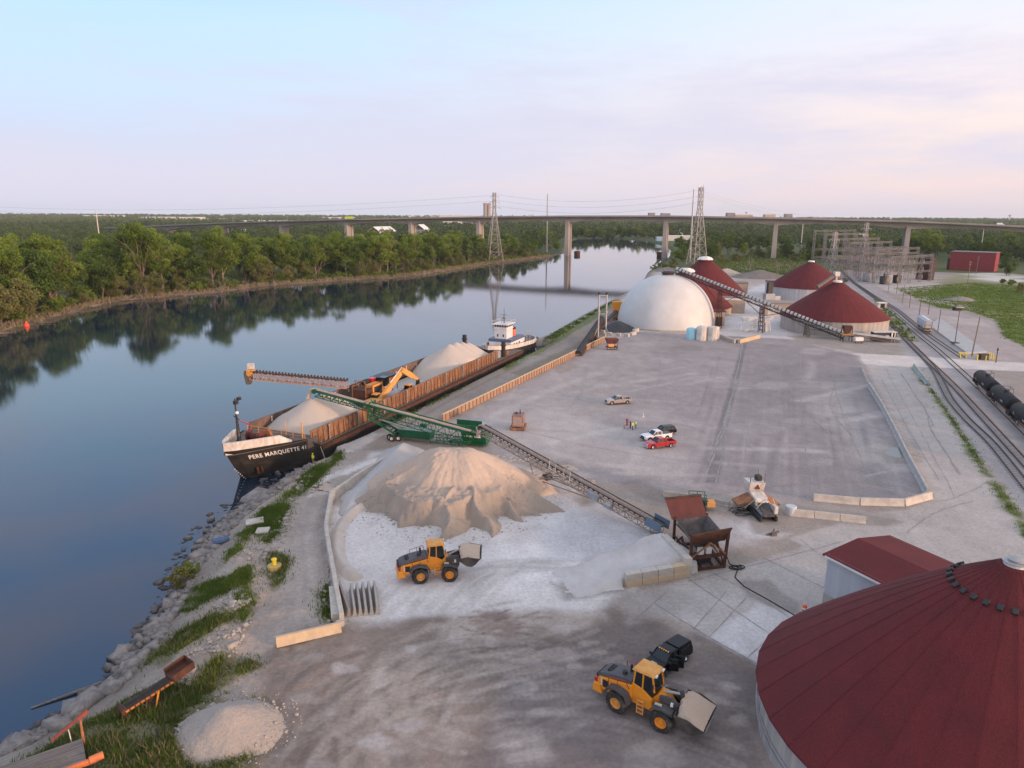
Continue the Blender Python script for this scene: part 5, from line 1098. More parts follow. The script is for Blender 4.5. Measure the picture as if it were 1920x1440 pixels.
b = B(); b.hexa([HP(-.35, -.75, 6.3), HP(Wh+.5, -.75, 6.75), HP(Wh+.5, -.55, 6.8), HP(-.35, -.55, 6.35), HP(.1, .1, 4.4), HP(Wh-.1, .1, 4.4), HP(Wh-.1, .3, 4.5), HP(.1, .3, 4.5)][::-1]); b.obj('front_plate', RUST, hp)
b = B(); b.hexa([HP(-.5, Lh*.72, 4.9), HP(Wh-.1, Lh*.72, 4.9), HP(Wh-.1, Lh*.74, 4.9), HP(-.5, Lh*.74, 4.9), HP(-.8, Lh*.98, 7.2), HP(Wh-.2, Lh*.98, 7.2), HP(Wh-.2, Lh*1.0, 7.2), HP(-.8, Lh*1.0, 7.2)]); b.obj('back_plate', RUSTRED, hp)
b = B(); b.hexa([HP(-.85, Lh*.97, 7.15), HP(Wh-.15, Lh*.97, 7.15), HP(Wh-.15, Lh*1.02, 7.15), HP(-.85, Lh*1.02, 7.15), HP(-.85, Lh*.97, 7.35), HP(Wh-.15, Lh*.97, 7.35), HP(Wh-.15, Lh*1.02, 7.35), HP(-.85, Lh*1.02, 7.35)]); b.obj('plate_edge', RUST, hp)
for x in (Wh*.22, Wh*.45):
    b = B(); b.hexa([HP(x, .1, 2.5), HP(x+.75, .1, 2.5), HP(x+.75, .7, 2.5), HP(x, .7, 2.5), HP(x, .1, 3.5), HP(x+.75, .1, 3.5), HP(x+.75, .7, 3.5), HP(x, .7, 3.5)]); b.obj('electric_cabinet', WHITE, hp, bevel=.03)
b = B(); b.hexa([HP(Wh*.3, 1.2, .45), HP(Wh*.7, 1.2, .45), HP(Wh*.7, 3, .45), HP(Wh*.3, 3, .45), HP(Wh*.3, 1.2, 1.3), HP(Wh*.7, 1.2, 1.3), HP(Wh*.7, 3, 1.3), HP(Wh*.3, 3, 1.3)]); b.obj('feeder', DARK, hp)
b = B(); belt(b, (*HP(Wh*.5, 1.2, 1.9)[:2], 1.9), HP(Wh*.3, Lh*1.0, 2.4), 1.2, .2); b.obj('feeder_belt', BELT, hp)
b = B(); q_ = np.array([f1[0], f1[1]]); pts = [(f1[0]+.2, f1[1]+.8, 2.0), (f1[0]+.8, f1[1]+.4, .3)]+[(f1[0]+1.2+.7*math.cos(t)+.05*t, f1[1]-.2+.5*math.sin(t), .06+.01*t) for t in np.linspace(0, 14, 40)]+[(*G(1378, 1083)[:2], .05), (*G(1395, 1100)[:2], .05), (*G(1440, 1125)[:2], .05), (*G(1500, 1160)[:2], .05)]
b.path(pts, .07, 5); tag(b.obj('power_cable', BLACK), 'black coiled cable on the ground at the foot of the rusty hopper', 'cable')

# barge unloader and excavator
ub = Vector(ON(668, 728, -88.4)); of = (float(ub.x), float(ub.y), .9)
ul = thing('unloading_machine', 'rusty tan unloading machine on the barge with long truss boom over the water', 'unloader', of)
bs = Vector(D(652, 716, ub.y-.5)); bt = Vector(D(470, 699, ub.y+3)); db = (bt-bs).normalized(); sb = db.cross(Vector((0, 0, 1))).normalized(); ubv = sb.cross(db); ubv = ubv if ubv.z > 0 else -ubv
PINK = mat('tan_boom_paint', (.56, .34, .24), (.42, .24, .16), 1.0, .7)
b = B(of); b.truss(bs, bt, 1.5, 1.35, 22, .15, .09); b.obj('boom_truss', PINK, ul)
b = B(of); belt(b, bs, bt, 1.2, .25); b.obj('boom_belt', BELT, ul)
for i in range(30): b = B(of); p = bs.lerp(bt, (i+.5)/30); b.beam(p-sb*.7+ubv*.2, p-sb*.7+ubv*.62, .35, .2); b.beam(p+sb*.7+ubv*.2, p+sb*.7+ubv*.62, .35, .2); b.beam(p-sb*.7+ubv*.2, p+sb*.7+ubv*.2, .12); b.obj('boom_idler', RUST, ul)
b = B(of); b.tube(bt-sb*1.0, bt+sb*1.0, .6, .6, 12); b.beam(bt-ubv*.2, bt+ubv*.8, 1.4, 1.6); b.obj('boom_head', YELD, ul)
b = B(of); hh = bt+db*.6; b.loft([[hh+Vector((sx*a_, sy*a_, dz)) for sx, sy in ((-1, -1), (1, -1), (1, 1), (-1, 1))] for dz, a_ in ((.4, .75), (-.7, .75), (-2.6, .5))]); b.obj('discharge_chute', STEEL, ul)
b = B(of); c = bt+ubv*1.6; b.box(c.x-.6, c.x+.7, c.y-.5, c.y+.5, c.z-.7, c.z+.5); b.obj('head_box', WHITED, ul)
rz_ = BANG; 
def UB(x, y, z): return Vector((math.cos(BANG)*x-math.sin(BANG)*y, math.sin(BANG)*x+math.cos(BANG)*y, z-.9))
def ubox(name, x0, x1, y0, y1, z0, z1, m, bev=.05):
    b = B(); b.box(x0+3.5, x1+3.5, y0, y1, z0-.6, z1-.3); o = b.obj(name, m, ul, bevel=bev); o.rotation_euler = (0, 0, BANG); return o
for s in (-2.1, 2.1):
    b = B(); b.side([(-3.2, .5), (-2.6, 0), (5.6, 0), (6.2, .5), (5.8, 1.0), (-2.9, 1.0)], s-.4, s+.4); o = b.obj('crawler_track', BLACK, ul); o.rotation_euler = (0, 0, BANG)
ubox('base_frame', -3, 6, -1.7, 1.7, 1.9, 2.5, RUST)
ubox('engine_house', .2, 4.2, -1.9, .2, 2.5, 5.0, YELD); ubox('engine_house', -2.4, .1, -1.7, 1.6, 2.5, 4.4, RUST)
ubox('engine_grille', .6, 3.8, -1.97, -1.88, 2.9, 4.6, DARK, 0)
ubox('operator_cab', 4.6, 6.4, -2.2, -.6, 3.8, 5.9, GLASS); ubox('cab_base', 4.5, 6.5, -2.3, -.5, 2.6, 3.9, mat('pale_pink_paint', (.62, .44, .36)))
ubox('receiving_hopper', 5.5, 11, -1.4, 2.0, 3.8, 5.3, RUSTO); ubox('hopper_mouth', 5.3, 11.2, -1.6, 2.2, 5.3, 5.6, TARP)
ubox('air_tank', 0.4, 2.6, .5, 1.4, 5.0, 5.9, BLACK, .3); ubox('red_tank', 3.2, 5.0, .3, 1.5, 5.0, 5.8, REDP, .2)
b = B()
for x in (-2.4, .1, 2.2, 4.4, 6.5, 8.8, 10.9):
    for y in (-1.6, 1.8): b.beam((x, y, 1.2), (x, y, 4.3), .16)
for y in (-1.6, 1.8): b.beam((-2.4, y, 4.3), (10.9, y, 4.3), .16); b.beam((-2.4, y, 2.6), (10.9, y, 2.6), .14); b.beam((4.4, y, 1.3), (10.9, y, 4.2), .12)
b.beam((-1.5, -1.2, 4.3), (-2.2, -1.2, 5.6), .14); b.beam((-1.5, 1.2, 4.3), (-2.2, 1.2, 5.6), .14); b.beam((-2.2, -1.3, 5.6), (-2.2, 1.3, 5.6), .14)
o = b.obj('gantry_frame', RUSTO, ul); o.rotation_euler = (0, 0, BANG); o.location = UB(3.5, 0, 1.4)
# excavator
ep = ON(706, 757, -84.2); ex = thing('excavator', 'yellow excavator on the barge with its long boom bent towards the tugboat', 'excavator', (ep[0], ep[1], .9))
el = Vector(ON(751, 699, -83.2))-Vector((ep[0], ep[1], .9)); tip = Vector(ON(783, 711, -83.0))-Vector((ep[0], ep[1], .9))
for s in (-1.3, 1.3):
    b = B(); b.side([(-2.2, .45), (-1.8, 0), (1.8, 0), (2.2, .45), (1.8, .95), (-1.8, .95)], s-.33, s+.33); o = b.obj('crawler_track', BLACK, ex); o.rotation_euler = (0, 0, BANG)
b = B(); b.side([(-3.0, 1.15), (-3.0, 2.3), (-2.6, 2.6), (.3, 2.6), (.6, 2.3), (1.9, 2.2), (1.9, 1.15)], -1.5, 1.5); o = b.obj('engine_house', YELD, ex, bevel=.06); o.rotation_euler = (0, 0, BANG)
b = B(); b.box(-2.9, -1.6, -1.56, -1.5, 1.4, 2.3); b.box(-1.4, -.2, -1.56, -1.5, 1.4, 2.3); g_ = b.obj('side_grille', RUST, ex); g_.rotation_euler = (0, 0, BANG)
b = B(); b.box(.5, 2.1, .35, 1.5, 1.2, 3.2); o = b.obj('cab', GLASS, ex, bevel=.05); o.rotation_euler = (0, 0, BANG)
b = B(); b.box(.4, 2.2, .3, 1.55, 3.2, 3.35); o2 = b.obj('cab_roof', YELD, o)
ft = Vector((math.cos(BANG)*1.2, math.sin(BANG)*1.2, 1.9)); 
def taper(b, p, q, w0, h0, w1, h1):
    d = (Vector(q)-Vector(p)).normalized(); a = d.cross(Vector((0, 0, 1))).normalized(); u = a.cross(d)
    b.loft([[Vector(c)-a*w/2-u*h/2, Vector(c)+a*w/2-u*h/2, Vector(c)+a*w/2+u*h/2, Vector(c)-a*w/2+u*h/2] for c, w, h in ((p, w0, h0), (Vector(p).lerp(q, .5), (w0+w1)/2, max(h0, h1)*1.15), (q, w1, h1))])
b = B(); taper(b, ft, el, .75, 1.0, .6, 1.0); b.obj('boom', YELD, ex)
b = B(); back = el+(el-ft).normalized()*.6+Vector((0, 0, .25)); taper(b, back, tip, .5, 1.15, .4, .5); b.obj('stick', YELD, ex)
b = B(); b.tube(ft+Vector((.3, .5, -.3)), ft.lerp(el, .5)-Vector((0, 0, .5)), .16, .12, 8); b.obj('boom_cylinder', GALV, ex)
b = B(); b.tube(ft.lerp(el, .5)+Vector((0, 0, .7)), back+Vector((0, 0, .6)), .15, .12, 8); b.obj('stick_cylinder', WHITED, ex)
b = B(); b.loft([[tip+Vector((-.3, -.4, 0)), tip+Vector((.4, -.4, 0)), tip+Vector((.4, .4, 0)), tip+Vector((-.3, .4, 0))], [tip+Vector((-.5, -.5, -1.4)), tip+Vector((.5, -.5, -1.2)), tip+Vector((.5, .5, -1.2)), tip+Vector((-.5, .5, -1.4))]]); b.obj('bucket', DARK, ex)

# ------------------------------------------------------------------ wheel loaders
def wheel_loader(label, loc, heading, steer, arm, tilt, s=1.0):
    o = thing('wheel_loader', label, 'loader', loc, heading, 'yellow wheel loaders'); o.scale = (s, s, s)
    YL = YEL
    b = B(); b.side([(-4.35, 1.35), (-4.45, 2.0), (-4.2, 2.35), (-.85, 2.95), (-.85, 1.6), (-1.2, 1.15), (-3.9, 1.15)], -1.12, 1.12); b.obj('engine_body', YL, o, bevel=.08)
    b = B(); vs = []
    for x, z, w in ((-4.48, 2.3, .95), (-4.3, 2.62, 1.0), (-3.2, 2.98, 1.05), (-1.9, 3.2, 1.05), (-.95, 3.25, 1.05)): vs.append([(x, -w, z-.35), (x, -w*.9, z), (x, w*.9, z), (x, w, z-.35)])
    b.loft(vs, cap=True); h = b.obj('hood', HOOD, o, bevel=.04)
    b = B(); b.box(-3.7, -2.9, -.5, .5, 2.86, 2.98); b.obj('hood_vent', BLACK, h); b = B(); b.tube((-1.7, .35, 3.1), (-1.75, .35, 3.85), .14, .12, 10); b.obj('exhaust', DARK, h)
    b = B(); b.tube((-2.0, -.3, 3.1), (-2.0, -.3, 3.5), .25, .2, 10); b.obj('air_filter', DARK, h)
    b = B(); b.hexa([(-4.75, -1.35, .85), (-3.7, -1.35, .85), (-3.7, 1.35, .85), (-4.75, 1.35, .85), (-4.65, -1.3, 1.75), (-4.0, -1.3, 1.75), (-4.0, 1.3, 1.75), (-4.65, 1.3, 1.75)]); b.obj('counterweight', YL, o, bevel=.1)
    b = B(); b.box(-4.62, -4.4, -.85, .85, 1.75, 2.35); b.obj('radiator_grille', BLACK, o)
    for y in (-1.05, 1.05): b = B(); b.box(-4.6, -4.35, y-.16, y+.16, 1.8, 2.2); b.obj('tail_light', REDP, o)
    for y in (-1.14, 1.14):
        b = B(); b.box(-3.75, -3.2, y-.02, y+.02, 1.55, 2.25); b.obj('side_vent', BLACK, o)
        b = B(); b.box(-3.95, -3.85, y-.03, y+.03, 1.6, 2.3); b.obj('side_reflector', WHITE, o)
    b = B(); b.side([(-1.0, 1.2), (-.9, 3.2), (.2, 2.9), (1.0, 2.35), (1.1, 1.6), (.8, 1.2)], -.95, .95); b.obj('platform', YL, o, bevel=.06)
    b = B(); vs = [[(-.85, -.9, 2.5), (1.05, -.75, 2.4), (1.05, .75, 2.4), (-.85, .9, 2.5)], [(-.8, -.92, 3.2), (1.2, -.8, 3.1), (1.2, .8, 3.1), (-.8, .92, 3.2)], [(-.65, -.82, 4.35), (.95, -.75, 4.35), (.95, .75, 4.35), (-.65, .82, 4.35)]]
    b.loft(vs); c = b.obj('cab', GLASS, o)
    b = B()
    for p, q in (((-.8, -.93, 2.9), (-.66, -.84, 4.4)), ((-.8, .93, 2.9), (-.66, .84, 4.4)), ((1.2, -.8, 3.0), (.96, -.77, 4.4)), ((1.2, .8, 3.0), (.96, .77, 4.4)), ((.1, -.9, 2.6), (.12, -.83, 4.4)), ((.1, .9, 2.6), (.12, .83, 4.4))): b.beam(p, q, .12)
    b.obj('cab_pillars', YL, c)
    b = B(); b.hexa([(-1.0, -1.0, 4.38), (1.2, -.95, 4.38), (1.2, .95, 4.38), (-1.0, 1.0, 4.38), (-.85, -.9, 4.62), (1.0, -.82, 4.62), (1.0, .82, 4.62), (-.85, .9, 4.62)]); b.obj('cab_roof', YELD, c, bevel=.07)
    b = B()
    for y in (-.6, .6): b.box(1.18, 1.3, y-.15, y+.15, 4.4, 4.58)
    b.obj('work_lights', LIGHTM, c)
    for y in (-1.15, 1.15): b = B(); b.beam((.9, y*.75, 3.7), (1.25, y*1.05, 3.75), .05); b.box(1.2, 1.26, y*1.05-.14, y*1.05+.14, 3.45, 3.95); b.obj('mirror', DARK, c)
    for y in (-1, 1):
        b = B(); b.side([(-3.3, 1.6), (-2.9, 2.25), (-2.1, 2.45), (-1.1, 2.2), (-.7, 1.4), (-.9, 1.35), (-1.25, 2.0), (-2.1, 2.25), (-2.8, 2.05), (-3.1, 1.55)], y*1.1-.0, y*1.1+y*.72); b.obj('rear_fender', HOOD, o)
        b = B(); b.path([(-2.9, y*1.6, 2.3), (-2.9, y*1.6, 3.1), (-1.2, y*1.6, 3.5), (-1.0, y*1.3, 2.6)], .035, 5); b.path([(-2.0, y*1.6, 2.4), (-2.0, y*1.6, 3.3)], .03, 5); b.obj('hand_rail', REDP, o)
        b = B()
        for x in (-.15, .45): b.beam((x, y*1.3, .75), (x-.05, y*1.15, 2.0), .08)
        for z in (.85, 1.2, 1.55, 1.9): b.beam((-.15, y*(1.32-.12*(z-.8)), z), (.45, y*(1.32-.12*(z-.8)), z), .22, .06)
        b.obj('ladder', YELD, o)
    # front half turns about the hitch
    f = bpy.data.objects.new('front_chassis', None); C.objects.link(f); 
    ca, sa = math.cos(steer), math.sin(steer)
    def FR(p): x, y, z = p; x -= .3; return (.3+ca*x-sa*y, sa*x+ca*y, z)
    class FB(B):
        def add(s_, vs, fs): return B.add(s_, [FR(v) for v in vs], fs)
    bpy.data.objects.remove(f)
    b = FB(); b.side([(.3, .9), (.4, 1.9), (1.3, 2.75), (1.9, 2.75), (2.7, 1.7), (2.7, .8)], -.62, .62); b.obj('front_frame', YL, o, bevel=.05)
    for y in (-1, 1):
        b = FB(); b.side([(1.0, 1.9), (1.15, 2.22), (2.1, 2.3), (2.9, 2.1), (3.0, 1.85), (2.1, 2.12), (1.3, 2.08)], y*.95, y*1.8); b.obj('front_fender', HOOD, o)
        b = FB(); b.box(1.3, 1.9, y*1.0-.25, y*1.0+.45*y, 2.3, 2.42); b.obj('fender_step', CONCL, o)
        b = FB(); b.box(2.55, 2.75, y*.9-.15, y*.9+.15, 2.3, 2.6); b.obj('head_light', LIGHTM, o)
    ex_, ez = 3.95+.2*arm, .9+arm                    # bucket pin
    for y in (-.72, .72):
        b = FB(); mz = max(2.55, ez*.45+1.65); ring = []
        for x, z, h in ((1.5, 2.55, .5), (2.5, 2.55+.12*arm, .75), (3.15, (2.5+ez)/2+.3, .8), (ex_, ez, .5)): ring.append([(x, y-.13, z-h/2), (x, y+.13, z-h/2), (x, y+.13, z+h/2), (x, y-.13, z+h/2)])
        b.loft(ring); b.obj('lift_arm', HOOD, o)
        b = FB(); b.tube((1.7, y*.62, 1.3), (3.0, y*.7, (2.5+ez)/2-.1), .14, .09, 8); b.obj('lift_ram', GALV, o)
    b = FB(); b.tube((1.7, 0, 2.85), (3.1, 0, 3.0+arm*.4), .15, .1, 8); b.obj('tilt_ram', GALV, o)
    b = FB(); b.loft([[(3.0, -.14, 3.4+arm*.4), (3.3, -.14, 3.4+arm*.4), (3.3, .14, 3.4+arm*.4), (3.0, .14, 3.4+arm*.4)], [(3.3, -.14, 1.9+arm*.8), (3.65, -.14, 1.9+arm*.8), (3.65, .14, 1.9+arm*.8), (3.3, .14, 1.9+arm*.8)]]); b.obj('bellcrank', HOOD, o)
    b = FB(); b.tube((3.2, 0, 2.3+arm*.7), (ex_+.1, 0, ez+.85), .1, .1, 7); b.obj('tilt_link', DARK, o)
    ct, st = math.cos(tilt), math.sin(tilt)
    def BK(x, z): return (ex_+ct*x-st*z, ez+st*x+ct*z)
    prof = [(.0, 1.45), (-.12, .9), (-.05, .1), (.25, -.4), (.75, -.58), (1.75, -.6)]; Wb = 2.0
    outer = [BK(x, z) for x, z in prof]; inner = [BK(x+.07, z+.07) for x, z in prof[:-1]]+[BK(*prof[-1])]
    b = FB(); b.side(outer+inner[::-1], -Wb, Wb)
    for y in (-Wb, Wb): b.side([BK(.0, 1.45), BK(-.12, .9), BK(-.05, .1), BK(.25, -.4), BK(.75, -.58), BK(1.7, -.58), BK(.95, .75)], y-.04, y+.04)
    b.obj('bucket', mat('bucket_steel', (.035, .033, .032), (.10, .085, .075), 1.0, .6, .2), o)
    b = FB(); p = BK(1.75, -.6); q = BK(1.9, -.62); b.hexa([(p[0], -Wb, p[1]-.04), (q[0], -Wb, q[1]-.02), (q[0], Wb, q[1]-.02), (p[0], Wb, p[1]-.04), (p[0], -Wb, p[1]+.05), (q[0], -Wb, q[1]+.02), (q[0], Wb, q[1]+.02), (p[0], Wb, p[1]+.05)]); b.obj('cutting_edge', STEEL, o)
    ld = B(); ring = []
    for i in range(17):
        y = -Wb+.1+(2*Wb-.2)*i/16; e = max(0, 1-(2*i/16-1)**2)**.7; hh = 1.35*e+.14*math.sin(i*2.3)
        ring.append([(*BK(x, z+hh*k),) for x, z, k in ((.1, .2, 0), (.12, 1.1, .2), (.35, 1.0, .55), (.65, .8, .8), (1.0, .4, .85), (1.4, -.1, .6), (1.7, -.52, .05))]); ring[-1] = [(q[0], y, q[1]) for q in ring[-1]]
    vs = [FR(p) for r in ring for p in r]; mw = Matrix.Translation(loc) @ Matrix.Rotation(heading, 4, 'Z') @ Matrix.Scale(s, 4)
    b = B(); b.add([mw @ Vector(v) for v in vs], [(7*i+j, 7*i+j+1, 7*i+8+j, 7*i+7+j) for i in range(16) for j in range(6)])
    for y in (-1.42, 1.42):
        tyre(o, (-2.0, y, 1.0), 1.0, .8, 0, YELD, tread=True); p = FR((2.0, y, 1.0)); tyre(o, p, 1.0, .8, steer, YEL, tread=True)
    return o, b
hA = math.atan2(53.4-55.9, 12.5-9.5); cA = (11.0-math.sin(hA)*1.42, 54.65+math.cos(hA)*1.42, 0.0)
o, b = wheel_loader('yellow wheel loader with a low bucket of stone beside the black pickup', cA, hA, R(9), .25, R(36)); tag(b.obj('stone_load', STONE, None, smooth=True), 'heap of stone in the low bucket beside the huge red dome', 'stone load', 'bucket loads')
hB = math.atan2(.8, 3.0); cB = (-8.9-math.sin(hB)*1.42, 79.0+math.cos(hB)*1.42, 0.0)
o, b = wheel_loader('yellow wheel loader with raised full bucket on the white dust before the stockpile', cB, hB, R(-14), 1.35, R(50), .97); tag(b.obj('stone_load', STONE, None, smooth=True), 'heap of stone in the raised bucket in front of the large stockpile', 'stone load', 'bucket loads')
p = ON(765, 727, -82.6); o, b = wheel_loader('small yellow wheel loader half hidden behind the barge wall', (p[0], p[1], .9), BANG, 0, -.3, R(5), .78)

# ------------------------------------------------------------------ stockpile and other heaps
pc = np.array([-9.0, 106.0])
def seg_ridge(x, y, a, c, za, zc, sl):
    a, c = np.array(a, float), np.array(c, float); e = c-a; t = np.clip(((x-a[0])*e[0]+(y-a[1])*e[1])/(e@e), 0, 1)
    return za+(zc-za)*t-sl*np.hypot(x-a[0]-e[0]*t, y-a[1]-e[1]*t)
RIBS = [(684, 962, .8), (742, 990, 1), (832, 1018, 1.1), (868, 1000, .9), (925, 1008, 1.1), (985, 978, .9), (1012, 970, .8)]
def main_pile(x, y):
    dx, dy = x-pc[0], y-pc[1]; n0 = fbm(x*.16, y*.16)-.5; n1 = fbm(x*.35, y*.35)-.5; n2 = fbm(x*1.1+5, y*1.1)-.5; n3 = fbm(x*3+1, y*3)-.5
    rt = np.hypot(np.maximum(np.abs(dx)-1.5, 0)*1.0, dy); r = np.hypot(dx, dy)
    cone = 8.9-.60*np.sqrt(rt*rt+5.0)+.7*n1
    az = np.arctan2(dx, -dy); rill = fbm(az*9+20, r*.12+3)-.5; up = 9.35-.88*np.sqrt(rt*rt+6.0)+.5*n1+.25*n2+.5*rill*np.clip(r/4, 0, 1)
    ridge = np.maximum(seg_ridge(x, y, pc+[1.2, 0], G(1062, 960)[:2], 7.7, .1, .85), seg_ridge(x, y, pc-[1.2, 0], G(652, 948)[:2], 7.7, .4, .8))
    az = np.arctan2(dx, -dy)
    toe = 11.2-1.6*np.clip(dx/8, -.4, 1)+1.0*np.abs(np.sin(az*4.2+.9))+2.4*n0+.8*n2
    bench = np.minimum(3.5-.14*(r-6.5)+.8*n1+.4*n2, (toe-r)*1.5)
    zf = np.where(rt < 6.4, np.maximum(up, np.minimum(bench, 3.5)), bench); zf = np.maximum(zf, np.where(r < 9.5, up, -9))
    for u, v, k in RIBS:
        e = G(u, v)[:2]; d = e-pc; st = pc+d*(7.0/np.hypot(*d)); L = np.hypot(*(e-st)); pe = np.array([d[1], -d[0]])/np.hypot(*d)
        wob = .5*np.sin(((x-st[0])*d[0]+(y-st[1])*d[1])/np.hypot(*d)*.9+u)
        sx, sy = x+pe[0]*wob, y+pe[1]*wob; t = np.clip(((sx-st[0])*(e-st)[0]+(sy-st[1])*(e-st)[1])/(L*L), 0, 1)
        sd_ = (sx-st[0]-(e-st)[0]*t)*pe[0]+(sy-st[1]-(e-st)[1]*t)*pe[1]
        z_ = 3.6*k*(1-t)**.8-np.where(sd_ > 0, 1.9, .75)*np.hypot(sd_, np.maximum(0, np.hypot(x-e[0], y-e[1])*(t >= 1)*.4))
        zf = np.maximum(zf, z_+.35*n2)
    k = np.clip((dy+2.0)/3.0, 0, 1); z = zf*(1-k)+np.maximum(cone, 0)*k
    z = np.maximum(z, ridge+.4*n1)
    return np.where(r < 24, z+.14*n2+.22*n3+.28*(fbm(az*22+4, r*.2)-.5)*np.clip(r/5, 0, 1), -1)
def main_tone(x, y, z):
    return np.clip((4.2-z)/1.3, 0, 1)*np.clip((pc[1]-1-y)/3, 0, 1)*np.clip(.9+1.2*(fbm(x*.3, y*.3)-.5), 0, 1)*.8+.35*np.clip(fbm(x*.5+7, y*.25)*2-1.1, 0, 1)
heap('stockpile', 'large tan stone stockpile with scalloped dug front in the middle of the yard', main_pile, -32, 14, 84, 126, .2, STONE, .05, 'stone stockpiles', extra=main_tone)
def pale(x, y):
    z = seg_ridge(x, y, G(742, 852)[:2]+[1.5, 0], G(660, 930)[:2]+[1.5, 0], 2.3, 1.5, .55); z2 = seg_ridge(x, y, G(660, 930)[:2]+[1.2, 0], G(640, 960)[:2]+[.8, 0], 1.5, .6, .5)
    return np.maximum(z, z2)+.3*(fbm(x*.5, y*.5)-.5)
heap('pale_stone_bank', 'pale white stone dust banked against the concrete wall left of the stockpile', pale, -34, -10, 95, 130, .25, STONEP, .05, 'stone stockpiles')
def berm(x, y):
    P = gp(curve([(700, 938), (662, 960), (638, 990), (630, 1025), (640, 1060), (664, 1082)], 18)); d = ldist(x, y, P); return .62-.6*d+.25*(fbm(x, y)-.5)
heap('stone_berm', 'low curved lip of stone on the white floor left of the stockpile', berm, -32, -14, 76, 108, .22, mat('pink_fines', (.50, .42, .35), (.54, .50, .47), .6, .95, 0, .2), .04, 'stone stockpiles')
gc = G(428, 1372)[:2]
def gpile(x, y): r = np.hypot((x-gc[0])/1.12, y-gc[1]); return np.minimum(2.75-.66*np.sqrt(r*r+.5), 9)+.3*(fbm(x*.9, y*.9)-.5)+.12*(fbm(x*4, y*4)-.5)
heap('gravel_heap', 'round heap of pale pea gravel in the grass at the lower left', gpile, gc[0]-6, gc[0]+6, gc[1]-6, gc[1]+6, .12, GRAVEL, .0, 'stone stockpiles', cat='gravel heap')
tcn = G(1160, 622)[:2]+np.array([0, 4])
def tpile(x, y): r = np.hypot((x-tcn[0])/1.25, (y-tcn[1])); return 4.2-.62*np.sqrt(r*r+1)+.35*(fbm(x*.5, y*.5)-.5)
heap('tarped_pile', 'low heap under a black tarp at the left foot of the white dome', tpile, tcn[0]-10, tcn[0]+10, tcn[1]-8, tcn[1]+8, .4, TARP, .1, cat='covered pile')
r0_, r1_ = G(1055, 1098)[:2], G(1266, 1048)[:2]; rax = (r1_-r0_)/np.linalg.norm(r1_-r0_); rl = np.linalg.norm(r1_-r0_); rn = np.array([-rax[1], rax[0]])
def ramp_(x, y):
    a = (x-r0_[0])*rax[0]+(y-r0_[1])*rax[1]; c = (x-r0_[0])*rn[0]+(y-r0_[1])*rn[1]
    top_ = np.clip(a/rl, 0, 1)*2.3; hw = 3.0+.2*np.sin(a)+.8*(fbm(x*.4, y*.4)-.5)
    z = top_-np.clip(np.abs(c-.2)-hw, 0, 9)*.75
    fa, fb = G(1171, 1099)[:2], G(1288, 1079)[:2]; e = (fb-fa)/np.linalg.norm(fb-fa); cc = (x-fa[0])*-e[1]+(y-fa[1])*e[0]; aa = (x-fa[0])*e[0]+(y-fa[1])*e[1]
    z = np.where((cc < .15) & (aa > -.3), -1, z)
    return np.where((a < rl+.3) & (a > -2), z+.3*(fbm(x*.8, y*.8)-.5), -1)
heap('earth_ramp', 'dusty earth ramp leading up to the rusty loading hopper', ramp_, r0_[0]-4, r1_[0]+3, min(r0_[1], r1_[1])-9, max(r0_[1], r1_[1])+9, .22, pilemat('dusty_ramp', (.66, .635, .62), (.44, .40, .37), (.70, .69, .69), .22), .04, cat='ramp')
for u, v, r, h, lab, m_ in ((1425, 520, 16, 5.5, 'grey brown stone pile on the waste ground behind the domes', DIRT), (1363, 512, 8, 4, 'small pale stone pile just right of the rear red dome', STONE), (1798, 563, 6.5, 2.6, 'low pile of grey rubble on the gravel by the green field', ROCKM), (1250, 508, 10, 3.5, 'weedy earth bank beside the river behind the white dome', DIRT)):
    c_ = G(u, v)[:2]
    heap('rubble_pile', lab, (lambda c_, r, h: lambda x, y: h-h/r*np.sqrt(((x-c_[0])/1.3)**2+(y-c_[1])**2+1)+1.2*(fbm(x*.2, y*.2)-.5))(c_, r, h), c_[0]-r*1.6, c_[0]+r*1.6, c_[1]-r*1.3, c_[1]+r*1.3, .8, m_, .05, 'piles behind the domes')

# ------------------------------------------------------------------ walls, barriers, blocks
def wallrun(name, label, px, h, w, m, seg=5.5, cat='wall', world=False, zj=.0):
    P = [Vector((*p, 0)) for p in (px if world else gp(px))]; o = thing(name, label, cat, P[0])
    for a, c in zip(P[:-1], P[1:]):
        d = (c-a); n = max(1, round(d.length/seg)); d.normalize(); st_ = (c-a)/n; ang = math.atan2(d.y, d.x)
        for i in range(n):
            L = st_.length; hh = h*rnd.uniform(.96, 1.04); b = B(); b.box(.02, L-.02, -w/2, w/2, -.2, hh*.5-.01); b.box(.02, L-.02, -w/2+.02, w/2-.02, hh*.5-.02, hh)
            x = b.obj('wall_panel', m, o, bevel=.04); p = a+st_*i-P[0]; x.location = p; x.rotation_euler = (0, 0, ang+rnd.uniform(-.008, .008))
    return o
wallrun('retaining_wall', 'pale concrete block wall curving round the left side of the stockpile', [(757, 848), (692, 890), (622, 937), (612, 1000), (620, 1052), (641, 1172)], 1.45, .55, CONCL)
qa, qb = G(830, 791)[:2], G(1133, 640)[:2]
qd = (qb-qa); Lq = np.linalg.norm(qd); o = thing('quay_wall', 'long low rusty sheet wall between the quay road and the yard', 'wall', (qa[0], qa[1], 0), math.atan2(qd[1], qd[0]))
QW = mat('orange_rust_wall', (.40, .27, .185), (.27, .165, .11), .5, .9, 0, .1, stretch=(1, 1, .15))
b = B(); b.box(0, Lq, -.12, .12, -.2, 1.6); b.obj('sheet', QW, o)
b = B(); b.box(-.05, Lq+.05, -.2, .2, 1.6, 1.74); b.obj('cap', CONCY, o)
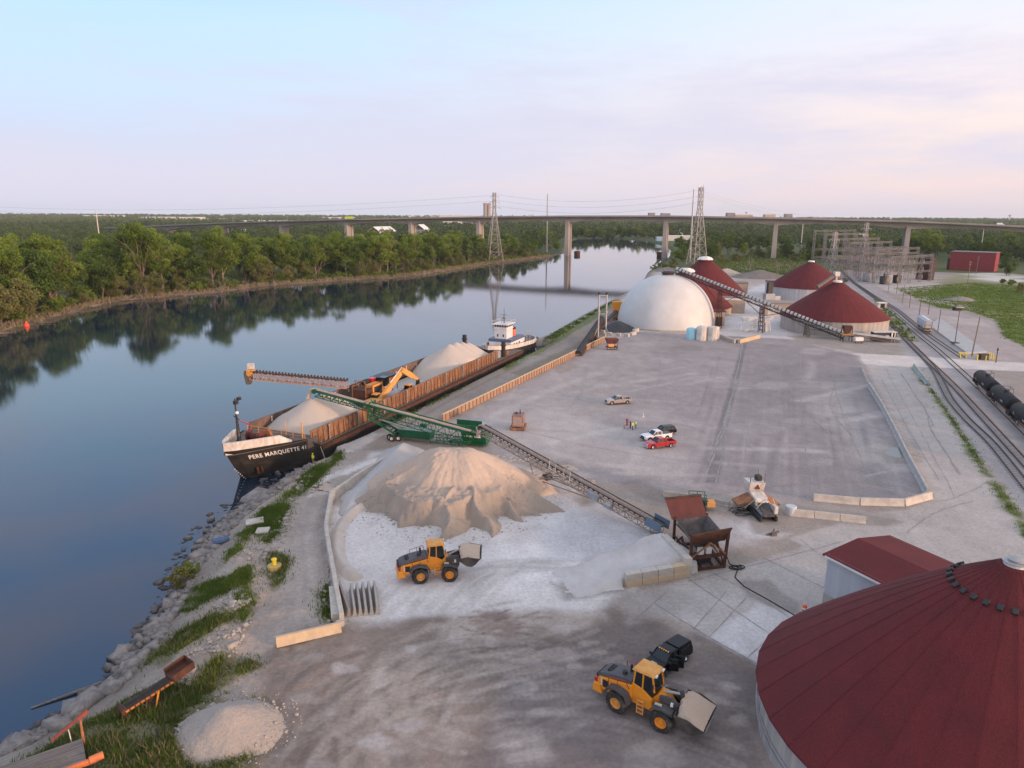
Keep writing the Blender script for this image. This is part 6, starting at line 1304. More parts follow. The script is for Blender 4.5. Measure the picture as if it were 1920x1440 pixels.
b = B(); b.box(-.07, .07, -.30, -.10, 0, 1.62); r0 = b.obj('rib', QW, o); r0.location = (1, 0, 0)
for i in range(1, 62):
    c = r0.copy(); C.objects.link(c); c.parent = o; c.location = (1+i*1.75, 0, 0)
JB = [(-.31, 0), (-.31, .1), (-.19, .36), (-.12, 1.0), (.12, 1.0), (.19, .36), (.31, .1), (.31, 0)]
def barrier(label, p, q, h=.9, w=1.0, m=CONCL, group='concrete barriers', name='concrete_barrier', gap=.04, jersey=True, z=0, cat='barrier'):
    p, q = Vector((*p[:2], 0)), Vector((*q[:2], 0)); d = q-p; L = d.length; d.normalize(); b = B()
    prof = [(y*w, zz*h) for y, zz in JB] if jersey else [(-w*.3, 0), (-w*.3, h), (w*.3, h), (w*.3, 0)]
    b.loft([[(x, y, zz) for y, zz in prof] for x in (gap, L-gap)])
    o = b.obj(name, m, None, bevel=.025); o.location = (p.x, p.y, z); o.rotation_euler = (0, 0, math.atan2(d.y, d.x))
    return tag(o, label, cat, group)
def barrier_row(labels, px, n, **k):
    P = gp(px); L = np.r_[0, np.cumsum(np.hypot(*np.diff(P, axis=0).T))]
    at_ = lambda s: (np.interp(s, L, P[:, 0]), np.interp(s, L, P[:, 1]))
    for i in range(n): barrier(labels[i] if isinstance(labels, list) else labels, at_(L[-1]*i/n), at_(L[-1]*(i+1)/n), **k)
barrier('single tan concrete barrier lying on the dirt at the left end of the block wall', G(517, 1211), G(640, 1182), 1.0, 1.5, CONCY)
BSHADE = mat('barrier_shade', (.47, .47, .44), (.36, .36, .34), .6, .9)  # cool tone of the row's shaded left faces put into the colour
barrier_row('pale concrete barrier in the long row along the right side of the yard', [(1628, 724), (1652, 762), (1675, 806), (1700, 858), (1738, 929)], 13, h=1.2, w=1.4, m=BSHADE, group='barriers along the right side of the yard')
barrier_row('low worn concrete barrier at the far end of the row right of the yard', [(1615, 690), (1627, 718)], 3, h=.5, w=1.2, m=CONC, group='barriers along the right side of the yard')
barrier_row(['pale pink concrete barrier at the front right corner of the yard', 'pale concrete barrier with rust stains, left of the corner piece', 'pale concrete barrier in the front row, left end'], [(1745, 934), (1699, 948), (1612, 946), (1524, 938)], 3, h=1.1, w=1.5, group='barriers in front of the yard')
barrier_row(['long pale barrier right of the white tracked machine', 'middle pale barrier between the tracked machine and the dirt', 'short pale barrier sunk in dirt at the right end of its row'], [(1479, 966), (1535, 971), (1580, 976), (1623, 981)], 3, h=1.0, w=1.5, group='barriers by the tracked machine')
barrier_row('pale low barrier in the row behind the old tractor', [(1243, 929), (1300, 936), (1400, 957)], 5, h=.8, w=1.4, group='barriers behind the old tractor', m=CONC)
barrier_row(['greenish concrete barrier at the grass by the rail crossing, far piece', 'greenish concrete barrier at the grass by the rail crossing, near piece'], [(1713, 690), (1739, 722)], 2, h=1.3, w=1.6, m=mat('greenish_concrete', (.38, .44, .41), (.30, .35, .33), .5), group='barriers at the rail crossing')
for i in range(6):
    u0, u1 = 646+i*10.8, 655+i*10.6
    barrier(['leftmost dark stained barrier of the six laid side by side', 'second from the left of the six barriers laid side by side', 'third from the left of the six barriers laid side by side', 'third from the right of the six barriers laid side by side', 'second from the right of the six barriers laid side by side', 'rightmost barrier of the six laid side by side on the white dust'][i], G(u1, 1157-i*.8), G(u0+(2 if i else -8), 1108-i*1.2), 1.0, .95, mat('barrier_stained', (.34, .29, .26), (.24, .21, .19), .9, .9) if i == 0 else CONC, 'six barriers laid side by side')
for i in range(3):
    a, c = G(628.5-i*1.6, 1166-i*18), G(626.9-i*1.6, 1148-i*18); barrier(['white concrete block beside the wall end, nearest of three', 'white concrete block beside the wall, middle of three', 'white concrete block beside the wall, farthest of three'][i], a, c, .95, 1.3, CONCL, 'white blocks beside the wall', 'concrete_block', .03, False, cat='block')
barrier('broken pale concrete lump at the foot of the white blocks', G(632, 1176), G(643, 1171), .6, 1.2, CONCL, name='concrete_lump', jersey=False, group=None, cat='block')
fa, fb = G(1171, 1099), G(1288, 1079)
for k in range(2):
    for i in range(4 if k == 0 else 3 + 1):
        a = fa+(fb-fa)*(i/4+(.0 if k == 0 else .0)); c = fa+(fb-fa)*((i+1)/4)
        lab = ('rust streaked block in the lower course of the ramp wall, ' if k == 0 else 'pale block in the upper course of the ramp wall, ')+['left end', 'second from the left', 'second from the right', 'right end by the hopper'][i]
        barrier(lab, a, c, .82, 1.5, CONCY if k == 0 or i == 3 else CONCL, 'blocks of the ramp wall', 'concrete_block', .03, False, z=.83*k, cat='block')
wallrun('ramp_end_wall', 'pale concrete end wall between the earth ramp and the rusty hopper', [(1243, 1034), (1291, 1082)], 2.4, .9, CONCL, 2.2)
for i, (u0, v0, u1, v1) in enumerate(((1352, 634, 1373, 643), (1374, 644, 1384, 641), (1385, 644, 1404, 639), (1404, 639, 1423, 634))):
    barrier(['grey barrier next to the white tanks, pointing to the yard', 'short grey barrier at the corner of the blocks by the tanks', 'tan barrier in front of the white conveyor, left piece', 'tan barrier in front of the white conveyor, right piece'][i], G(u0, v0), G(u1, v1), 1.3, 1.6, CONC if i < 2 else CONCY, 'barriers by the tanks', jersey=False)
for i, (u, v) in enumerate(((1126, 624), (1138, 628), (1156, 630), (1171, 631), (1183, 629), (1188, 623))):
    barrier(['white block holding the tarp, at the left end', 'white block at the tarp edge, second from the left', 'white block at the tarp edge, front middle', 'white block at the tarp edge, right of the front middle', 'white block at the tarp edge near the dome', 'white block at the tarp corner, closest to the dome'][i], G(u, v), G(u+8, v+(1 if i < 4 else -2)), 1.1, 1.8, WHITED, 'white blocks round the tarp', 'concrete_block', .02, False, cat='block')

# ------------------------------------------------------------------ cars and trucks
def pickup(label, rear, front, paint_, bed='open', lights=False, group='pickup trucks', left=True):
    a, c = G(*rear)[:2], G(*front)[:2]; d = (c-a)/np.linalg.norm(c-a); ang = math.atan2(d[1], d[0]); lf = np.array([-d[1], d[0]])*(1 if left else -1)
    ctr = (a+c)/2-lf*.82; o = thing('pickup_truck', label, 'pickup truck', (ctr[0], ctr[1], 0), ang, group)
    def arch(x, r=.52, n=8): return [(x+r*math.cos(t), .42+r*math.sin(t)) for t in np.linspace(math.pi-.15, .15, n)]
    wf, wr, hw = 1.85, -1.95, .98
    body = [(-.78, .45)]+[(-.78, 1.22), (1.0, 1.24), (1.15, 1.26), (2.35, 1.2), (2.85, 1.1), (2.98, .9), (3.0, .5), (2.45, .42)]+arch(wf)[::-1]+[(1.2, .42)]
    b = B(); b.side(body, -hw, hw); bo_ = b.obj('body', paint_, o, bevel=.05)
    b = B(); 
    for y in (-hw, hw-.1): b.side([(-.80, .45), (-.80, 1.25), (-3.0, 1.25), (-3.05, .6), (-2.55, .48)]+arch(wr)+[(-1.3, .45)], y, y+.1)
    b.box(-3.06, -2.96, -hw+.12, hw-.12, .6, 1.25); b.obj('bed', paint_, o, bevel=.02)
    b = B(); b.box(-2.97, -.8, -hw+.1, hw-.1, .55, .75); b.obj('bed_floor', DARK, o)
    if bed == 'cover': b = B(); b.box(-3.0, -.8, -hw+.06, hw-.06, 1.22, 1.29); b.obj('bed_cover', mat('grey_bed_cover', (.12, .12, .13)), o, bevel=.02)
    if bed == 'cap':
        b = B(); b.hexa([(-3.02, -hw, 1.24), (-.8, -hw, 1.24), (-.8, hw, 1.24), (-3.02, hw, 1.24), (-2.85, -.8, 1.95), (-.82, -.8, 1.98), (-.82, .8, 1.98), (-2.85, .8, 1.95)]); b.obj('bed_cap', paint_, o, bevel=.06)
        for y in (-1, 1): b = B(); b.hexa([(-2.6, y*.955, 1.38), (-1.1, y*.955, 1.38), (-1.1, y*.97, 1.38), (-2.6, y*.97, 1.38), (-2.55, y*.87, 1.76), (-1.1, y*.87, 1.78), (-1.1, y*.885, 1.78), (-2.55, y*.885, 1.76)]); b.obj('cap_window', GLASS, o)
    b = B(); b.hexa([(-.76, -.93, 1.2), (1.25, -.93, 1.2), (1.25, .93, 1.2), (-.76, .93, 1.2), (-.62, -.76, 1.86), (.45, -.76, 1.88), (.45, .76, 1.88), (-.62, .76, 1.86)]); g = b.obj('windows', GLASS, o)
    b = B(); b.hexa([(-.72, -.8, 1.84), (.55, -.8, 1.84), (.55, .8, 1.84), (-.72, .8, 1.84), (-.62, -.68, 1.95), (.38, -.68, 1.96), (.38, .68, 1.96), (-.62, .68, 1.95)]); b.obj('roof', paint_, o, bevel=.04)
    b = B()
    for y in (-1, 1): b.beam((-.74, y*.95, 1.2), (-.62, y*.77, 1.9), .16); b.beam((.18, y*.945, 1.2), (.12, y*.785, 1.9), .09); b.beam((1.27, y*.93, 1.2), (.5, y*.78, 1.9), .08)
    b.obj('pillars', paint_, o)
    for y in (-1, 1):
        b = B(); b.box(2.86, 3.0, y*.72-.2, y*.72+.2, .82, 1.0); b.obj('headlight', LIGHTM, o)
        b = B(); b.box(-3.08, -3.02, y*.86-.08, y*.86+.08, .85, 1.2); b.obj('tail_light', REDP, o)
        b = B(); b.box(.98, 1.12, y*1.02, y*1.26, 1.22, 1.46); b.obj('mirror', DARK, o)
        b = B(); b.box(-.6, 1.2, y*.98-.05, y*1.08+.02, .36, .42); b.obj('side_step', CHROME if paint_ is REDP else DARK, o)
    b = B(); b.box(2.95, 3.03, -.62, .62, .68, 1.02); b.obj('grille', CHROME if paint_ in (REDP, BLACKCAR) else DARK, o)
    b = B(); b.box(2.9, 3.12, -.95, .95, .42, .64); b.box(-3.16, -3.02, -.95, .95, .45, .62); b.obj('bumpers', CHROME if paint_ is not WHITECAR else DARK, o, bevel=.03)
    for x in (wf, wr):
        for y in (-.82, .82): tyre(o, (x, y, .42), .42, .28, 0, CHROME)
    if lights:
        for i in range(5): b = B(); b.box(.42, .56, -.5+i*.25-.06, -.5+i*.25+.06, 1.93, 2.0); b.obj('roof_marker_light', mat('amber_marker', (.9, .45, .1)), o)
        for x0, sw in ((1.0, 58), (.12, 62)):
            w_ = .92; b = B(); b.box(-w_, 0, -.04, .04, -.72, .05); b.hexa([(-w_, -.03, .05), (-.12, -.03, .05), (-.12, .03, .05), (-w_, .03, .05), (-w_+.1, -.02, .58), (-.35, -.02, .58), (-.35, .02, .58), (-w_+.1, .02, .58)]) if False else None
            d_ = b.obj('open_door', paint_, o, bevel=.02); d_.location = (x0, 1.0, 1.2); d_.rotation_euler = (0, 0, -R(sw))
            b = B(); b.box(-w_+.05, -.1, -.025, .025, .05, .55); gl = b.obj('door_window', GLASS, d_)
        b = B(); b.box(1.9, 2.3, -.3, .3, 1.22, 1.28); b.obj('hood_scoop', WHITED, o)
    return o
pickup('silver pickup parked alone on the open yard', (1176.5, 757.5), (1146, 759.5), SILVERCAR)
pickup('red pickup with open bed parked in front of the white pickup', (1259, 838.5), (1221.5, 842.5), REDP)
pickup('white pickup with grey bed cover between the red pickup and the dark wagon', (1253.5, 824), (1214, 828.5), WHITECAR, 'cover')
pickup('black pickup with bed cap and two open doors beside the front loader', (1284, 1240), (1238.5, 1271), BLACKCAR, 'cap', True)
a, c = G(1259.5, 815)[:2], G(1236, 817)[:2]; d = (c-a)/np.linalg.norm(c-a); lf = np.array([-d[1], d[0]]); ctr = (a+c)/2-lf*.75
su = thing('estate_car', 'black sport utility car behind the white pickup', 'car', (ctr[0], ctr[1], 0), math.atan2(d[1], d[0]))
def arch2(x, r=.45, n=8): return [(x+r*math.cos(t), .36+r*math.sin(t)) for t in np.linspace(math.pi-.15, .15, n)]
b = B(); b.side([(-2.35, .5), (-2.4, 1.0), (-2.2, 1.12), (1.0, 1.08), (1.9, 1.0), (2.35, .85), (2.4, .45), (1.95, .36)]+arch2(1.4)[::-1]+[(.8, .36), (-.8, .36)]+arch2(-1.4)[::-1]+[(-1.95, .4)], -.93, .93); b.obj('body', BLACKCAR, su, bevel=.06)
b = B(); b.hexa([(-2.25, -.88, 1.08), (1.1, -.88, 1.08), (1.1, .88, 1.08), (-2.25, .88, 1.08), (-1.85, -.7, 1.68), (.35, -.7, 1.7), (.35, .7, 1.7), (-1.85, .7, 1.68)]); b.obj('windows', GLASS, su)
b = B(); b.box(-1.95, .42, -.74, .74, 1.66, 1.76); b.obj('roof', BLACKCAR, su, bevel=.05)
b = B()
for y in (-1, 1):
    for x0, x1 in ((-2.2, -1.85), (-1.2, -1.15), (-.2, -.2), (1.1, .4)): b.beam((x0, y*.885, 1.08), (x1, y*.72, 1.7), .09)
b.obj('pillars', BLACKCAR, su)
for y in (-1, 1): b = B(); b.box(2.3, 2.42, y*.65-.2, y*.65+.2, .72, .88); b.obj('headlight', LIGHTM, su); b = B(); b.box(-2.43, -2.33, y*.75-.12, y*.75+.12, .8, 1.02); b.obj('tail_light', REDP, su)
for x in (1.4, -1.4):
    for y in (-.78, .78): tyre(su, (x, y, .36), .36, .24, 0, CHROME)

# ------------------------------------------------------------------ people
def person(label, p, ang, top_, legs, pose=0, hat=None):
    jt = [(0, 0, .95), (0, 0, 1.15), (0, 0, 1.38), (0, 0, 1.52), (.02, 0, 1.62), (.03, 0, 1.76), (0, .1, .9), (.04, .11, .5), (.0, .12, .06), (.14, .12, .03), (0, -.1, .9), (-.03+.1*pose, -.11, .5), (-.06, -.12, .06), (.08, -.12, .03),
          (0, .2, 1.42), (.02, .25, 1.15), (.16, .22, .95), (.24, .2, .9), (0, -.2, 1.42), (.05+.1*pose, -.26, 1.16), (.2+.05*pose, -.2, 1.0+.1*pose), (.28+.05*pose, -.17, .98+.1*pose)]
    rad = [.16, .15, .17, .07, .09, .075, .095, .07, .05, .04, .095, .07, .05, .04, .075, .055, .042, .04, .075, .055, .042, .04]
    ed = [(0, 1), (1, 2), (2, 3), (3, 4), (4, 5), (0, 6), (6, 7), (7, 8), (8, 9), (0, 10), (10, 11), (11, 12), (12, 13), (2, 14), (14, 15), (15, 16), (16, 17), (2, 18), (18, 19), (19, 20), (20, 21)]
    me = bpy.data.meshes.new('person'); me.from_pydata(jt, ed, []); o = bpy.data.objects.new('person', me); C.objects.link(o)
    md = o.modifiers.new('skin', 'SKIN'); sv = me.skin_vertices[0].data
    for i, r in enumerate(rad): sv[i].radius = (r, r*(1.15 if i < 3 else 1))
    sv[0].use_root = True; o.modifiers.new('sub', 'SUBSURF').levels = 1
    bpy.context.view_layer.update(); m2 = bpy.data.meshes.new_from_object(o.evaluated_get(bpy.context.evaluated_depsgraph_get())); bpy.data.objects.remove(o); m2.name = 'person'
    for m_ in (SKIN, top_, legs, DARK): m2.materials.append(m_)
    for f in m2.polygons:
        c = f.center; hand = abs(c.y) > .15 and c.x > .17 and .8 < c.z < 1.12
        f.material_index = 3 if c.z < .1 else (0 if hand or (1.5 < c.z < 1.72) else (3 if c.z >= 1.72 else (2 if c.z < .92 and abs(c.y) < .2 else 1))); f.use_smooth = True
    o = bpy.data.objects.new('person', m2); C.objects.link(o); o.location = p; o.rotation_euler = (0, 0, ang)
    if hat: b = B(); b.lathe([(.16, 1.74), (.12, 1.77), (.11, 1.84), (0, 1.87)], c=(.03, 0, 0), n=12); b.obj('hard_hat', hat, o)
    return tag(o, label, 'person')
def gl(u, v): p = G(u, v); return (p[0], p[1], 0)
person('person in dark red shirt and blue trousers standing behind the red table', gl(1175.5, 798), R(-80), REDCLOTH, DKCLOTH)
person('person in black standing between the red table and the hi vis vests', gl(1182, 803), R(180), DKCLOTH, DKCLOTH, 1)
person('person in yellow hi vis vest and jeans with back to the dark clothed person', gl(1186, 806.5), R(150), HIVIS, JEANS, 1)
person('person in yellow hi vis jacket and grey trousers, rightmost of the group', gl(1192, 803.5), R(170), HIVIS, STEEL)
person('person in yellow hi vis vest and hard hat standing on the grass by the barge', (*G(587, 868)[:2], gz(*G(587, 868)[:2])), R(60), HIVIS, RUSTO, 0, mat('yellow_hat', (.8, .6, .05)))
p = G(1176, 803); t = thing('folding_table', 'small red folding table in front of the people on the yard', 'table', (p[0], p[1], 0), R(10))
b = B(); b.box(-.75, .75, -.35, .35, .72, .78); b.obj('tabletop', REDP, t)
for x in (-.65, .65):
    for y in (-.28, .28): b = B(); b.beam((x, y, 0), (x, y, .72), .05); b.obj('leg', DARK, t)
p = G(1206, 782); b = B(); b.lathe([(.28, 0), (.26, .1), (.1, .12), (.05, .95), (0, 1.0)], n=12); o = b.obj('traffic_cone', mat('cone_white', (.75, .6, .5))); o.location = (p[0], p[1], 0); tag(o, 'small pale traffic cone on the yard behind the people', 'traffic cone')

# ------------------------------------------------------------------ yard machines
p = G(972, 806); t = thing('generator_set', 'rusty red generator box on skids standing alone on the yard', 'generator', (p[0], p[1]+1.2, 0), R(-8))
b = B(); b.box(-1.15, 1.15, -1.6, 1.6, .7, 3.0); h_ = b.obj('housing', mat('faded_red_box', (.20, .09, .07), (.30, .22, .19), .8, .8), t, bevel=.06)
b = B(); b.box(-.95, .95, -1.66, -1.58, 1.0, 2.8); b.obj('radiator_grille', mat('pinkish_grille', (.42, .30, .26), (.3, .2, .17), 3), h_)
b = B(); b.box(-1.5, -1.2, -2.0, 2.0, .15, .6); b.box(1.2, 1.5, -2.0, 2.0, .15, .6); b.box(-1.5, 1.5, -2.0, -1.7, .15, .55); b.box(-1.5, 1.5, 1.7, 2.0, .15, .55); b.obj('skid_frame', RUSTO, t)
b = B(); b.tube((.3, .4, 3.0), (.3, .4, 3.9), .1, .1, 8); b.tube((-.4, 0, 3), (-.4, 0, 3.4), .22, .22, 8); b.obj('exhaust', DARK, t)
# old tractor behind the hopper
p = G(1303, 958); t = thing('old_tractor', 'dark green and tan old tractor with frames standing behind the hopper', 'tractor', (p[0], p[1]+.5, 0), R(-6))
b = B(); b.side([(-.2, .9), (-.2, 1.9), (1.8, 1.7), (2.1, 1.3), (2.1, .9)], -.5, .5); b.obj('engine_hood', mat('dark_green', (.02, .07, .05), (.05, .06, .05), 1.5), t, bevel=.05)
b = B(); b.box(1.7, 2.9, -.8, .8, .8, 1.5); b.obj('tool_box', YELD, t, bevel=.05)
b = B()
for x, y in ((-.8, -.7), (-.8, .7), (.4, -.7), (.4, .7), (1.5, -.7), (1.5, .7)): b.tube((x, y, .8), (x*1.02, y*.9, 2.7), .06, .06, 6)
for y in (-.65, .65): b.path([(-.8, y, 2.7), (.4, y, 2.7), (1.5, y, 2.6)], .06, 6)
b.obj('roll_frame', mat('frame_green', (.03, .09, .065)), t)
b = B(); b.box(-2.8, -.3, -.5, .5, .7, 1.0); b.beam((-2.8, -.4, 1), (-2.8, -.4, 2), .08); b.beam((-2.1, .4, 1), (-2.1, .4, 2.1), .08); b.box(-2.4, -1.0, -.4, .4, 1.0, 1.7); b.obj('rear_frame', RUST, t)
for x, y, r in ((-1.3, -.9, .75), (-1.3, .9, .75), (1.2, -.8, .5), (1.2, .8, .5)): tyre(t, (x, y, r), r, .4, 0, RUSTO)
# white and orange tracked screener
p = G(1435, 975); t = thing('tracked_screener', 'white and rusty orange tracked screening machine with drooping side wings', 'machine', (p[0], p[1]+3.0, 0), R(3)); t.scale = (.8, .9, .92)
for y in (-1.45, 1.45):
    b = B(); b.box(y-.28, y+.28, -4.2, 1.5, 0, .85); b.obj('crawler_track', BLACK, t, bevel=.2)
b = B(); b.box(-1.1, 1.1, -3.8, 3.5, .8, 1.3); b.obj('chassis', GREYP, t)
b = B(); b.hexa([(-1.0, -4.3, .9), (1.0, -4.3, .9), (1.0, -1.6, 1.9), (-1.0, -1.6, 1.9), (-1.0, -4.3, 1.15), (1.0, -4.3, 1.15), (1.0, -1.6, 2.2), (-1.0, -1.6, 2.2)]); b.obj('tail_belt', BELT, t)
b = B(); b.hexa([(-1.3, -1.6, 1.6), (1.3, -1.6, 1.6), (1.3, 2.2, 1.6), (-1.3, 2.2, 1.6), (-1.25, -.6, 2.6), (1.25, -.6, 2.6), (1.25, 2.4, 3.1), (-1.25, 2.4, 3.1)]); b.obj('screen_box', WHITED, t, bevel=.05)
b = B(); b.hexa([(-1.4, 1.6, 3.0), (1.4, 1.6, 3.0), (1.4, 3.6, 3.0), (-1.4, 3.6, 3.0), (-1.5, 1.2, 4.4), (1.5, 1.2, 4.4), (1.5, 3.9, 4.4), (-1.5, 3.9, 4.4)]); b.obj('feed_box', WHITED, t, bevel=.04)
b = B(); b.add([(-.5, 1.3, 3.3), (.6, 1.3, 3.3), (.05, 1.22, 4.2)], [(0, 1, 2)]); b.obj('rust_patch', RUSTRED, t)
for y in (-1, 1):
    b = B(); b.hexa([(y*1.4, -1.0, 2.0), (y*4.0, .2, .9), (y*4.0, 2.8, .9), (y*1.4, 2.2, 2.2), (y*1.4, -1.0, 2.35), (y*4.0, .2, 1.15), (y*4.0, 2.8, 1.15), (y*1.4, 2.2, 2.6)]); b.obj('side_wing', RUSTO, t)
    b = B(); b.beam((y*1.5, -1.8, 3.0), (y*2.9, -.6, 1.0), .14); b.beam((y*.2, -2.6, 3.2), (y*1.6, -2.4, 1.5), .12); b.obj('support_arm', CONCY, t)
b = B(); b.box(.2, 1.2, 2.2, 3.3, 4.4, 5.2); b.beam((-1.3, 1.5, 4.4), (-1.3, 1.5, 5.4), .1); b.beam((1.4, 1.5, 4.4), (1.4, 1.5, 5.9), .06); b.beam((.5, 2.5, 5.2), (.5, 2.5, 6.2), .06); b.obj('engine_top', DARK, t)
for s in (-.35, .35): b = B(); b.box(s-.2, s+.2, -2.2, -1.9, 2.4, 2.65); b.obj('work_light', LIGHTM, t)
b = B(); b.box(1.0, 1.7, -4.0, -2.6, 1.2, 2.4); b.obj('control_box', WHITED, t, bevel=.1)
pts = []
hc = G(1408, 962)
for i in range(80): t_ = i*.35; r = 1.0+.5*math.sin(i*.9); pts.append((hc[0]-.6+r*1.7*math.cos(t_)+.4*math.sin(t_*.37), hc[1]+r*1.1*math.sin(t_), .06+.004*i))
b = B(); b.path(pts, .05, 5); tag(b.obj('hose_coil', BLACK), 'tangle of black hoses on the ground left of the tracked screener', 'hose')
p = G(1482, 964); b = B(); b.lathe([(.8, 0), (.8, 1.25), (.7, 1.32), (0, 1.32)], n=18); o = b.obj('round_tank', mat('bluish_tank', (.50, .55, .58))); o.location = (p[0], p[1], 0); tag(o, 'round pale tank between the tracked screener and its barriers', 'tank')
p = G(1450, 1004); b = B(); b.beam((-1, 0, .1), (.8, .2, .5), .2); b.beam((-.4, -.3, .1), (.3, .6, .7), .18); b.box(-.3, .4, -.3, .2, 0, .45); o = b.obj('scrap_metal', STEEL); o.location = (p[0], p[1], 0); tag(o, 'small tangle of scrap steel on the concrete before the tracked screener', 'scrap')
# traffic drum
p = G(1509, 1153); t = thing('traffic_drum', 'orange and white traffic drum beside the big red dome', 'traffic drum', (p[0]-.1, p[1], 0))
b = B(); b.lathe([(.48, 0), (.48, .12), (.3, .14)], n=18); b.obj('base', BLACK, t)
for i in range(5): b = B(); z = .14+i*.2; b.lathe([(.31-.012*i, z), (.30-.012*i, z+.2)], n=18); b.obj('band', ORANGE if i % 2 == 0 else WHITE, t)
b = B(); b.lathe([(.24, 1.14), (.2, 1.2), (.08, 1.28), (0, 1.28)], n=14); b.obj('top', ORANGE, t)
# mooring bollard in the grass
p = G(515, 1065); t = thing('mooring_bollard', 'yellow mooring post on a round yellow base in the grass', 'bollard', (p[0], p[1], gz(p[0], p[1])))
b = B(); b.lathe([(.85, -.3), (.85, .35), (.75, .42), (0, .42)], n=20); b.obj('base', mat('faded_yellow', (.55, .42, .12), (.40, .30, .12), 1.5), t); b = B(); b.lathe([(.26, .42), (.26, 1.0), (.34, 1.05), (.34, 1.2), (0, 1.22)], n=14); b.obj('post', mat('bollard_yellow', (.85, .60, .05)), t)
# flat slabs on the bank
for i, (u, v, w_, l_, a) in enumerate(((478, 981, 2.4, 1.6, .35), (493, 999, 1.7, 1.5, .1))):
    p = G(u, v); b = B(); b.box(-w_/2, w_/2, -l_/2, l_/2, 0, .25); o = b.obj('concrete_slab', CONCL, None, bevel=.03); o.location = (p[0], p[1], gz(p[0], p[1])+.12); o.rotation_euler = (.06, -.05, a); tag(o, ['larger pale flat slab lying in the grass above the stones', 'smaller pale flat slab lying in the grass above the stones'][i], 'slab', 'flat slabs on the bank')
# old conveyor in the grass
ca_, cb_ = G(232, 1345), G(352, 1283); zA = gz(ca_[0], ca_[1]); of = (float(ca_[0]+cb_[0])/2, float(ca_[1]+cb_[1])/2, float(zA))
t = thing('old_conveyor', 'rusty old belt conveyor with orange-lit yellow side lying in the grass', 'conveyor', of)
A_, B_ = Vector((ca_[0], ca_[1], zA+.9)), Vector((cb_[0], cb_[1], zA+1.7)); d = (B_-A_).normalized(); sd_ = d.cross(Vector((0, 0, 1))).normalized()
b = B(of); b.beam(A_-sd_*.45, B_-sd_*.45, .12, .3); b.beam(A_+sd_*.45, B_+sd_*.45, .12, .3); b.obj('side_frame', RUST, t)
b = B(of); near_s = sd_ if sd_.y < 0 else -sd_
for i in range(13): b.beam(A_.lerp(B_, i/13)+near_s*.53, A_.lerp(B_, (i+.72)/13)+near_s*.53, .05, .2)
b.obj('lit_yellow_side', mat('orange_lit_yellow', (.46, .20, .04), (.24, .10, .04), 1.5, .7), t)  # yellow dashes, with the orange light on them put into the colour
b = B(of); belt(b, A_, B_, .85, .15); b.obj('belt', BLACK, t)
b = B(of); q = B_-d*1.6; b.hexa([q-sd_*.7+Vector((0, 0, .1)), q+sd_*.7+Vector((0, 0, .1)), B_+d*.3+sd_*.7+Vector((0, 0, .1)), B_+d*.3-sd_*.7+Vector((0, 0, .1)), q-sd_*.85+Vector((0, 0, .25)), q+sd_*.85+Vector((0, 0, .25)), B_+d*.4+sd_*.85+Vector((0, 0, .3)), B_+d*.4-sd_*.85+Vector((0, 0, .3))])
for s in (-1, 1): b.beam(q+sd_*s*.85+Vector((0, 0, .45)), B_+d*.4+sd_*s*.85+Vector((0, 0, .6)), .06, .7)
b.beam(B_+d*.4-sd_*.85+Vector((0, 0, .55)), B_+d*.4+sd_*.85+Vector((0, 0, .55)), .06, .7); b.obj('tail_hopper', RUST, t)
b = B(of); b.tube(A_-sd_*.5, A_+sd_*.5, .3, .3, 12); b.beam(A_-sd_*.5-Vector((0, 0, .9)), A_-sd_*.5, .15); b.beam(A_+sd_*.5-Vector((0, 0, .9)), A_+sd_*.5, .15); b.obj('head', RUST, t)
b = B(of); m_ = A_.lerp(B_, .5); b.beam(m_+near_s*.6, m_+near_s*1.4-d*.9-Vector((0, 0, 1.3)), .12); b.beam(m_-near_s*.6, m_-near_s*.9-d*.9-Vector((0, 0, 1.3)), .12); b.obj('support_leg', YEL, t)
b = B(of); m_ = A_.lerp(B_, .38)-Vector((0, 0, .5)); b.box(m_.x-.4, m_.x+.4, m_.y-.3, m_.y+.3, m_.z-.3, m_.z+.3); b.obj('motor', RUSTRED, t, bevel=.05)
for s in (-.7, .7): c = A_.lerp(B_, .4)+sd_*s; tyre(t, (c.x-of[0], c.y-of[1], .35), .35, .2, math.atan2(d.y, d.x), RUST)
# low flat trailer and jib at the corner
ta = G(160, 1418); zt = gz(ta[0], ta[1]); tang = R(35); t = thing('deck_trailer', 'weathered wooden deck trailer with orange edge at the lower left corner', 'trailer', (ta[0], ta[1], zt), tang)
b = B(); 
for i in range(9): b.box(-7.5, 0, -1.5+i*.33, -1.5+i*.33+.3, .75+.01*(i % 2), .85+.01*(i % 2))
b.obj('deck', WOOD, t)
b = B(); b.box(-7.5, .5, -1.85, -1.55, .5, .95); b.tube((.2, -1.7, .8), (1.2, -1.7, .9), .32, .3, 12); b.obj('edge_beam', mat('faded_orange', (.72, .20, .06), (.5, .16, .07), 1), t, bevel=.05)
b = B(); b.box(-7, -.2, -1.2, -1.0, .4, .75); b.box(-7, -.2, 1.0, 1.2, .4, .75); b.obj('chassis', RUST, t)
for y in (-1.2, 1.2): tyre(t, (-4.5, y, .42), .42, .25, 0, RUST)
ja = G(158, 1398); zj = gz(ja[0], ja[1]); t = thing('red_jib', 'thin red jib arm on a short post behind the deck trailer', 'jib', (ja[0], ja[1], zj))
b = B(); b.tube((0, 0, 0), (-.15, .2, 2.6), .12, .09, 8); b.obj('post', RUSTO, t)
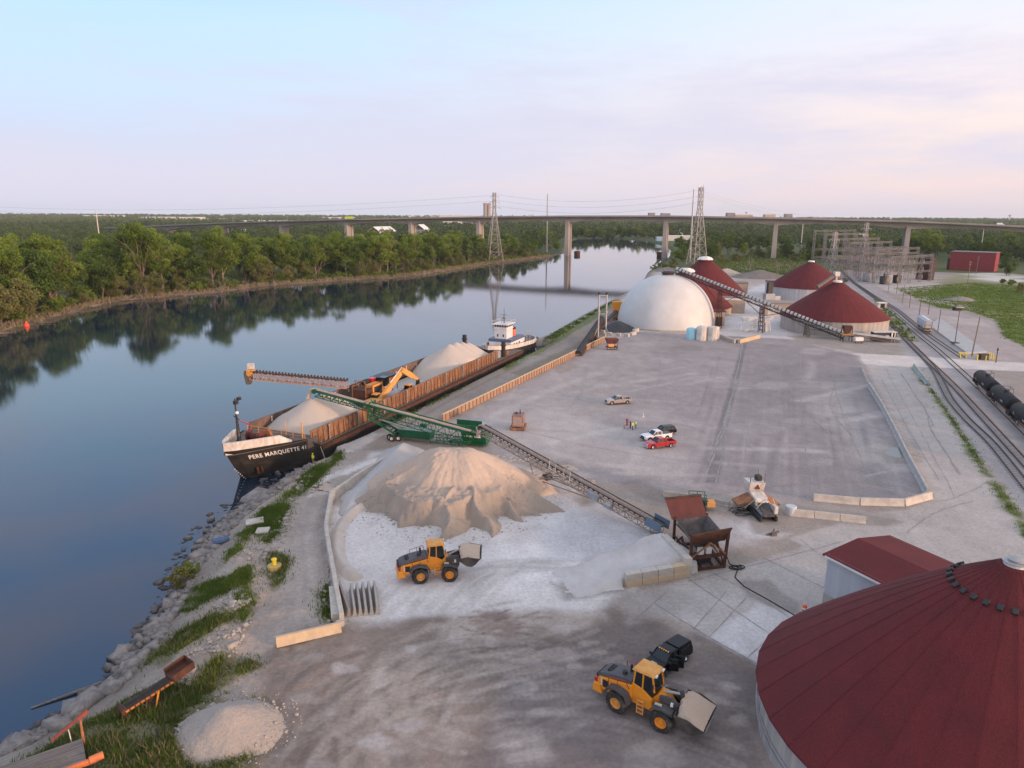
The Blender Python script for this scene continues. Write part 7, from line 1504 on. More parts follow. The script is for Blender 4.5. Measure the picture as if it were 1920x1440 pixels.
je = Vector(D(97, 1388, ja[1]-.3))-Vector((ja[0], ja[1], zj)); b = B(); b.beam((.25, .4, 2.9), (je.x, je.y, je.z), .16, .2); b.beam((-.3, .1, 2.5), (.35, .5, 3.0), .3, .3); b.obj('jib_arm', mat('dull_red', (.32, .07, .04), (.2, .05, .035), 1.5), t)
b = B(); b.tube((-.9, -.1, 0), (-1.1, 0, 1.6), .04, .04, 6); b.obj('white_rod', WHITED, t)
p0_, p1_ = G(286, 1412), G(296, 1372); b = B(); b.path([(*G(282, 1420)[:2], .25), (*G(292, 1405)[:2], .3), (*G(296, 1388)[:2], .32), (*G(294, 1373)[:2], .3)], .11, 7); tag(b.obj('black_hose', BLACK), 'short thick black hose lying in the grass left of the gravel heap', 'hose')
p = G(50, 612, W); b = B(); b.lathe([(0, -.6), (.8, -.3), (1.0, .2), (.8, .9), (.45, 1.2), (.3, 2.0), (0, 2.1)], n=16); o = b.obj('channel_buoy', mat('buoy_red', (.85, .09, .03)), None, smooth=True); o.location = (p[0], p[1], W); tag(o, 'small bright red buoy floating near the wooded bank', 'buoy')
b = B(); b.tube((*G(58, 1328, W+.05)[:2], W+.05), (*G(190, 1283, W+.05)[:2], W+.25), .09, .14, 6); tag(b.obj('floating_pole', WOOD), 'long pale pole floating in the water off the near bank', 'pole')
p = G(395, 1030); b = B(); b.loft([[(x, y*k, z) for y, z in ((-.6, .1), (-.5, .45), (.1, .6), (.6, .3), (.5, .05))] for x, k in ((-1, .6), (-.3, 1.1), (.5, .9), (1.1, .5))]); o = b.obj('blue_tarp', mat('blue_tarp', (.05, .10, .22), (.08, .13, .25), 2), None); pz = G(414, 1020, -1); o.location = (pz[0], pz[1], gz(pz[0], pz[1])+.2); o.rotation_euler = (0, 0, .5); tag(o, 'crumpled blue tarp among the bank stones', 'tarp')

# ------------------------------------------------------------------ conveyors and tanks by the white dome
def simple_conveyor(name, label, p, q, w, h, n, m, bm=BELT, hoods=0, cat='conveyor', group=None, legs=(), covered=None):
    p, q = Vector(p), Vector(q); of = (p.x, p.y, 0); t = thing(name, label, cat, of, 0, group)
    d = (q-p).normalized(); a = d.cross(Vector((0, 0, 1))).normalized(); u = a.cross(d); u = u if u.z > 0 else -u
    b = B(of); b.truss(p, q, w, h, n, .2, .12); b.obj('truss', m, t)
    b = B(of); belt(b, p, q, w*.8, .2); b.obj('belt', bm, t)
    if covered: b = B(of); b.loft([[c+a*w*.5*math.cos(x)+u*(w*.42*math.sin(x)+.15) for x in np.linspace(0, math.pi, 9)] for c in (p, q)]); b.obj('cover', covered, t)
    for i in range(hoods):          # half round belt covers with gaps between them
        f0, f1 = (i+.12)/hoods, (i+.78)/hoods; b = B(of); b.loft([[p.lerp(q, f)+a*w*.62*math.cos(x)+u*(w*.55*math.sin(x)+.25) for x in np.linspace(0, math.pi, 9)] for f in (f0, f1)], close=False, cap=False); b.obj('belt_cover', GALV, t)
    for f, base, m2 in legs:
        c = p.lerp(q, f)-u*h; b = B(of)
        for s in (-1, 1):
            for k in (-1, 1): b.beam(c+a*s*w*.5+d*k*.5, Vector((base[0], base[1], 0))+a*s*w*.75+d*k*.9, .26)
        for g in np.linspace(.1, .9, 6):
            m_ = c.lerp(Vector((base[0], base[1], 0)), g); b.beam(m_-a*w*.6, m_+a*w*.6, .14); b.beam(m_-d*.7+a*w*.5, m_+d*.7+a*w*.5, .14); b.beam(m_-d*.7-a*w*.5, m_+d*.7-a*w*.5, .14)
        b.beam(c.lerp(Vector((base[0], base[1], 0)), .35), p.lerp(q, f+.10)-u*h, .18); b.beam(c.lerp(Vector((base[0], base[1], 0)), .35), p.lerp(q, f-.10)-u*h, .18)
        b.obj('trestle', m2, t)
    return t
top_, bot_ = (63.5, 285, 21.6), (*G(1583, 637)[:2], 1.6)
lp = [(f, tuple(np.array(top_)[:2]*(1-f)+np.array(bot_)[:2]*f), m2) for f, m2 in ((.29, RUST), (.545, RUST), (.80, STEEL))]
simple_conveyor('inclined_conveyor', 'long inclined conveyor with grey half round covers rising to the white dome top', top_, bot_, 1.7, 1.3, 34, DARK, hoods=46, legs=lp)
cd0 = G(1596, 640)[:2]; simple_conveyor('ground_conveyor', 'low grey covered conveyor in front of the dark container by the tracks', (*D(1587, 625, cd0[1]), )[:3], (*G(1686, 642)[:2], .8), 1.5, .8, 12, STEEL, covered=GALV)
p = G(1586, 640); t = thing('transfer_tower', 'small rusty transfer hopper on legs between the two conveyors', 'hopper', (p[0], p[1], 0))
b = B(); b.hexa([(-.8, -.8, 3), (.8, -.8, 3), (.8, .8, 3), (-.8, .8, 3), (-1.4, -1.2, 5.5), (1.4, -1.2, 5.5), (1.4, 1.2, 5.5), (-1.4, 1.2, 5.5)]); b.obj('hopper', RUST, t)
for x in (-1.3, 1.3):
    for y in (-1.1, 1.1): b = B(); b.beam((x*1.2, y, 0), (x, y, 5), .2); b.obj('leg', DARK, t)
b = B(); b.box(-1.8, 1.8, -1.4, 1.4, 2.4, 2.6); b.obj('platform', YELD, t)
p = G(1609, 643); t = thing('air_compressor', 'small white box machine on wheels under the low conveyor', 'machine', (p[0], p[1], 0))
b = B(); b.box(-1.4, 1.4, -.8, .8, .7, 2.0); b.obj('housing', WHITE, t, bevel=.1)
for x in (-1, 1): tyre(t, (x, -.7, .4), .4, .25, 0, GALV)
p0_, p1_ = G(1639, 640)[:2], G(1683, 641)[:2]; c_ = (p0_+p1_)/2+[0, 2.2]
t = thing('storage_container', 'dark open fronted storage container with white roof beside the tracks', 'container', (c_[0], c_[1], 0), 0)
L = np.linalg.norm(p1_-p0_); b = B(); b.box(-L/2, L/2, 1.1, 1.3, 0, 3); b.box(-L/2, -L/2+.2, -1.3, 1.3, 0, 3); b.box(L/2-.2, L/2, -1.3, 1.3, 0, 3); b.box(-L/2, L*.2, -1.25, -1.1, 0, 2.9); b.obj('wall', mat('navy_steel', (.03, .035, .06), (.05, .05, .07), .5), t)
b = B(); b.box(-L/2-.2, L/2+.2, -1.5, 1.5, 3, 3.25); b.obj('roof', WHITED, t)
b = B(); b.box(L*.28, L*.34, -1.3, -1.15, 0, 2.9); b.box(L*.42, L*.46, -1.3, -1.15, 0, 2.9); b.obj('door_post', WHITE, t); b = B(); b.box(0, 1.1, -1.9, -1.4, .8, 2.0); b.obj('white_cabinet', WHITE, t)
for i, (u, v, r, h, m_) in enumerate(((1298, 637, 1.75, 4.0, CYAN), (1318.5, 639, 2.05, 4.9, WHITED), (1339, 640, 2.05, 4.9, WHITED))):
    p = G(u, v); t = thing('storage_tank', ['pale blue plastic tank in front of the white dome', 'middle white tank of the three in front of the white dome', 'right white tank of the three in front of the white dome'][i], 'tank', (p[0], p[1]+r, 0), 0, 'tanks before the white dome')
    b = B(); b.lathe([(r, 0), (r, h*.86)]+([(r*.9, h*.93), (r*.5, h)] if i < 2 else [(r, h*.95), (r*.97, h*.97)])+[(0, h*1.01 if i < 2 else h*.97)], n=28); b.obj('shell', m_, t, smooth=True)
    b = B(); b.tube((r*.6, -r*.82, 0), (r*.6, -r*.82, h*.9), .06, .06, 6); b.obj('pipe', GALV, t)
p = G(1404, 620); t = thing('white_feeder', 'white hopper on thin legs left of the white conveyor', 'hopper', (p[0], p[1]+1, 0))
b = B(); b.hexa([(-2.0, -1.0, 3.4), (2.0, -1.0, 3.4), (2.0, 1.0, 3.4), (-2.0, 1.0, 3.4), (-2.9, -1.4, 5.0), (2.9, -1.4, 5.0), (2.9, 1.4, 5.0), (-2.9, 1.4, 5.0)]); b.obj('bin', WHITE, t)
for x in (-2.2, 2.2):
    for y in (-.9, .9): b = B(); b.beam((x, y, 0), (x, y, 3.8), .2); b.obj('leg', WHITE, t)
simple_conveyor('white_conveyor', 'white mobile conveyor sloping up to the right beside the second trestle', (*G(1395, 622)[:2], .8), (G(1395, 622)[0]+10.5, G(1395, 622)[1]+1, 5.8), 1.1, .7, 9, WHITE, WHITED, legs=[(.8, (G(1395, 622)[0]+9, G(1395, 622)[1]+1), WHITE)])
# black conveyors by the quay
k0, k1 = G(1083, 668), D(1128, 598, 272); simple_conveyor('quay_conveyor', 'long black belt conveyor with rusty frame sloping up from the end of the rusty wall', (k0[0], k0[1], .6), k1, 2.4, 1.4, 18, RUST, BELT, covered=BLACK, legs=[(.55, tuple((np.array(k0)*.45+np.array(k1)*.55)[:2]), RUST)])
k2, k3 = D(1127, 612, 274), D(1158, 583, 300); simple_conveyor('upper_conveyor', 'cream and yellow belt conveyor leading to the left side of the white dome', k2, k3, 2.0, 1.6, 10, PINK, BELT, covered=BELT, legs=[(.85, tuple(k3[:2]), YELD)])
p = D(1156, 598, 298); t = thing('yellow_chute', 'yellow discharge chute hanging at the left edge of the white dome', 'chute', (p[0], p[1], 0)); b = B(); b.hexa([(-1.4, -1, 1.2), (1.4, -1, 1.2), (1.4, 1, 1.2), (-1.4, 1, 1.2), (-2, -1.3, 7.5), (2, -1.3, 7.5), (2, 1.3, 7.5), (-2, 1.3, 7.5)]); b.obj('chute_body', YEL, t); b = B(); b.box(-1.7, 1.7, -1.2, 1.2, 0, 1.2); b.obj('base', RUST, t)
p0_, p1_ = G(1121, 640)[:2], G(1131, 642)[:2]; t = thing('steel_gantry', 'two grey steel posts with cross beams and lamps at the quay conveyors', 'gantry', (*p0_, 0))
hz = D(1131, 552, p1_[1])[2]; dx_ = np.array([2.6, .3])
for k in (0, 1):
    q = dx_*k; b = B(); b.tube((q[0], q[1], 0), (q[0], q[1], hz), .28, .24, 8); b.obj('post', GALV, t); b = B(); b.lathe([(.5, -.3), (.55, 0), (.3, .5), (0, .55)], c=(q[0], q[1], hz), n=10); b.obj('lamp', DARK, t); b = B(); b.lathe([(.5, -.2), (.5, .3)], c=(q[0], q[1], hz*.62), n=10); b.obj('collar', GALV, t)
for z in (.3, hz*.58, hz-.6): b = B(); b.beam((0, 0, z), (dx_[0], dx_[1], z), .22); b.obj('cross_beam', GALV, t)
for s in (-1, 1): b = B(); b.beam((dx_[0]*(s > 0), 0, hz*.3), (dx_[0]*(s > 0)+s*2.2, -.5, 0), .2); b.obj('brace', GALV, t)
p = G(1147, 656); t = thing('red_hopper', 'small dark red hopper machine on wheels below the tarped pile', 'hopper', (p[0], p[1]+1, 0), R(8))
b = B(); b.hexa([(-1.4, -1, 2.0), (1.4, -1, 2.0), (1.4, 1, 2.0), (-1.4, 1, 2.0), (-1.9, -1.4, 3.6), (1.9, -1.4, 3.6), (1.9, 1.4, 3.6), (-1.9, 1.4, 3.6)]); b.obj('bin', RUSTRED, t)
b = B(); b.box(-1.7, 1.7, -1.1, 1.1, .7, 1.0); b.beam((1.6, -1.2, .2), (1.9, -1.2, 3.6), .18); b.beam((-1.6, -1.2, .2), (-1.9, -1.2, 3.4), .18); b.beam((0, -1.2, 1.0), (1.8, -1.2, 3.4), .15); b.obj('frame', RUSTRED, t)
b = B(); b.box(-1.3, .5, -1.3, -1.1, 1.1, 1.9); b.obj('yellow_panel', YELD, t)
for x in (-1.2, 1.2): tyre(t, (x, -1, .45), .45, .3, 0, WHITED)
p = D(1566, 512, 277); t = thing('roof_conveyor_head', 'pale box on a post above the red dome by the tracks', 'conveyor head', (p[0], p[1]-1.5, 17.9))
hz2 = p[2]-17.9; b = B(); b.box(-.3, .3, -.3, .3, .6, hz2-1); b.obj('post', CONCY, t); b = B(); b.box(-.9, .9, -.9, .9, hz2-1, hz2+.6); b.obj('head_box', WHITED, t); b = B(); e_ = Vector(D(1545, 541, 268))-Vector((p[0], p[1]-1.5, 17.9)); b.beam((-.5, .3, hz2-.6), (e_.x, e_.y+6, e_.z), 1.2, .9); b.obj('inclined_trough', STEEL, t)

# ------------------------------------------------------------------ railway
def track(label, px):
    P = np.array(curve(gp(px), 60*max(1, len(px)//3))); d = np.gradient(P, axis=0); d /= np.linalg.norm(d, axis=1)[:, None]; n = np.stack([d[:, 1], -d[:, 0]], 1)
    o = thing('railway_track', label, 'railway track', (P[0][0], P[0][1], 0), 0, 'railway tracks'); of = (P[0][0], P[0][1], 0)
    for s in (-.75, .75):
        b = B(of); b.loft([[(*(p+q*(s-.07)), .10), (*(p+q*(s+.07)), .10), (*(p+q*(s+.06)), .30), (*(p+q*(s-.06)), .30)] for p, q in zip(P, n)]); b.obj('rail', mat('rail_steel', (.07, .055, .05), (.11, .08, .07), 2, .6, .4), o)
    L = np.r_[0, np.cumsum(np.linalg.norm(np.diff(P, axis=0), axis=1))]; b = B(of); s = .5; e = min(L[-1], 210)
    while s < e:
        x, y = np.interp(s, L, P[:, 0]), np.interp(s, L, P[:, 1]); i = min(int(np.searchsorted(L, s)), len(P)-1); a = math.atan2(d[i][1], d[i][0])
        ca, sa = math.cos(a), math.sin(a); b.hexa([(x+ca*u-sa*v, y+sa*u+ca*v, z) for z in (.0, .05) for u, v in ((-.11, -1.25), (.11, -1.25), (.11, 1.25), (-.11, 1.25))]); s += .95
    tag(b.obj('sleepers', mat('sleeper_wood', (.25, .235, .23), (.17, .155, .145), 2, .9), o), kind='stuff')
    return P
TB = track('railway track with the black tank cars standing on it', [(1578, 508), (1601, 530), (1645, 562), (1690, 600), (1722, 628), (1757, 656), (1797, 692), (1835, 727), (1900, 790), (1990, 880)])
TA = track('railway track with the grey hopper wagon and the yellow buffer', [(1601, 530), (1640, 556), (1680, 580), (1715, 608), (1755, 638), (1806, 672)])
TC = track('railway track between the tank cars and the yard, curving to the crossing', [(1640, 590), (1665, 605), (1682, 618), (1704, 642), (1730, 668), (1763, 699), (1798, 734), (1844, 784), (1924, 872), (1990, 945)])
TD = track('railway siding nearest to the yard, with grass along it', [(1704, 642), (1730, 668), (1752, 694), (1766, 720), (1782, 750), (1812, 786), (1861, 834), (1926, 915), (1985, 985)])
def bogies(t, xs, m=DARK):
    for x in xs:
        b = B(); b.box(x-1.2, x+1.2, -.95, -.75, .55, 1.0); b.box(x-1.2, x+1.2, .75, .95, .55, 1.0); b.box(x-.3, x+.3, -.9, .9, .7, 1.05); g = b.obj('bogie', m, t)
        for dx in (-.85, .85):
            for y in (-.72, .72): b = B(); b.lathe([(.46, -.07), (.46, .07), (.40, .08), (.40, -.06)], n=16, axis='y', cap=True); w = b.obj('wheel', STEEL, g); w.location = (x+dx, y, .76)
def along(P, uv):
    q = G(*uv)[:2]; i = int(np.argmin(np.hypot(*(P-q).T))); i = min(max(i, 1), len(P)-2); d = P[i+1]-P[i-1]; return P[i], math.atan2(d[1], d[0])
TANK = mat('black_tank', (.010, .010, .012), (.022, .022, .025), .5, .6, spec=.2)
s_tank = None
i0 = int(np.argmin(np.hypot(*(TB-G(1833, 727)[:2]).T))); q0 = TB[i0]; dT = TB[i0+3]-TB[i0]; dT = dT/np.linalg.norm(dT); angT = math.atan2(dT[1], dT[0])
for k in range(4):
    L = 15.5; c_ = q0+dT*(7.2+k*(L+1.9)); t = thing('tank_car', ['black railway tank car at the far end of the row', 'black railway tank car, second from the far end', 'black railway tank car, third from the far end', 'black railway tank car, nearest and partly out of the picture'][k], 'tank car', (c_[0], c_[1], .3), angT, 'black railway tank cars')
    R_ = 1.58; b = B(); pr_ = [(0, -L/2)]+[(R_*math.sin(a), -L/2+.75-.75*math.cos(a)) for a in (.3, .6, .9, 1.2, math.pi/2)]; pr_ = pr_+[(r, -z) for r, z in pr_[::-1]]; b.lathe(pr_, c=(0, 0, 2.75), n=32, axis='x'); b.obj('tank', TANK, t, smooth=True)
    b = B(); b.box(-L/2-.6, L/2+.6, -.3, .3, .95, 1.25); b.box(-L/2-.4, -L/2+1.4, -1.2, 1.2, 1.0, 1.25); b.box(L/2-1.4, L/2+.4, -1.2, 1.2, 1.0, 1.25); b.obj('underframe', DARK, t)
    b = B(); b.lathe([(.55, 4.2), (.55, 4.65), (.4, 4.75), (0, 4.75)], n=16); b.obj('manway', DARK, t)
    b = B()
    for x in (-1.4, 1.4):
        for y in (-.9, .9): b.tube((x, y, 4.0), (x, y, 5.2), .045, .045, 5)
    b.path([(-1.4, -.9, 5.2), (1.4, -.9, 5.2), (1.4, .9, 5.2), (-1.4, .9, 5.2), (-1.4, -.9, 5.2)], .045, 5); b.box(-1.6, 1.6, -1.0, 1.0, 3.98, 4.04); b.obj('platform_rail', DARK, t)
    b = B()
    for y in (-1.68, 1.68):
        for x in (-.25, .25): b.beam((x, y, 1.0), (x, y*.62, 4.0), .05)
        for z in np.linspace(1.2, 3.8, 7): b.beam((-.25, y*(1-.38*(z-1)/3), z), (.25, y*(1-.38*(z-1)/3), z), .045)
    b.obj('ladder', DARK, t)
    b = B()
    for y in (-1, 1): b.box(2.2, 4.2, y*1.585-.01, y*1.585+.01, 2.6, 2.95); b.box(-4.4, -3.9, y*1.585-.01, y*1.585+.01, 2.3, 2.9)
    b.obj('white_stencil', mat('stencil_grey', (.30, .30, .30)), t)
    b = B()
    for x in (-L/2+.3, L/2-.3): b.box(x-.05, x+.05, -1.5, 1.5, 1.2, 2.0)
    b.obj('end_railing', DARK, t); bogies(t, (-L/2+1.6, L/2-1.6))
c_, a_ = along(TA, (1733, 621)); t = thing('hopper_wagon', 'pale grey covered hopper wagon standing alone on the track by the platform', 'railway wagon', (c_[0], c_[1], .3), a_)
b = B(); Lw = 13.5; vs = []
for x in (-Lw/2, Lw/2): vs.append([(x, -1.5, 1.8), (x, 1.5, 1.8), (x, 1.6, 3.2), (x, 1.45, 4.4), (x, .9, 4.75), (x, -.9, 4.75), (x, -1.45, 4.4), (x, -1.6, 3.2)])
b.loft(vs); b.obj('body', mat('wagon_grey', (.46, .52, .58), (.38, .44, .50), .4, .6), t, bevel=.05)
b = B()
for i in range(3): x = -4.2+i*4.2; b.hexa([(x-.5, -.6, .8), (x+.5, -.6, .8), (x+.5, .6, .8), (x-.5, .6, .8), (x-2, -1.4, 1.8), (x+2, -1.4, 1.8), (x+2, 1.4, 1.8), (x-2, 1.4, 1.8)])
b.obj('hopper_bottom', GREYP, t)
b = B(); b.box(-Lw/2+.3, Lw/2-.3, -.45, .45, 4.76, 4.95); b.obj('roof_hatch', WHITE, t)
b = B()
for x in (-Lw/2-.05, Lw/2+.05):
    for y in (-1.2, 1.2): b.beam((x, y, 1.2), (x, y, 4.3), .08)
    for z in np.linspace(1.5, 4.2, 7): b.beam((x, -1.2, z), (x, -.7, z), .05)
b.obj('ladder', DARK, t)
b = B(); b.box(Lw/2, Lw/2+1.0, -1.3, 1.3, 1.1, 1.3); b.box(-Lw/2-1.0, -Lw/2, -1.3, 1.3, 1.1, 1.3); b.box(Lw/2+.05, Lw/2+.2, -1.2, 1.2, 3.0, 3.4); b.obj('end_platform', YELD, t); bogies(t, (-Lw/2+.8, Lw/2-.8))
c_, a_ = along(TA, (1805, 671)); t = thing('buffer_stop', 'yellow buffer stop at the end of the short track', 'buffer stop', (c_[0], c_[1], 0), a_)
for s in (-.75, .75): b = B(); b.beam((-1.2, s, 0), (0, s, 1.6), .22); b.beam((.9, s, 0), (0, s, 1.6), .22); b.obj('frame', mat('safety_yellow', (.80, .58, .06)), t)
b = B(); b.box(-.2, .2, -1.2, 1.2, 1.4, 1.75); b.obj('beam', MATS['safety_yellow'], t)
# platform slab, lamps, posts
P = [G(1752, 616)[:2], G(1752, 640)[:2]]
pl = gp([(1742, 612), (1812, 664), (1850, 662), (1762, 598)]); b = B(); b.prism([tuple(q) for q in pl], .02, .55); tag(b.obj('loading_platform', mat('platform_concrete', (.45, .45, .45), (.38, .385, .38), .3, .9)), 'low pale concrete loading platform beside the grey hopper wagon', 'platform')
for u, v, h, lab, k in ((1790, 646, 12, 'brown light mast with double lamp on the loading platform', 1), (1722, 600, 11, 'arched lamp post behind the grey hopper wagon', 2), (1758, 624, 8.5, 'short brown post on the platform edge beside the wagon', 0), (1740, 592, 6, 'short brown post behind the hopper wagon', 0)):
    p = G(u, v); t = thing('light_mast', lab, 'lamp post', (p[0], p[1], .5), 0, 'lamp posts by the tracks'); b = B(); b.tube((0, 0, 0), (0, 0, h), .15, .10, 8); b.obj('shaft', mat('brown_steel', (.13, .08, .075), (.09, .06, .055), 1), t)
    if k == 1: b = B(); b.box(-1.3, 1.3, -.3, .3, h, h+.25); b.obj('lamp_head', GALV, t); b = B(); b.box(-1, 1, -1, 1, 0, .3); b.obj('base', DARK, t)
    if k == 2: b = B(); b.path([(0, 0, h), (.8, 0, h+.7), (2.5, 0, h+.7)], .1, 6); b.obj('lamp_arm', GALV, t)
p = G(1822, 668); pole('leaning_pole', 'dark leaning wooden pole with lamp at the end of the loading platform', p[:2], 12.5, .22, .16, WOODP, None, 'wooden utility poles', 'pole').rotation_euler = (.05, -.02, .9)
for i, (u, v) in enumerate(((1832, 676), (1848, 678), (1853, 671), (1857, 672), (1861, 674), (1866, 676))):
    p = G(u, v); b = B(); b.tube((0, 0, 0), (0, 0, 1.7), .18, .18, 10); b.lathe([(.18, 1.7), (.1, 1.8), (0, 1.8)], n=10); o = b.obj('yellow_bollard', MATS['safety_yellow']); o.location = (p[0], p[1], 0)
    tag(o, ['yellow bollard standing alone left of the dark box', 'yellow bollard in front of the dark box', 'yellow bollard right of the dark box, far end of the four', 'yellow bollard right of the dark box, second from the far end', 'yellow bollard right of the dark box, third from the far end', 'yellow bollard right of the dark box, near end of the four'][i], 'bollard', 'yellow bollards by the platform')
p = G(1843, 674); b = B(); b.box(-1.2, 1.2, -.8, .8, 0, 1.6); b.box(-1.3, 1.3, -.9, .9, 1.6, 1.75); o = b.obj('dark_utility_box', DARK, None, bevel=.05); o.location = (p[0], p[1], 0); tag(o, 'dark utility box among the yellow bollards', 'utility box')
p = G(1867, 680); b = B(); b.tube((0, 0, 0), (0, 0, 4.5), .14, .12, 8); b.box(-.2, .2, -.15, .15, 3.6, 4.3); o = b.obj('service_post', DARK); o.location = (p[0], p[1], 0); tag(o, 'thin dark service post right of the yellow bollards', 'post')
p = G(1652, 578); t = thing('small_hut', 'small white hut with dark doorway beside the tracks', 'hut', (p[0], p[1], 0), R(-6)); b = B(); b.box(-1.9, 1.9, -1.4, 1.4, 0, 2.6); b.obj('wall', WHITED, t, bevel=.05); b = B(); b.box(-.9, 1.0, -1.46, -1.38, .3, 2.3); b.obj('doorway', BLACK, t); b = B(); b.box(-2.1, 2.1, -1.6, 1.6, 2.6, 2.8); b.obj('roof', WHITE, t)
p = G(1794, 582); b = B(); b.box(-1.6, 1.6, -1, 1, 0, 1.4); b.box(-1.7, 1.7, -1.1, 1.1, 1.4, 1.6); o = b.obj('dark_skip', BLACK, None, bevel=.05); o.location = (p[0], p[1], 0); tag(o, 'dark skip container at the edge of the gravel lot', 'skip')
# puddle by the barrier row
pu = curve([(1660, 846), (1672, 839), (1690, 842), (1697, 852), (1688, 858), (1668, 855), (1658, 850), (1660, 846)], 30)
b = B(); b.add([(*G(u, v)[:2], .012) for u, v in pu[:-1]], [tuple(range(len(pu)-1))]); tag(b.obj('puddle', mat('puddle_water', (.16, .17, .16), None, rough=.03)), kind='structure')

# ------------------------------------------------------------------ cracks and joints in the paving, thin strips
b = B(); jr = random.Random(5)
cz_ = [.006]
def crack(px, w, jit=.25, m_=0):
    cz_[0] += .0012
    P = np.array(curve(gp(px), 40 if len(px) > 2 else 16)); L = np.linalg.norm(P[-1]-P[0])
    d = np.gradient(P, axis=0); d /= np.linalg.norm(d, axis=1)[:, None]; n = np.stack([-d[:, 1], d[:, 0]], 1); a = 0; vs = []
    for p, q in zip(P, n):
        a = a*.85+jr.uniform(-jit, jit)*.45; ww = w*jr.uniform(.3, 1.15)/2; c = p+q*a
        vs += [(*(c-q*ww), cz_[0]), (*(c+q*ww), cz_[0])]
    b.add(vs, [(2*i, 2*i+2, 2*i+3, 2*i+1) for i in range(len(P)-1)])
for px, w, j in (([(1392, 645), (1370, 750), (1345, 830), (1322, 905)], .45, .3), ([(1402, 645), (1376, 760), (1352, 860), (1342, 905)], .3, .2), ([(1372, 760), (1345, 830), (1330, 870)], .35, .4), ([(1462, 645), (1462, 720), (1440, 800)], .2, .3), ([(1010, 722), (1120, 760), (1300, 800)], .16, .3),
                 ([(1140, 735), (1180, 700), (1300, 690)], .16, .3), ([(1120, 690), (1300, 780), (1345, 800)], .18, .3), ([(1500, 650), (1502, 740), (1510, 850), (1530, 930)], .2, .3), ([(1550, 655), (1575, 760), (1640, 930)], .18, .3), ([(1430, 800), (1540, 790), (1640, 770)], .15, .4),
                 ([(1690, 700), (1718, 745), (1740, 775), (1745, 800), (1775, 850), (1800, 890)], .42, .35), ([(1735, 770), (1750, 795), (1742, 800)], .3, .3), ([(1660, 690), (1720, 800), (1790, 930)], .16, .25), ([(1652, 710), (1700, 800), (1760, 900)], .2, .2), ([(1330, 930), (1480, 908), (1640, 905)], .15, .3), ([(950, 800), (1120, 840), (1330, 870)], .14, .3),
                 ([(1400, 850), (1405, 780), (1440, 700)], .16, .4), ([(1250, 780), (1320, 745), (1380, 740)], .16, .4), ([(1480, 880), (1540, 868), (1600, 880)], .14, .4), ([(1580, 690), (1560, 760), (1600, 820)], .16, .5), ([(1200, 720), (1290, 735), (1370, 730)], .14, .4), ([(1060, 770), (1100, 730), (1150, 700)], .14, .4), ([(1520, 780), (1560, 830), (1570, 900)], .15, .4),
                 ([(1225, 1130), (1330, 1195), (1430, 1250)], .14, .04), ([(1290, 1085), (1400, 1160), (1480, 1215)], .14, .04), ([(1320, 1065), (1420, 1120), (1500, 1170)], .12, .04), ([(1360, 1110), (1300, 1180)], .12, .04), ([(1430, 1045), (1560, 1110)], .1, .04), ([(1290, 1090), (1450, 1050), (1580, 1015)], .12, .05), ([(1500, 1010), (1560, 1060)], .1, .05), ([(1600, 1020), (1680, 1060)], .1, .04), ([(1400, 1120), (1330, 1195)], .1, .04), ([(1470, 1170), (1400, 1235)], .1, .04), ([(1250, 1110), (1185, 1165)], .1, .04),
                 ([(1700, 1000), (1760, 960), (1830, 940)], .12, .3), ([(1740, 940), (1800, 930), (1860, 900)], .12, .3), ([(1640, 640), (1620, 665)], .15, .1), ([(1210, 640), (1350, 655), (1500, 650), (1600, 668)], .2, .15), ([(1230, 655), (1240, 690), (1230, 740)], .16, .3)):
    crack(px, w, j)
tag(b.obj('paving_cracks', mat('crack_tar', (.24, .225, .22), (.33, .31, .30), .5, .9)), kind='structure')

# ------------------------------------------------------------------ bank stones and grass
def blocks(n, pos, size, flat, seed):
    r = np.random.default_rng(seed); base = np.array([[-1, -1, -1], [1, -1, -1], [1, 1, -1], [-1, 1, -1], [-1, -1, 1], [1, -1, 1], [1, 1, 1], [-1, 1, 1]], float)
    V = base[None]*(1+r.uniform(-.45, .3, (n, 8, 3))); V[:, 4:, :2] *= r.uniform(.5, .95, (n, 1, 1)); V *= (size[:, None]*np.stack([r.uniform(.7, 1.5, n), r.uniform(.6, 1.1, n), flat*r.uniform(.6, 1.2, n)], 1))[:, None, :]*.5
    a = r.uniform(0, 6.28, n); t = r.uniform(-.5, .5, n); ca, sa, ct, st = np.cos(a), np.sin(a), np.cos(t), np.sin(t)
    x, y, z = V[..., 0], V[..., 1], V[..., 2]; y, z = y*ct[:, None]-z*st[:, None], y*st[:, None]+z*ct[:, None]; x, y = x*ca[:, None]-y*sa[:, None], x*sa[:, None]+y*ca[:, None]
    V = np.stack([x, y, z], -1)+pos[:, None, :]
    f = np.array([[3, 2, 1, 0], [4, 5, 6, 7], [0, 1, 5, 4], [1, 2, 6, 5], [2, 3, 7, 6], [3, 0, 4, 7]]); Fm = (f[None]+8*np.arange(n)[:, None, None]).reshape(-1, 4)
    return V.reshape(-1, 3), Fm
SH = gp(RB, W); SL = np.r_[0, np.cumsum(np.hypot(*np.diff(SH, axis=0).T))]
n = 7000; s_r = rng.uniform(0, SL[-1], n); px_ = np.stack([np.interp(s_r, SL, SH[:, i]) for i in (0, 1)], 1); tang_ = np.stack([np.interp(s_r+.5, SL, SH[:, i])-np.interp(s_r-.5, SL, SH[:, i]) for i in (0, 1)], 1); tang_ /= np.maximum(np.linalg.norm(tang_, axis=1), 1e-6)[:, None]
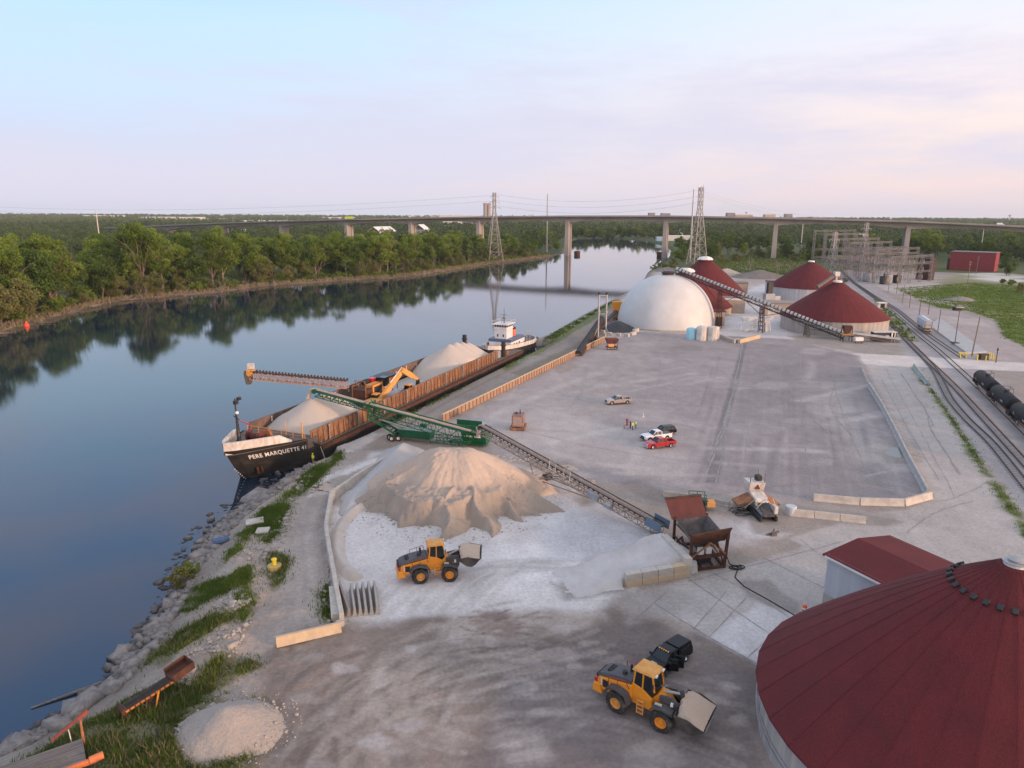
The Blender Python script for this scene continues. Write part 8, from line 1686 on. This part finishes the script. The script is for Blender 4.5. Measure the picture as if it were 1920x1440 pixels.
nrm = np.stack([tang_[:, 1], -tang_[:, 0]], 1); wdt = np.interp(s_r, [0, 25, 50, 80, SL[-1]], [1.5, 2.2, 4.6, 5.4, 3.6]); off_ = rng.uniform(-.7, 1, n)**1.0*wdt
P2 = px_+nrm*off_[:, None]; zz_ = gz(P2[:, 0], P2[:, 1]); sz = rng.gamma(1.6, .16, n)+.12; sz = np.where(rng.random(n) < .03, sz*2.2, sz); sz = np.where(s_r < 22, sz*1.35, sz)
V, Fm = blocks(n, np.stack([P2[:, 0], P2[:, 1], np.maximum(zz_, W-.3)+sz*.1], 1), sz, .55, 3)
tag(npobj('riprap', V, Fm, ROCKM), 'broken grey stones along the near river bank', None, kind='stuff')
# rubble over the bank top
n = 900; rp = np.concatenate([inside(gp(q_), m_) for q_, m_ in (([(400, 1130), (450, 1100), (470, 1125), (420, 1165)], 320), ([(330, 1235), (420, 1180), (470, 1170), (440, 1230)], 160), ([(455, 1050), (500, 1000), (560, 900), (600, 880), (560, 930), (520, 1060)], 260), ([(600, 1120), (612, 1060), (625, 1080), (622, 1180)], 90), ([(240, 1290), (360, 1250), (380, 1290), (300, 1310)], 120))])
sz = rng.gamma(2.5, .09, len(rp))+.08; V, Fm = blocks(len(rp), np.stack([rp[:, 0], rp[:, 1], gz(rp[:, 0], rp[:, 1])+sz*.12], 1), sz, .6, 4)
tag(npobj('bank_rubble', V, Fm, SLABM), 'pale rubble scattered over the earth of the near bank', None, kind='stuff')
def grass(name, polys, dens, h, m, label, seed, lean=.35, w=.05, world=False, scat=.7):
    r = np.random.default_rng(seed); pts = []
    for q_ in polys:
        P = np.asarray(q_) if world else gp(q_); A = .5*abs(np.dot(P[:, 0], np.roll(P[:, 1], 1))-np.dot(P[:, 1], np.roll(P[:, 0], 1))); p = inside(P, max(8, int(A*dens)))
        k = fbm(p[:, 0]*.45, p[:, 1]*.45)+r.normal(0, .05, len(p)); p = p[k > .44]; pts.append(p+r.normal(0, scat, p.shape)*(r.random((len(p), 1)) < .4))
    p = np.concatenate(pts); n = len(p); z = gz(p[:, 0], p[:, 1]); hh = h*r.uniform(.4, 1.3, n)*np.clip(.4+1.2*fbm(p[:, 0]*.3+4, p[:, 1]*.3), .5, 1.4); a = r.uniform(0, 6.28, n); l = r.normal(0, lean, (n, 2))*hh[:, None]; ww = w*r.uniform(.6, 1.5, n)
    dx, dy = np.cos(a)*ww, np.sin(a)*ww; V = np.stack([np.stack([p[:, 0]-dx, p[:, 1]-dy, z-.05], 1), np.stack([p[:, 0]+dx, p[:, 1]+dy, z-.05], 1), np.stack([p[:, 0]+l[:, 0], p[:, 1]+l[:, 1], z+hh], 1)], 1).reshape(-1, 3)
    tone = np.repeat(np.clip(fbm(p[:, 0]*.5+2, p[:, 1]*.5)*1.5-.3+r.normal(0, .15, n), 0, 1), 3)
    return tag(npobj(name, V, np.arange(3*n).reshape(-1, 3), m, tone=tone), label, None, kind='stuff')
GPOLY = [[(-60, 1500), (60, 1405), (150, 1345), (260, 1292), (370, 1280), (430, 1300), (340, 1330), (330, 1400), (480, 1415), (470, 1500)], [(370, 1275), (400, 1235), (440, 1222), (495, 1245), (470, 1258), (440, 1270), (400, 1300)], [(265, 1225), (330, 1170), (420, 1145), (440, 1160), (360, 1200), (300, 1235)],
         [(320, 1120), (360, 1080), (420, 1075), (400, 1110), (350, 1130)], [(400, 1100), (430, 1075), (470, 1060), (470, 1090), (420, 1110)], [(440, 1120), (460, 1085), (480, 1130), (455, 1170)], [(500, 1080), (510, 1035), (540, 1050), (535, 1080), (512, 1100)], [(470, 1000), (490, 955), (540, 925), (570, 890), (640, 845), (640, 860), (590, 905), (540, 950), (520, 1000), (500, 1020)],
         [(600, 1120), (612, 1095), (628, 1140), (622, 1170), (605, 1150)], [(420, 1050), (440, 1000), (470, 990), (460, 1030)], [(470, 1305), (520, 1300), (515, 1312), (480, 1315)], [(390, 1415), (470, 1400), (490, 1440), (400, 1445)]]
grass('bank_grass', GPOLY, 230, .42, GRASSM, 'tufts of green grass over the near bank', 11)
grass('bank_weeds', [GPOLY[0], GPOLY[1], GPOLY[2], GPOLY[6]], 22, .8, DRYGRASS, 'dry straw coloured weeds standing in the near bank grass', 12, .4, .045)
grass('quay_grass', [[(985, 655), (1050, 618), (1140, 569), (1160, 560), (1140, 573), (1010, 655), (950, 690), (935, 688)], [(700, 800), (860, 725), (880, 722), (740, 795)]], 14, .5, GRASSM, 'strip of grass along the quay edge', 13, .3, .16)
grass('verge_grass', [[(1714, 690), (1720, 690), (1790, 790), (1850, 880), (1945, 1005), (1928, 1015), (1832, 868), (1768, 765), (1730, 715)]], 40, .35, GRASSM, 'strip of grass between the paved apron and the siding', 14, .35, .07)

grass('field_grass', [[(1675, 541), (1740, 536), (1824, 530), (1930, 538), (1960, 660), (1916, 649), (1881, 632), (1874, 612), (1866, 599), (1815, 583), (1760, 577), (1727, 566), (1706, 553)]], 2.2, .45, GRASSM, 'rough grass of the field beside the tracks', 15, .5, .3)
grass('waste_weeds', [[(1300, 500), (1420, 474), (1560, 474), (1610, 500), (1545, 520), (1400, 512), (1330, 516)], [(1640, 560), (1690, 600), (1720, 640), (1700, 640), (1660, 605)]], .9, .8, GRASSM, 'weeds over the waste ground behind the domes', 16, .5, .45)
# ------------------------------------------------------------------ trees
def leaf_quads(r, cen, n, size):
    """n quads of the given size scattered about the centres, facing any way"""
    a = r.normal(size=(n, 3)); a /= np.linalg.norm(a, axis=1)[:, None]; c = r.normal(size=(n, 3)); c -= a*(a*c).sum(1)[:, None]; c /= np.linalg.norm(c, axis=1)[:, None]
    s1 = (size*r.uniform(.6, 1.3, n))[:, None]*.5; s2 = s1*r.uniform(.5, .9, (n, 1))
    return np.stack([cen-a*s1-c*s2, cen+a*s1-c*s2*.6, cen+a*s1*.8+c*s2, cen-a*s1*.7+c*s2*1.1], 1).reshape(-1, 3)
def crown_arrays(r, H, Rc, z0, ncl, nl, size, top_=1.0, droop=0.0):
    cl = []
    while len(cl) < ncl:
        p = r.uniform(-1, 1, 3); q = np.linalg.norm(p)
        if q < 1 and q > .35*r.random(): cl.append(p)
    cl = np.array(cl); zc = z0+(H-z0)*.5; hz = (H-z0)*.5
    C_ = np.stack([cl[:, 0]*Rc*(1-.35*np.clip(cl[:, 2], 0, 1)*top_), cl[:, 1]*Rc*(1-.35*np.clip(cl[:, 2], 0, 1)*top_), zc+cl[:, 2]*hz], 1)
    rad = Rc*r.uniform(.22, .42, ncl); P = []; T = []
    for c, rr in zip(C_, rad):
        d = r.normal(size=(nl, 3)); d /= np.linalg.norm(d, axis=1)[:, None]; k = r.random(nl)**.45; q = c+d*(rr*k)[:, None]*[1.1, 1.1, .8]; q[:, 2] -= droop*rr*(d[:, 0]**2+d[:, 1]**2)
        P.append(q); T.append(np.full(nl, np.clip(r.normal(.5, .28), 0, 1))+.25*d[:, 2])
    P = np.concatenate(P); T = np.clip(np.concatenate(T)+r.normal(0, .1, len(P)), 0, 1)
    return C_, leaf_quads(r, P, len(P), size), np.repeat(T, 4)
def branch(b, r, p, d, L, rad, lvl, tips):
    p = Vector(p); d = Vector(d).normalized(); n = 3
    for i in range(n):
        d2 = (d+Vector(r.normal(0, .16, 3))+Vector((0, 0, .05))).normalized(); q = p+d2*L/n; b.tube(p, q, rad*(1-.2*i), rad*(1-.2*(i+1)), 6 if lvl else 8, cap=False); p, d = q, d2
        if lvl < 2 and (i > 0 or lvl == 0):
            for k in range(2 if lvl == 0 else 1):
                s = Vector(r.normal(0, 1, 3)); s = (s-d*s.dot(d)).normalized(); branch(b, r, p, d*.75+s*.75+Vector((0, 0, .15)), L*r.uniform(.45, .65), rad*.5*(1-.15*i), lvl+1, tips)
    tips.append(p)
def make_tree(name, seed, H, Rc, z0, ncl, nl, size, leaf, bark=BARK, lean=.06, twin=False, droop=0.0):
    r = np.random.default_rng(seed); o = thing(name, None, None)
    b = B(); tips = []; H0 = H*.55
    for k in range(2 if twin else 1):
        d = Vector((r.normal(0, lean)+(.22*(1 if k else -1) if twin else 0), r.normal(0, lean), 1)); branch(b, r, (0, 0, -.6), d, H0, max(.18, H*.022)*(.8 if twin else 1), 0, tips)
    b.obj('trunk', bark, o)
    if ncl:
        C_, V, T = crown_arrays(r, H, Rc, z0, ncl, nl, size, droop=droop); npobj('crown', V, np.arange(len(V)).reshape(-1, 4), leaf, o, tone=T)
    return o
protos = {}
def proto(kind, i):
    k = (kind, i)
    if k not in protos:
        s = 100+i*13+sum(map(ord, kind))
        protos[k] = {'tall': lambda: make_tree('cottonwood_tree', s, 29, 8.0, 7.0, 40, 150, .66, LEAF_A, BARKP if i == 1 else BARK, .07, i % 2 == 0), 'round': lambda: make_tree('broadleaf_tree', s, 21, 8.2, 2.0, 40, 150, .66, LEAF_B, BARK, .05),
                     'olive': lambda: make_tree('willow_tree', s, 14, 6.2, 1.0, 30, 130, .55, LEAF_C, BARK, .12, True, .3), 'bush': lambda: make_tree('shrub', s, 5.0, 3.2, .2, 14, 90, .42, LEAF_A if i else LEAF_C, BARK, .15, True),
                     'dead': lambda: make_tree('bare_tree', s, 14, 0, 0, 0, 0, 0, LEAF_A, BARKP, .1, True), 'thin': lambda: make_tree('thin_tree', s, 17, 3.6, 7, 15, 75, .5, LEAF_A, BARKP, .14, False)}[kind]()
        pass
    return protos[k]
NT = [0]
def tree(kind, x, y, s, label, group, i=None):
    pr_ = proto(kind, rnd.randrange(3) if i is None else i); z = float(gz(x, y)); rz = rnd.uniform(0, 6.28); sc_ = (s*rnd.uniform(.88, 1.12), s*rnd.uniform(.88, 1.12), s*rnd.uniform(.92, 1.1)); NT[0] += 1
    if not pr_.get('label'): pr_.location = (x, y, z); pr_.rotation_euler = (0, 0, rz); pr_.scale = sc_; tag(pr_, label, 'tree' if kind != 'bush' else 'shrub', group)
    else: dup(pr_, (x, y, z), rz, label, group, sc_)['category'] = 'tree' if kind != 'bush' else 'shrub'
LSH = gp(LB, W)[::-1]            # left shore from near to far
LSL = np.r_[0, np.cumsum(np.hypot(*np.diff(LSH, axis=0).T))]
def shore(s, off):
    p = np.array([np.interp(s, LSL, LSH[:, 0]), np.interp(s, LSL, LSH[:, 1])]); q = np.array([np.interp(s+2, LSL, LSH[:, 0]), np.interp(s+2, LSL, LSH[:, 1])]); d = (q-p)/max(np.linalg.norm(q-p), 1e-6); return p+np.array([-d[1], d[0]])*off
def s_at(u, v): p = G(u, v, W)[:2]; return LSL[int(np.argmin(np.hypot(*(LSH-p).T)))]
S0, S1 = 0, s_at(1040, 480.5)
lab_front = {'tall': 'tall cottonwood with bare pale trunk at the front of the wooded far bank', 'round': 'dense dark broadleaf tree at the front of the wooded far bank', 'olive': 'low olive green willow leaning at the water of the far bank', 'thin': 'thin pale stemmed tree at the front of the wooded far bank', 'dead': 'bare grey branching tree at the water edge of the far bank', 'bush': 'low leafy shrub at the water edge of the far bank'}
def taper_s(s): return float(np.interp(s, [0, S1*.25, S1*.42, S1*.6, S1*.8, S1], [1.26, 1.22, 1.18, .98, .95, .82]))
s = S0+3
while s < S1:      # first rows along the water
    for off, kinds in ((9, ('bush', 'bush', 'olive')), (19, ('tall', 'round', 'olive', 'thin', 'tall')), (31, ('tall', 'round', 'tall', 'round'))):
        k = rnd.choice(kinds); p = shore(s+rnd.uniform(-4, 4), off+rnd.uniform(-3, 4)); tree(k, p[0], p[1], taper_s(s)*rnd.uniform(.72, 1.04)*(1.0 if k != 'olive' else .85), lab_front[k], 'trees on the wooded far bank')
    s += float(np.interp(s, [0, S1*.5, S1], [9.5, 13, 17]))
for off in (46, 64, 86):
    s = S0
    while s < S1-60:
        k = rnd.choice(('tall', 'tall', 'round')); p = shore(s+rnd.uniform(-5, 5), off+rnd.uniform(-6, 6)); tree(k, p[0], p[1], min(taper_s(s)*rnd.uniform(.78, 1.0), (43-30/1360*p[1])/(31 if k == 'tall' else 23)), 'tall leafy tree inside the wood behind the far bank', 'trees inside the far wood'); s += 15+off*.05
for u, v in ((415, 549), (515, 537), (460, 545), (270, 561), (345, 556)): p = G(u, v-4, -1); tree('dead', p[0], p[1], rnd.uniform(.7, 1.0), lab_front['dead'], 'bare trees on the far bank')
# right bank and beyond
for u, v, k, sc_, lab in ((1262, 500, 'bush', 1.3, 0), (1278, 490, 'round', .75, 1), (1290, 478, 'tall', .6, 1), (1268, 484, 'bush', 1.6, 0), (1340, 480, 'round', .8, 1), (1352, 492, 'bush', 1.5, 0), (1365, 478, 'tall', .8, 1), (1378, 490, 'bush', 1.4, 0), (1384, 474, 'round', .8, 1), (1395, 484, 'tall', .55, 1), (1410, 478, 'bush', 1.3, 0), (1328, 486, 'olive', .9, 1), (1275, 470, 'round', .9, 1), (1300, 466, 'round', .9, 1),
                          (1225, 503, 'bush', .8, 0), (1235, 499, 'bush', 1.0, 0), (1246, 503, 'bush', 1.1, 0), (1257, 506, 'bush', .9, 0), (1475, 484, 'round', .7, 1), (1490, 490, 'bush', 1.5, 0), (1510, 488, 'bush', 1.8, 0), (1520, 480, 'round', .8, 1), (1535, 486, 'olive', .9, 1), (1546, 478, 'round', .9, 1), (1570, 482, 'round', .95, 1), (1582, 488, 'round', .8, 1), (1592, 478, 'round', .9, 1), (1604, 474, 'tall', .7, 1), (1562, 492, 'bush', 1.6, 0), (1577, 497, 'bush', 1.5, 0), (1600, 487, 'bush', 1.2, 0),
                          (1440, 470, 'round', .8, 1), (1425, 468, 'round', .8, 1), (1398, 466, 'round', .9, 1), (1342, 462, 'round', .9, 1), (1320, 464, 'tall', .6, 1)):
    p = G(u, v)[:2]; tree(k, p[0], p[1], sc_, ['low green shrub on the waste ground between the domes and the viaduct', 'green tree on the waste ground between the domes and the viaduct'][lab], 'trees between the domes and the viaduct')
for i in range(26):
    u = rnd.uniform(1290, 1610); v = rnd.uniform(466, 492); p = G(u, v)[:2]; tree(rnd.choice(('bush', 'bush', 'round', 'olive')), p[0], p[1], rnd.uniform(.6, 1.1), 'scattered green tree or shrub on the waste ground behind the domes', 'trees between the domes and the viaduct')
for u, v, k, sc_, lab in ((1887, 517, 'round', .75, 'dark round tree standing beside the right end of the brick building'), (1896, 534, 'bush', .9, 'single green shrub on the pale rubble strip by the field'), (1880, 531, 'bush', .7, 'grey green shrub on the rubble strip left of another shrub'), (1913, 548, 'bush', 1.0, 'dark shrub at the right edge of the green field'), (1584, 530, 'bush', .6, 'small shrub beside the tracks behind the near red cone dome')):
    p = G(u, v)[:2]; tree(k, p[0], p[1], sc_, lab, 'single trees and shrubs by the field')
for i in range(24):   # trees on the far shore under the viaduct
    u = 1068+i*8.2; p = G(u, 446.5-rnd.uniform(0, 1.2), 0)[:2]; tree(rnd.choice(('round', 'tall', 'round')), p[0], p[1]+rnd.uniform(5, 40), rnd.uniform(.7, 1.0), 'leafy tree on the park shore beyond the viaduct', 'trees on the shore beyond the viaduct')
for i in range(34):   # trees behind the substation and brick building
    u = rnd.uniform(1610, 1925); v = rnd.uniform(468, 488); p = G(u, v)[:2]; tree(rnd.choice(('round', 'tall', 'round')), p[0], p[1], rnd.uniform(.7, 1.0), 'leafy tree in the belt behind the substation and brick building', 'trees behind the substation')
for i in range(34):   # the wooded point by the left river pier
    u = rnd.uniform(905, 1052); v = rnd.uniform(456, np.interp(u, [905, 960, 1052], [486, 484, 474])); p = G(u, v, -1)[:2]; tree(rnd.choice(('round', 'tall', 'round', 'olive', 'bush')), p[0], p[1], rnd.uniform(.62, .95), 'leafy tree on the wooded point between the river pylon and the left river pier', 'trees on the point by the river pier')
p = G(337, 1085, -1)[:2]; tree('bush', p[0], p[1], .5, 'small yellowish bush hanging over the water on the near bank', 'bushes on the near bank', 0)
p = G(345, 1072, -1)[:2]; tree('bush', p[0]+.8, p[1], .4, 'smaller bush behind the overhanging one on the near bank', 'bushes on the near bank', 1)
# reeds and undergrowth on the far bank
st_ = np.arange(S0, S1, 6); reed = np.array([shore(s, 2.5) for s in st_]+[shore(s, 8) for s in st_[::-1]])
grass('bank_reeds', [reed], 5, 1.5, DRYGRASS, 'pale dry reeds along the far bank', 21, .25, .28, world=True)
ug = [shore(rnd.uniform(S0, S1), rnd.uniform(8, 110)) for _ in range(2600)]; ug = np.array(ug); r = np.random.default_rng(5)
cen = np.repeat(np.stack([ug[:, 0], ug[:, 1], gz(ug[:, 0], ug[:, 1])+.8], 1), 34, 0); d = r.normal(size=cen.shape); d /= np.linalg.norm(d, axis=1)[:, None]; cen = cen+d*(r.random(len(cen))**.5*1.8)[:, None]*[1.2, 1.2, 1.0]
tag(npobj('undergrowth', leaf_quads(r, cen, len(cen), .6), np.arange(4*len(cen)).reshape(-1, 4), LEAF_A, tone=np.repeat(np.clip(np.repeat(r.normal(.45, .3, len(ug)), 34), 0, 1), 4)), 'low green undergrowth below the far bank trees', None, kind='stuff')
lg = np.array([shore(rnd.uniform(S0, S1), rnd.uniform(.5, 4)) for _ in range(90)]); b = B()
for x, y in lg: a = rnd.uniform(0, 3.14); L = rnd.uniform(2, 7); z = gz(x, y)+.25; b.tube((x, y, z), (x+L*math.cos(a), y+L*math.sin(a), z+rnd.uniform(0, .8)), .2, .08, 5)
tag(b.obj('driftwood', BARKP), 'fallen bare trunks and driftwood along the far bank', None, kind='stuff')

ls = []
for c_, r0_, r1_, n_, m0 in ((pc, 9, 17, 800, 0), (gc, 3.6, 6.0, 380, 0)):
    a_ = rng.uniform(-math.pi, 0 if r1_ > 10 else math.pi, n_); q_ = r0_+(r1_-r0_)*rng.random(n_)**1.3; ls.append(np.stack([c_[0]+q_*np.cos(a_), c_[1]+q_*np.sin(a_)], 1))
ls = np.concatenate(ls); sz = rng.gamma(2, .045, len(ls))+.05; hz_ = np.maximum(main_pile(ls[:, 0], ls[:, 1]), gpile(ls[:, 0], ls[:, 1])); V, Fm = blocks(len(ls), np.stack([ls[:, 0], ls[:, 1], np.maximum(gz(ls[:, 0], ls[:, 1]), hz_)+sz*.15], 1), sz, .7, 6)
tag(npobj('loose_stones', V, Fm, SLABM), 'loose stones rolled from the stone heaps', None, kind='stuff')

# far woods to the horizon: clumped crowns thinning with distance, with gaps
r = np.random.default_rng(9); pts = []
def scatter(n, y0, y1, xr, hmin, hmax, dens_s=.0016, thr=.36):
    y = np.exp(r.uniform(math.log(y0), math.log(y1), n)); x = y*r.uniform(-xr, xr, n)
    k = fbm(x*dens_s+3, y*dens_s*.6+1, 4) > thr; return np.stack([x[k], y[k], r.uniform(hmin, hmax, k.sum())], 1)
F1 = scatter(9000, 640, 2600, .82, 11, 19); F2 = scatter(9000, 2200, 6100, .80, 13, 19, .0005, .30)
def shoreok(P):
    ok = np.ones(len(P), bool); c = (P[:, 1] < 1500) & (np.abs(P[:, 0]) < 700); ok[c] = sdf(P[c, 0], P[c, 1], RIVER) > 14
    ok &= ~((P[:, 1] < 900) & (P[:, 0] > -20)) | ((P[:, 1] > 690) & (P[:, 0] > 300))
    for q_ in (gp([(1060, 449), (1250, 449), (1262, 466), (1300, 470), (1430, 478), (1560, 480), (1660, 475), (1610, 468), (1420, 458), (1320, 452), (1150, 446)]), gp([(1860, 497), (1760, 505), (1640, 500), (1640, 480), (1740, 480), (1860, 484)])): ok &= sdf(P[:, 0], P[:, 1], q_) > 0
    return P[ok]
CLEAR = [(-560, 1500, 60), (-430, 1900, 70), (-820, 2600, 160), (-1650, 3600, 230), (-1350, 3300, 140), (-900, 3900, 200), (260, 1500, 45), (330, 1480, 40), (620, 1350, 60), (740, 960, 45), (810, 960, 40), (560, 1010, 25), (-2300, 4200, 200), (-600, 5200, 200), (-60, 2300, 80), (-210, 1330, 50), (-150, 1330, 50)]
def clr(P):
    ok = np.ones(len(P), bool)
    for x, y, q_ in CLEAR: ok &= np.hypot(P[:, 0]-x, (P[:, 1]-y)*.55) > q_
    return P[ok]
def woods(name, label, P, nl, size, m, wide=1.0):
    n = len(P); ncl = 9; rad = P[:, 2]*.34*wide
    cc = r.normal(size=(n, ncl, 3)); cc /= np.linalg.norm(cc, axis=2)[..., None]; cc *= r.random((n, ncl, 1))**.4
    cen = np.stack([P[:, 0, None]+cc[..., 0]*rad[:, None], P[:, 1, None]+cc[..., 1]*rad[:, None], P[:, 2, None]*.52+cc[..., 2]*P[:, 2, None]*.40], -1).reshape(-1, 3)
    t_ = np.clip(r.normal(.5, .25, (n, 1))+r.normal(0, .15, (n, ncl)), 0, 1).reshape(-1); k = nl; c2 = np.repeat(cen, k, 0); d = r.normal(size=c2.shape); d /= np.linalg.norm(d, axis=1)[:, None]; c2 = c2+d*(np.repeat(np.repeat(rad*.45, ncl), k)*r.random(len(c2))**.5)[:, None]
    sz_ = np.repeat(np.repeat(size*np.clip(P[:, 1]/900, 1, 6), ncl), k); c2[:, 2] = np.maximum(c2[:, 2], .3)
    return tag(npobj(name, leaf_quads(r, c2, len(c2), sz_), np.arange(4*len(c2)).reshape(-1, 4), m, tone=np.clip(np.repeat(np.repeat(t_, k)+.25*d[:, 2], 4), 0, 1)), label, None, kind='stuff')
woods('far_wood', 'woods spreading beyond the viaduct', clr(shoreok(F1)), 9, 1.5, LEAF_F, 1.15)
woods('horizon_wood', 'endless far woods fading to the horizon', clr(F2), 3, 1.7, LEAF_F, 1.3)
print('TREES', NT[0], len(F1), len(F2))
# far buildings
def house(name, label, x, y, L, Wd, h, rz, wm_, rm, rh=0, group='far buildings'):
    return shed(name, label, 'building', (x, y), L, Wd, h, rz, wm_, rm, rh, group)
ROOFG = mat('grey_roof', (.16, .15, .15)); OFFW = mat('off_white_wall', (.66, .64, .61), (.56, .54, .52), .2)
p = G(1272, 452)[:2]; house('boat_shed', 'long white shed on the shore right of the right river pier', p[0]+6, p[1]+12, 46, 22, 8, -.05, OFFW, WHITE)
p = G(1245, 452)[:2]; house('boat_shed', 'small blue white shed left of the long white shore shed', p[0]-4, p[1]+8, 14, 10, 6, 0, mat('blue_wall', (.25, .42, .55)), WHITE)
for x, y, L, Wd, h, lab in ((-560, 1480, 90, 40, 7, 'low white flat roofed building at the left above the wood'), (-1600, 3500, 260, 120, 14, 'very long pale warehouse far off at the upper left'), (-1330, 3250, 120, 60, 10, 'white warehouse far off, right of the very long one'), (-820, 2550, 190, 60, 12, 'long pale roofed plant far off above the bridge ramp'), (-900, 3850, 160, 50, 14, 'white roofs far off near the horizon left of the centre'), (-2280, 4150, 200, 60, 16, 'pale roofs on the horizon at the left edge'), (-600, 5150, 240, 60, 16, 'thin white roof on the horizon above the viaduct')):
    house('warehouse', lab, x, y, L, Wd, h, .1, OFFW, WHITE)
p = G(690, 432); house('gabled_warehouse', 'white gabled roof seen between the trees under the viaduct', -235, 1330, 50, 26, 9, 1.1, OFFW, WHITE, 8)
house('gabled_warehouse', 'smaller white gabled roof right of the first under the viaduct', -165, 1335, 26, 24, 12, 1.3, mat('dim_wall', (.3, .3, .32)), WHITE, 9)
for x, y, L, Wd, h, rz, wm_, rm, rh, lab in ((258, 1490, 13, 9, 4, .2, OFFW, ROOFG, 3, 'small white house among trees right of the antenna tower'), (330, 1470, 15, 9, 4, -.3, OFFW, WHITE, 3, 'small pale house left of the concrete pier by the domes'), (300, 1500, 11, 9, 4, .5, mat('blue_wall', (.25, .42, .55)), ROOFG, 3, 'small blue house near the concrete pier'), (640, 1340, 30, 12, 5, .1, OFFW, WHITE, 3, 'low white house far off behind the substation'), (600, 1370, 24, 12, 4, -.1, OFFW, ROOFG, 3, 'pale house with grey roof far off behind the substation'),
                                             (735, 950, 38, 14, 6, .05, OFFW, ROOFG, 3, 'long shop with grey roof behind the brick building'), (815, 955, 44, 18, 6, .1, OFFW, WHITE, 2, 'long white shop at the right edge beside the pier'), (765, 930, 26, 12, 5, .1, REDP, WHITE, 2, 'red and white shop behind the brick building'), (560, 1000, 18, 12, 5, 0, OFFW, ROOFG, 3, 'small white store left of the brick building'), (580, 985, 9, 5, 2.6, 0, REDP, REDP, 0, 'red box trailer left of the brick building')):
    house('house', lab, x, y, L, Wd, h, rz, wm_, rm, rh)
p = D(910, 402, 2300); t = thing('grain_silos', 'pair of tall concrete grain silos rising above the viaduct', 'silo', (p[0], p[1], 0))
for k, hh in ((0, 70), (1, 64)): b = B(); b.lathe([(6, 0), (6, hh), (0, hh+1)], c=(k*11, 0, 0), n=18); b.obj('silo_tube', mat('silo_concrete', (.34, .29, .27)), t)
b = B(); b.box(-7, 17, -5, 5, 64, 70); b.obj('headhouse', MATS['silo_concrete'], t)
p = D(876, 403, 2300); house('grain_hall', 'long low pale hall left of the grain silos', p[0]-20, 2300, 130, 40, 32.5, 0, OFFW, WHITE)
for x, y, w_, h, lab in ((880, 4300, 50, 42, 'brown block building on the horizon right of the antenna tower'), (1270, 4350, 45, 46, 'tall brown plant building on the horizon above the viaduct'), (1340, 4350, 110, 36, 'long low pale plant building on the horizon'), (1480, 4300, 60, 38, 'white tank shaped building on the horizon'), (800, 4300, 34, 44, 'dark tower building on the horizon beside the antenna tower'), (1700, 4600, 40, 41, 'small dark building on the horizon at the right')):
    house('plant_building', lab, x, y, w_, 40, h, 0, BEIGE if 'pale' in lab or 'white' in lab else mat('plant_brown', (.22, .18, .18)), OFFW)
p = D(1400, 398, 4500); t = thing('water_tower', 'small white water tower on the horizon right of the antenna tower', 'water tower', (p[0], p[1], 0)); b = B(); b.tube((0, 0, 0), (0, 0, p[2]), 3, 2, 8); b.obj('stem', OFFW, t); b = B(); b.lathe([(0, -7), (7, -4), (9, 0), (7, 5), (0, 8)], c=(0, 0, p[2]), n=16); b.obj('tank', WHITE, t, smooth=True)
p = D(1894, 404, 3800); t = thing('water_tower', 'pale water tower on the horizon near the right edge', 'water tower', (p[0], p[1], 0)); b = B(); b.tube((0, 0, 0), (0, 0, p[2]), 3, 2, 8); b.obj('stem', OFFW, t); b = B(); b.lathe([(0, -6), (7, -3), (8, 0), (7, 3), (0, 6)], c=(0, 0, p[2]), n=16); b.obj('tank', OFFW, t, smooth=True)
p = D(182, 412, 900); pole('steel_pole', 'tall white pole rising above the wood at the left', p[:2], p[2]+12, .8, .5, WHITED, None, 'tall steel power poles')
# traffic on the viaduct
for i, (u, lab) in enumerate(((1885, 'white van driving on the viaduct at the right'), (985, 'white truck on the viaduct right of the silos'))):
    k = int(np.argmin([abs((960+F*c[0]/(c[1]*cp+(CAMH-38)*sp))-u) for c in cv])); q = deck_at(k, -4, .05); q2 = deck_at(k+1, -4, .05); a = math.atan2(q2[1]-q[1], q2[0]-q[0])
    t = thing('van', lab, 'van', q, a, 'traffic on the viaduct'); b = B(); b.side([(-3, .5), (-3, 2.6), (1.6, 2.6), (2.4, 1.6), (3, 1.3), (3, .5)], -1.1, 1.1); b.obj('body', WHITECAR, t, bevel=.1); b = B(); b.box(1.7, 2.3, -1.12, 1.12, 1.7, 2.3); b.obj('windscreen', GLASS, t)
    for x in (-2, 2):
        for y in (-1, 1): tyre(t, (x, y, .4), .4, .25, 0, GALV)

# ------------------------------------------------------------------ air
hb = B(); hb.box(-7900, 7900, -190, 6350, -7, 84)
hm = bpy.data.materials.new('haze_air'); hm.use_nodes = True; nt = hm.node_tree; nt.nodes.clear(); out = nt.nodes.new('ShaderNodeOutputMaterial'); pv = nt.nodes.new('ShaderNodeVolumePrincipled')
pv.inputs['Color'].default_value = (.84, .92, 1.0, 1); pv.inputs['Density'].default_value = 4.2e-5; pv.inputs['Anisotropy'].default_value = 0.0
nt.links.new(pv.outputs[0], out.inputs['Volume']); tag(hb.obj('haze', hm), kind='stuff')
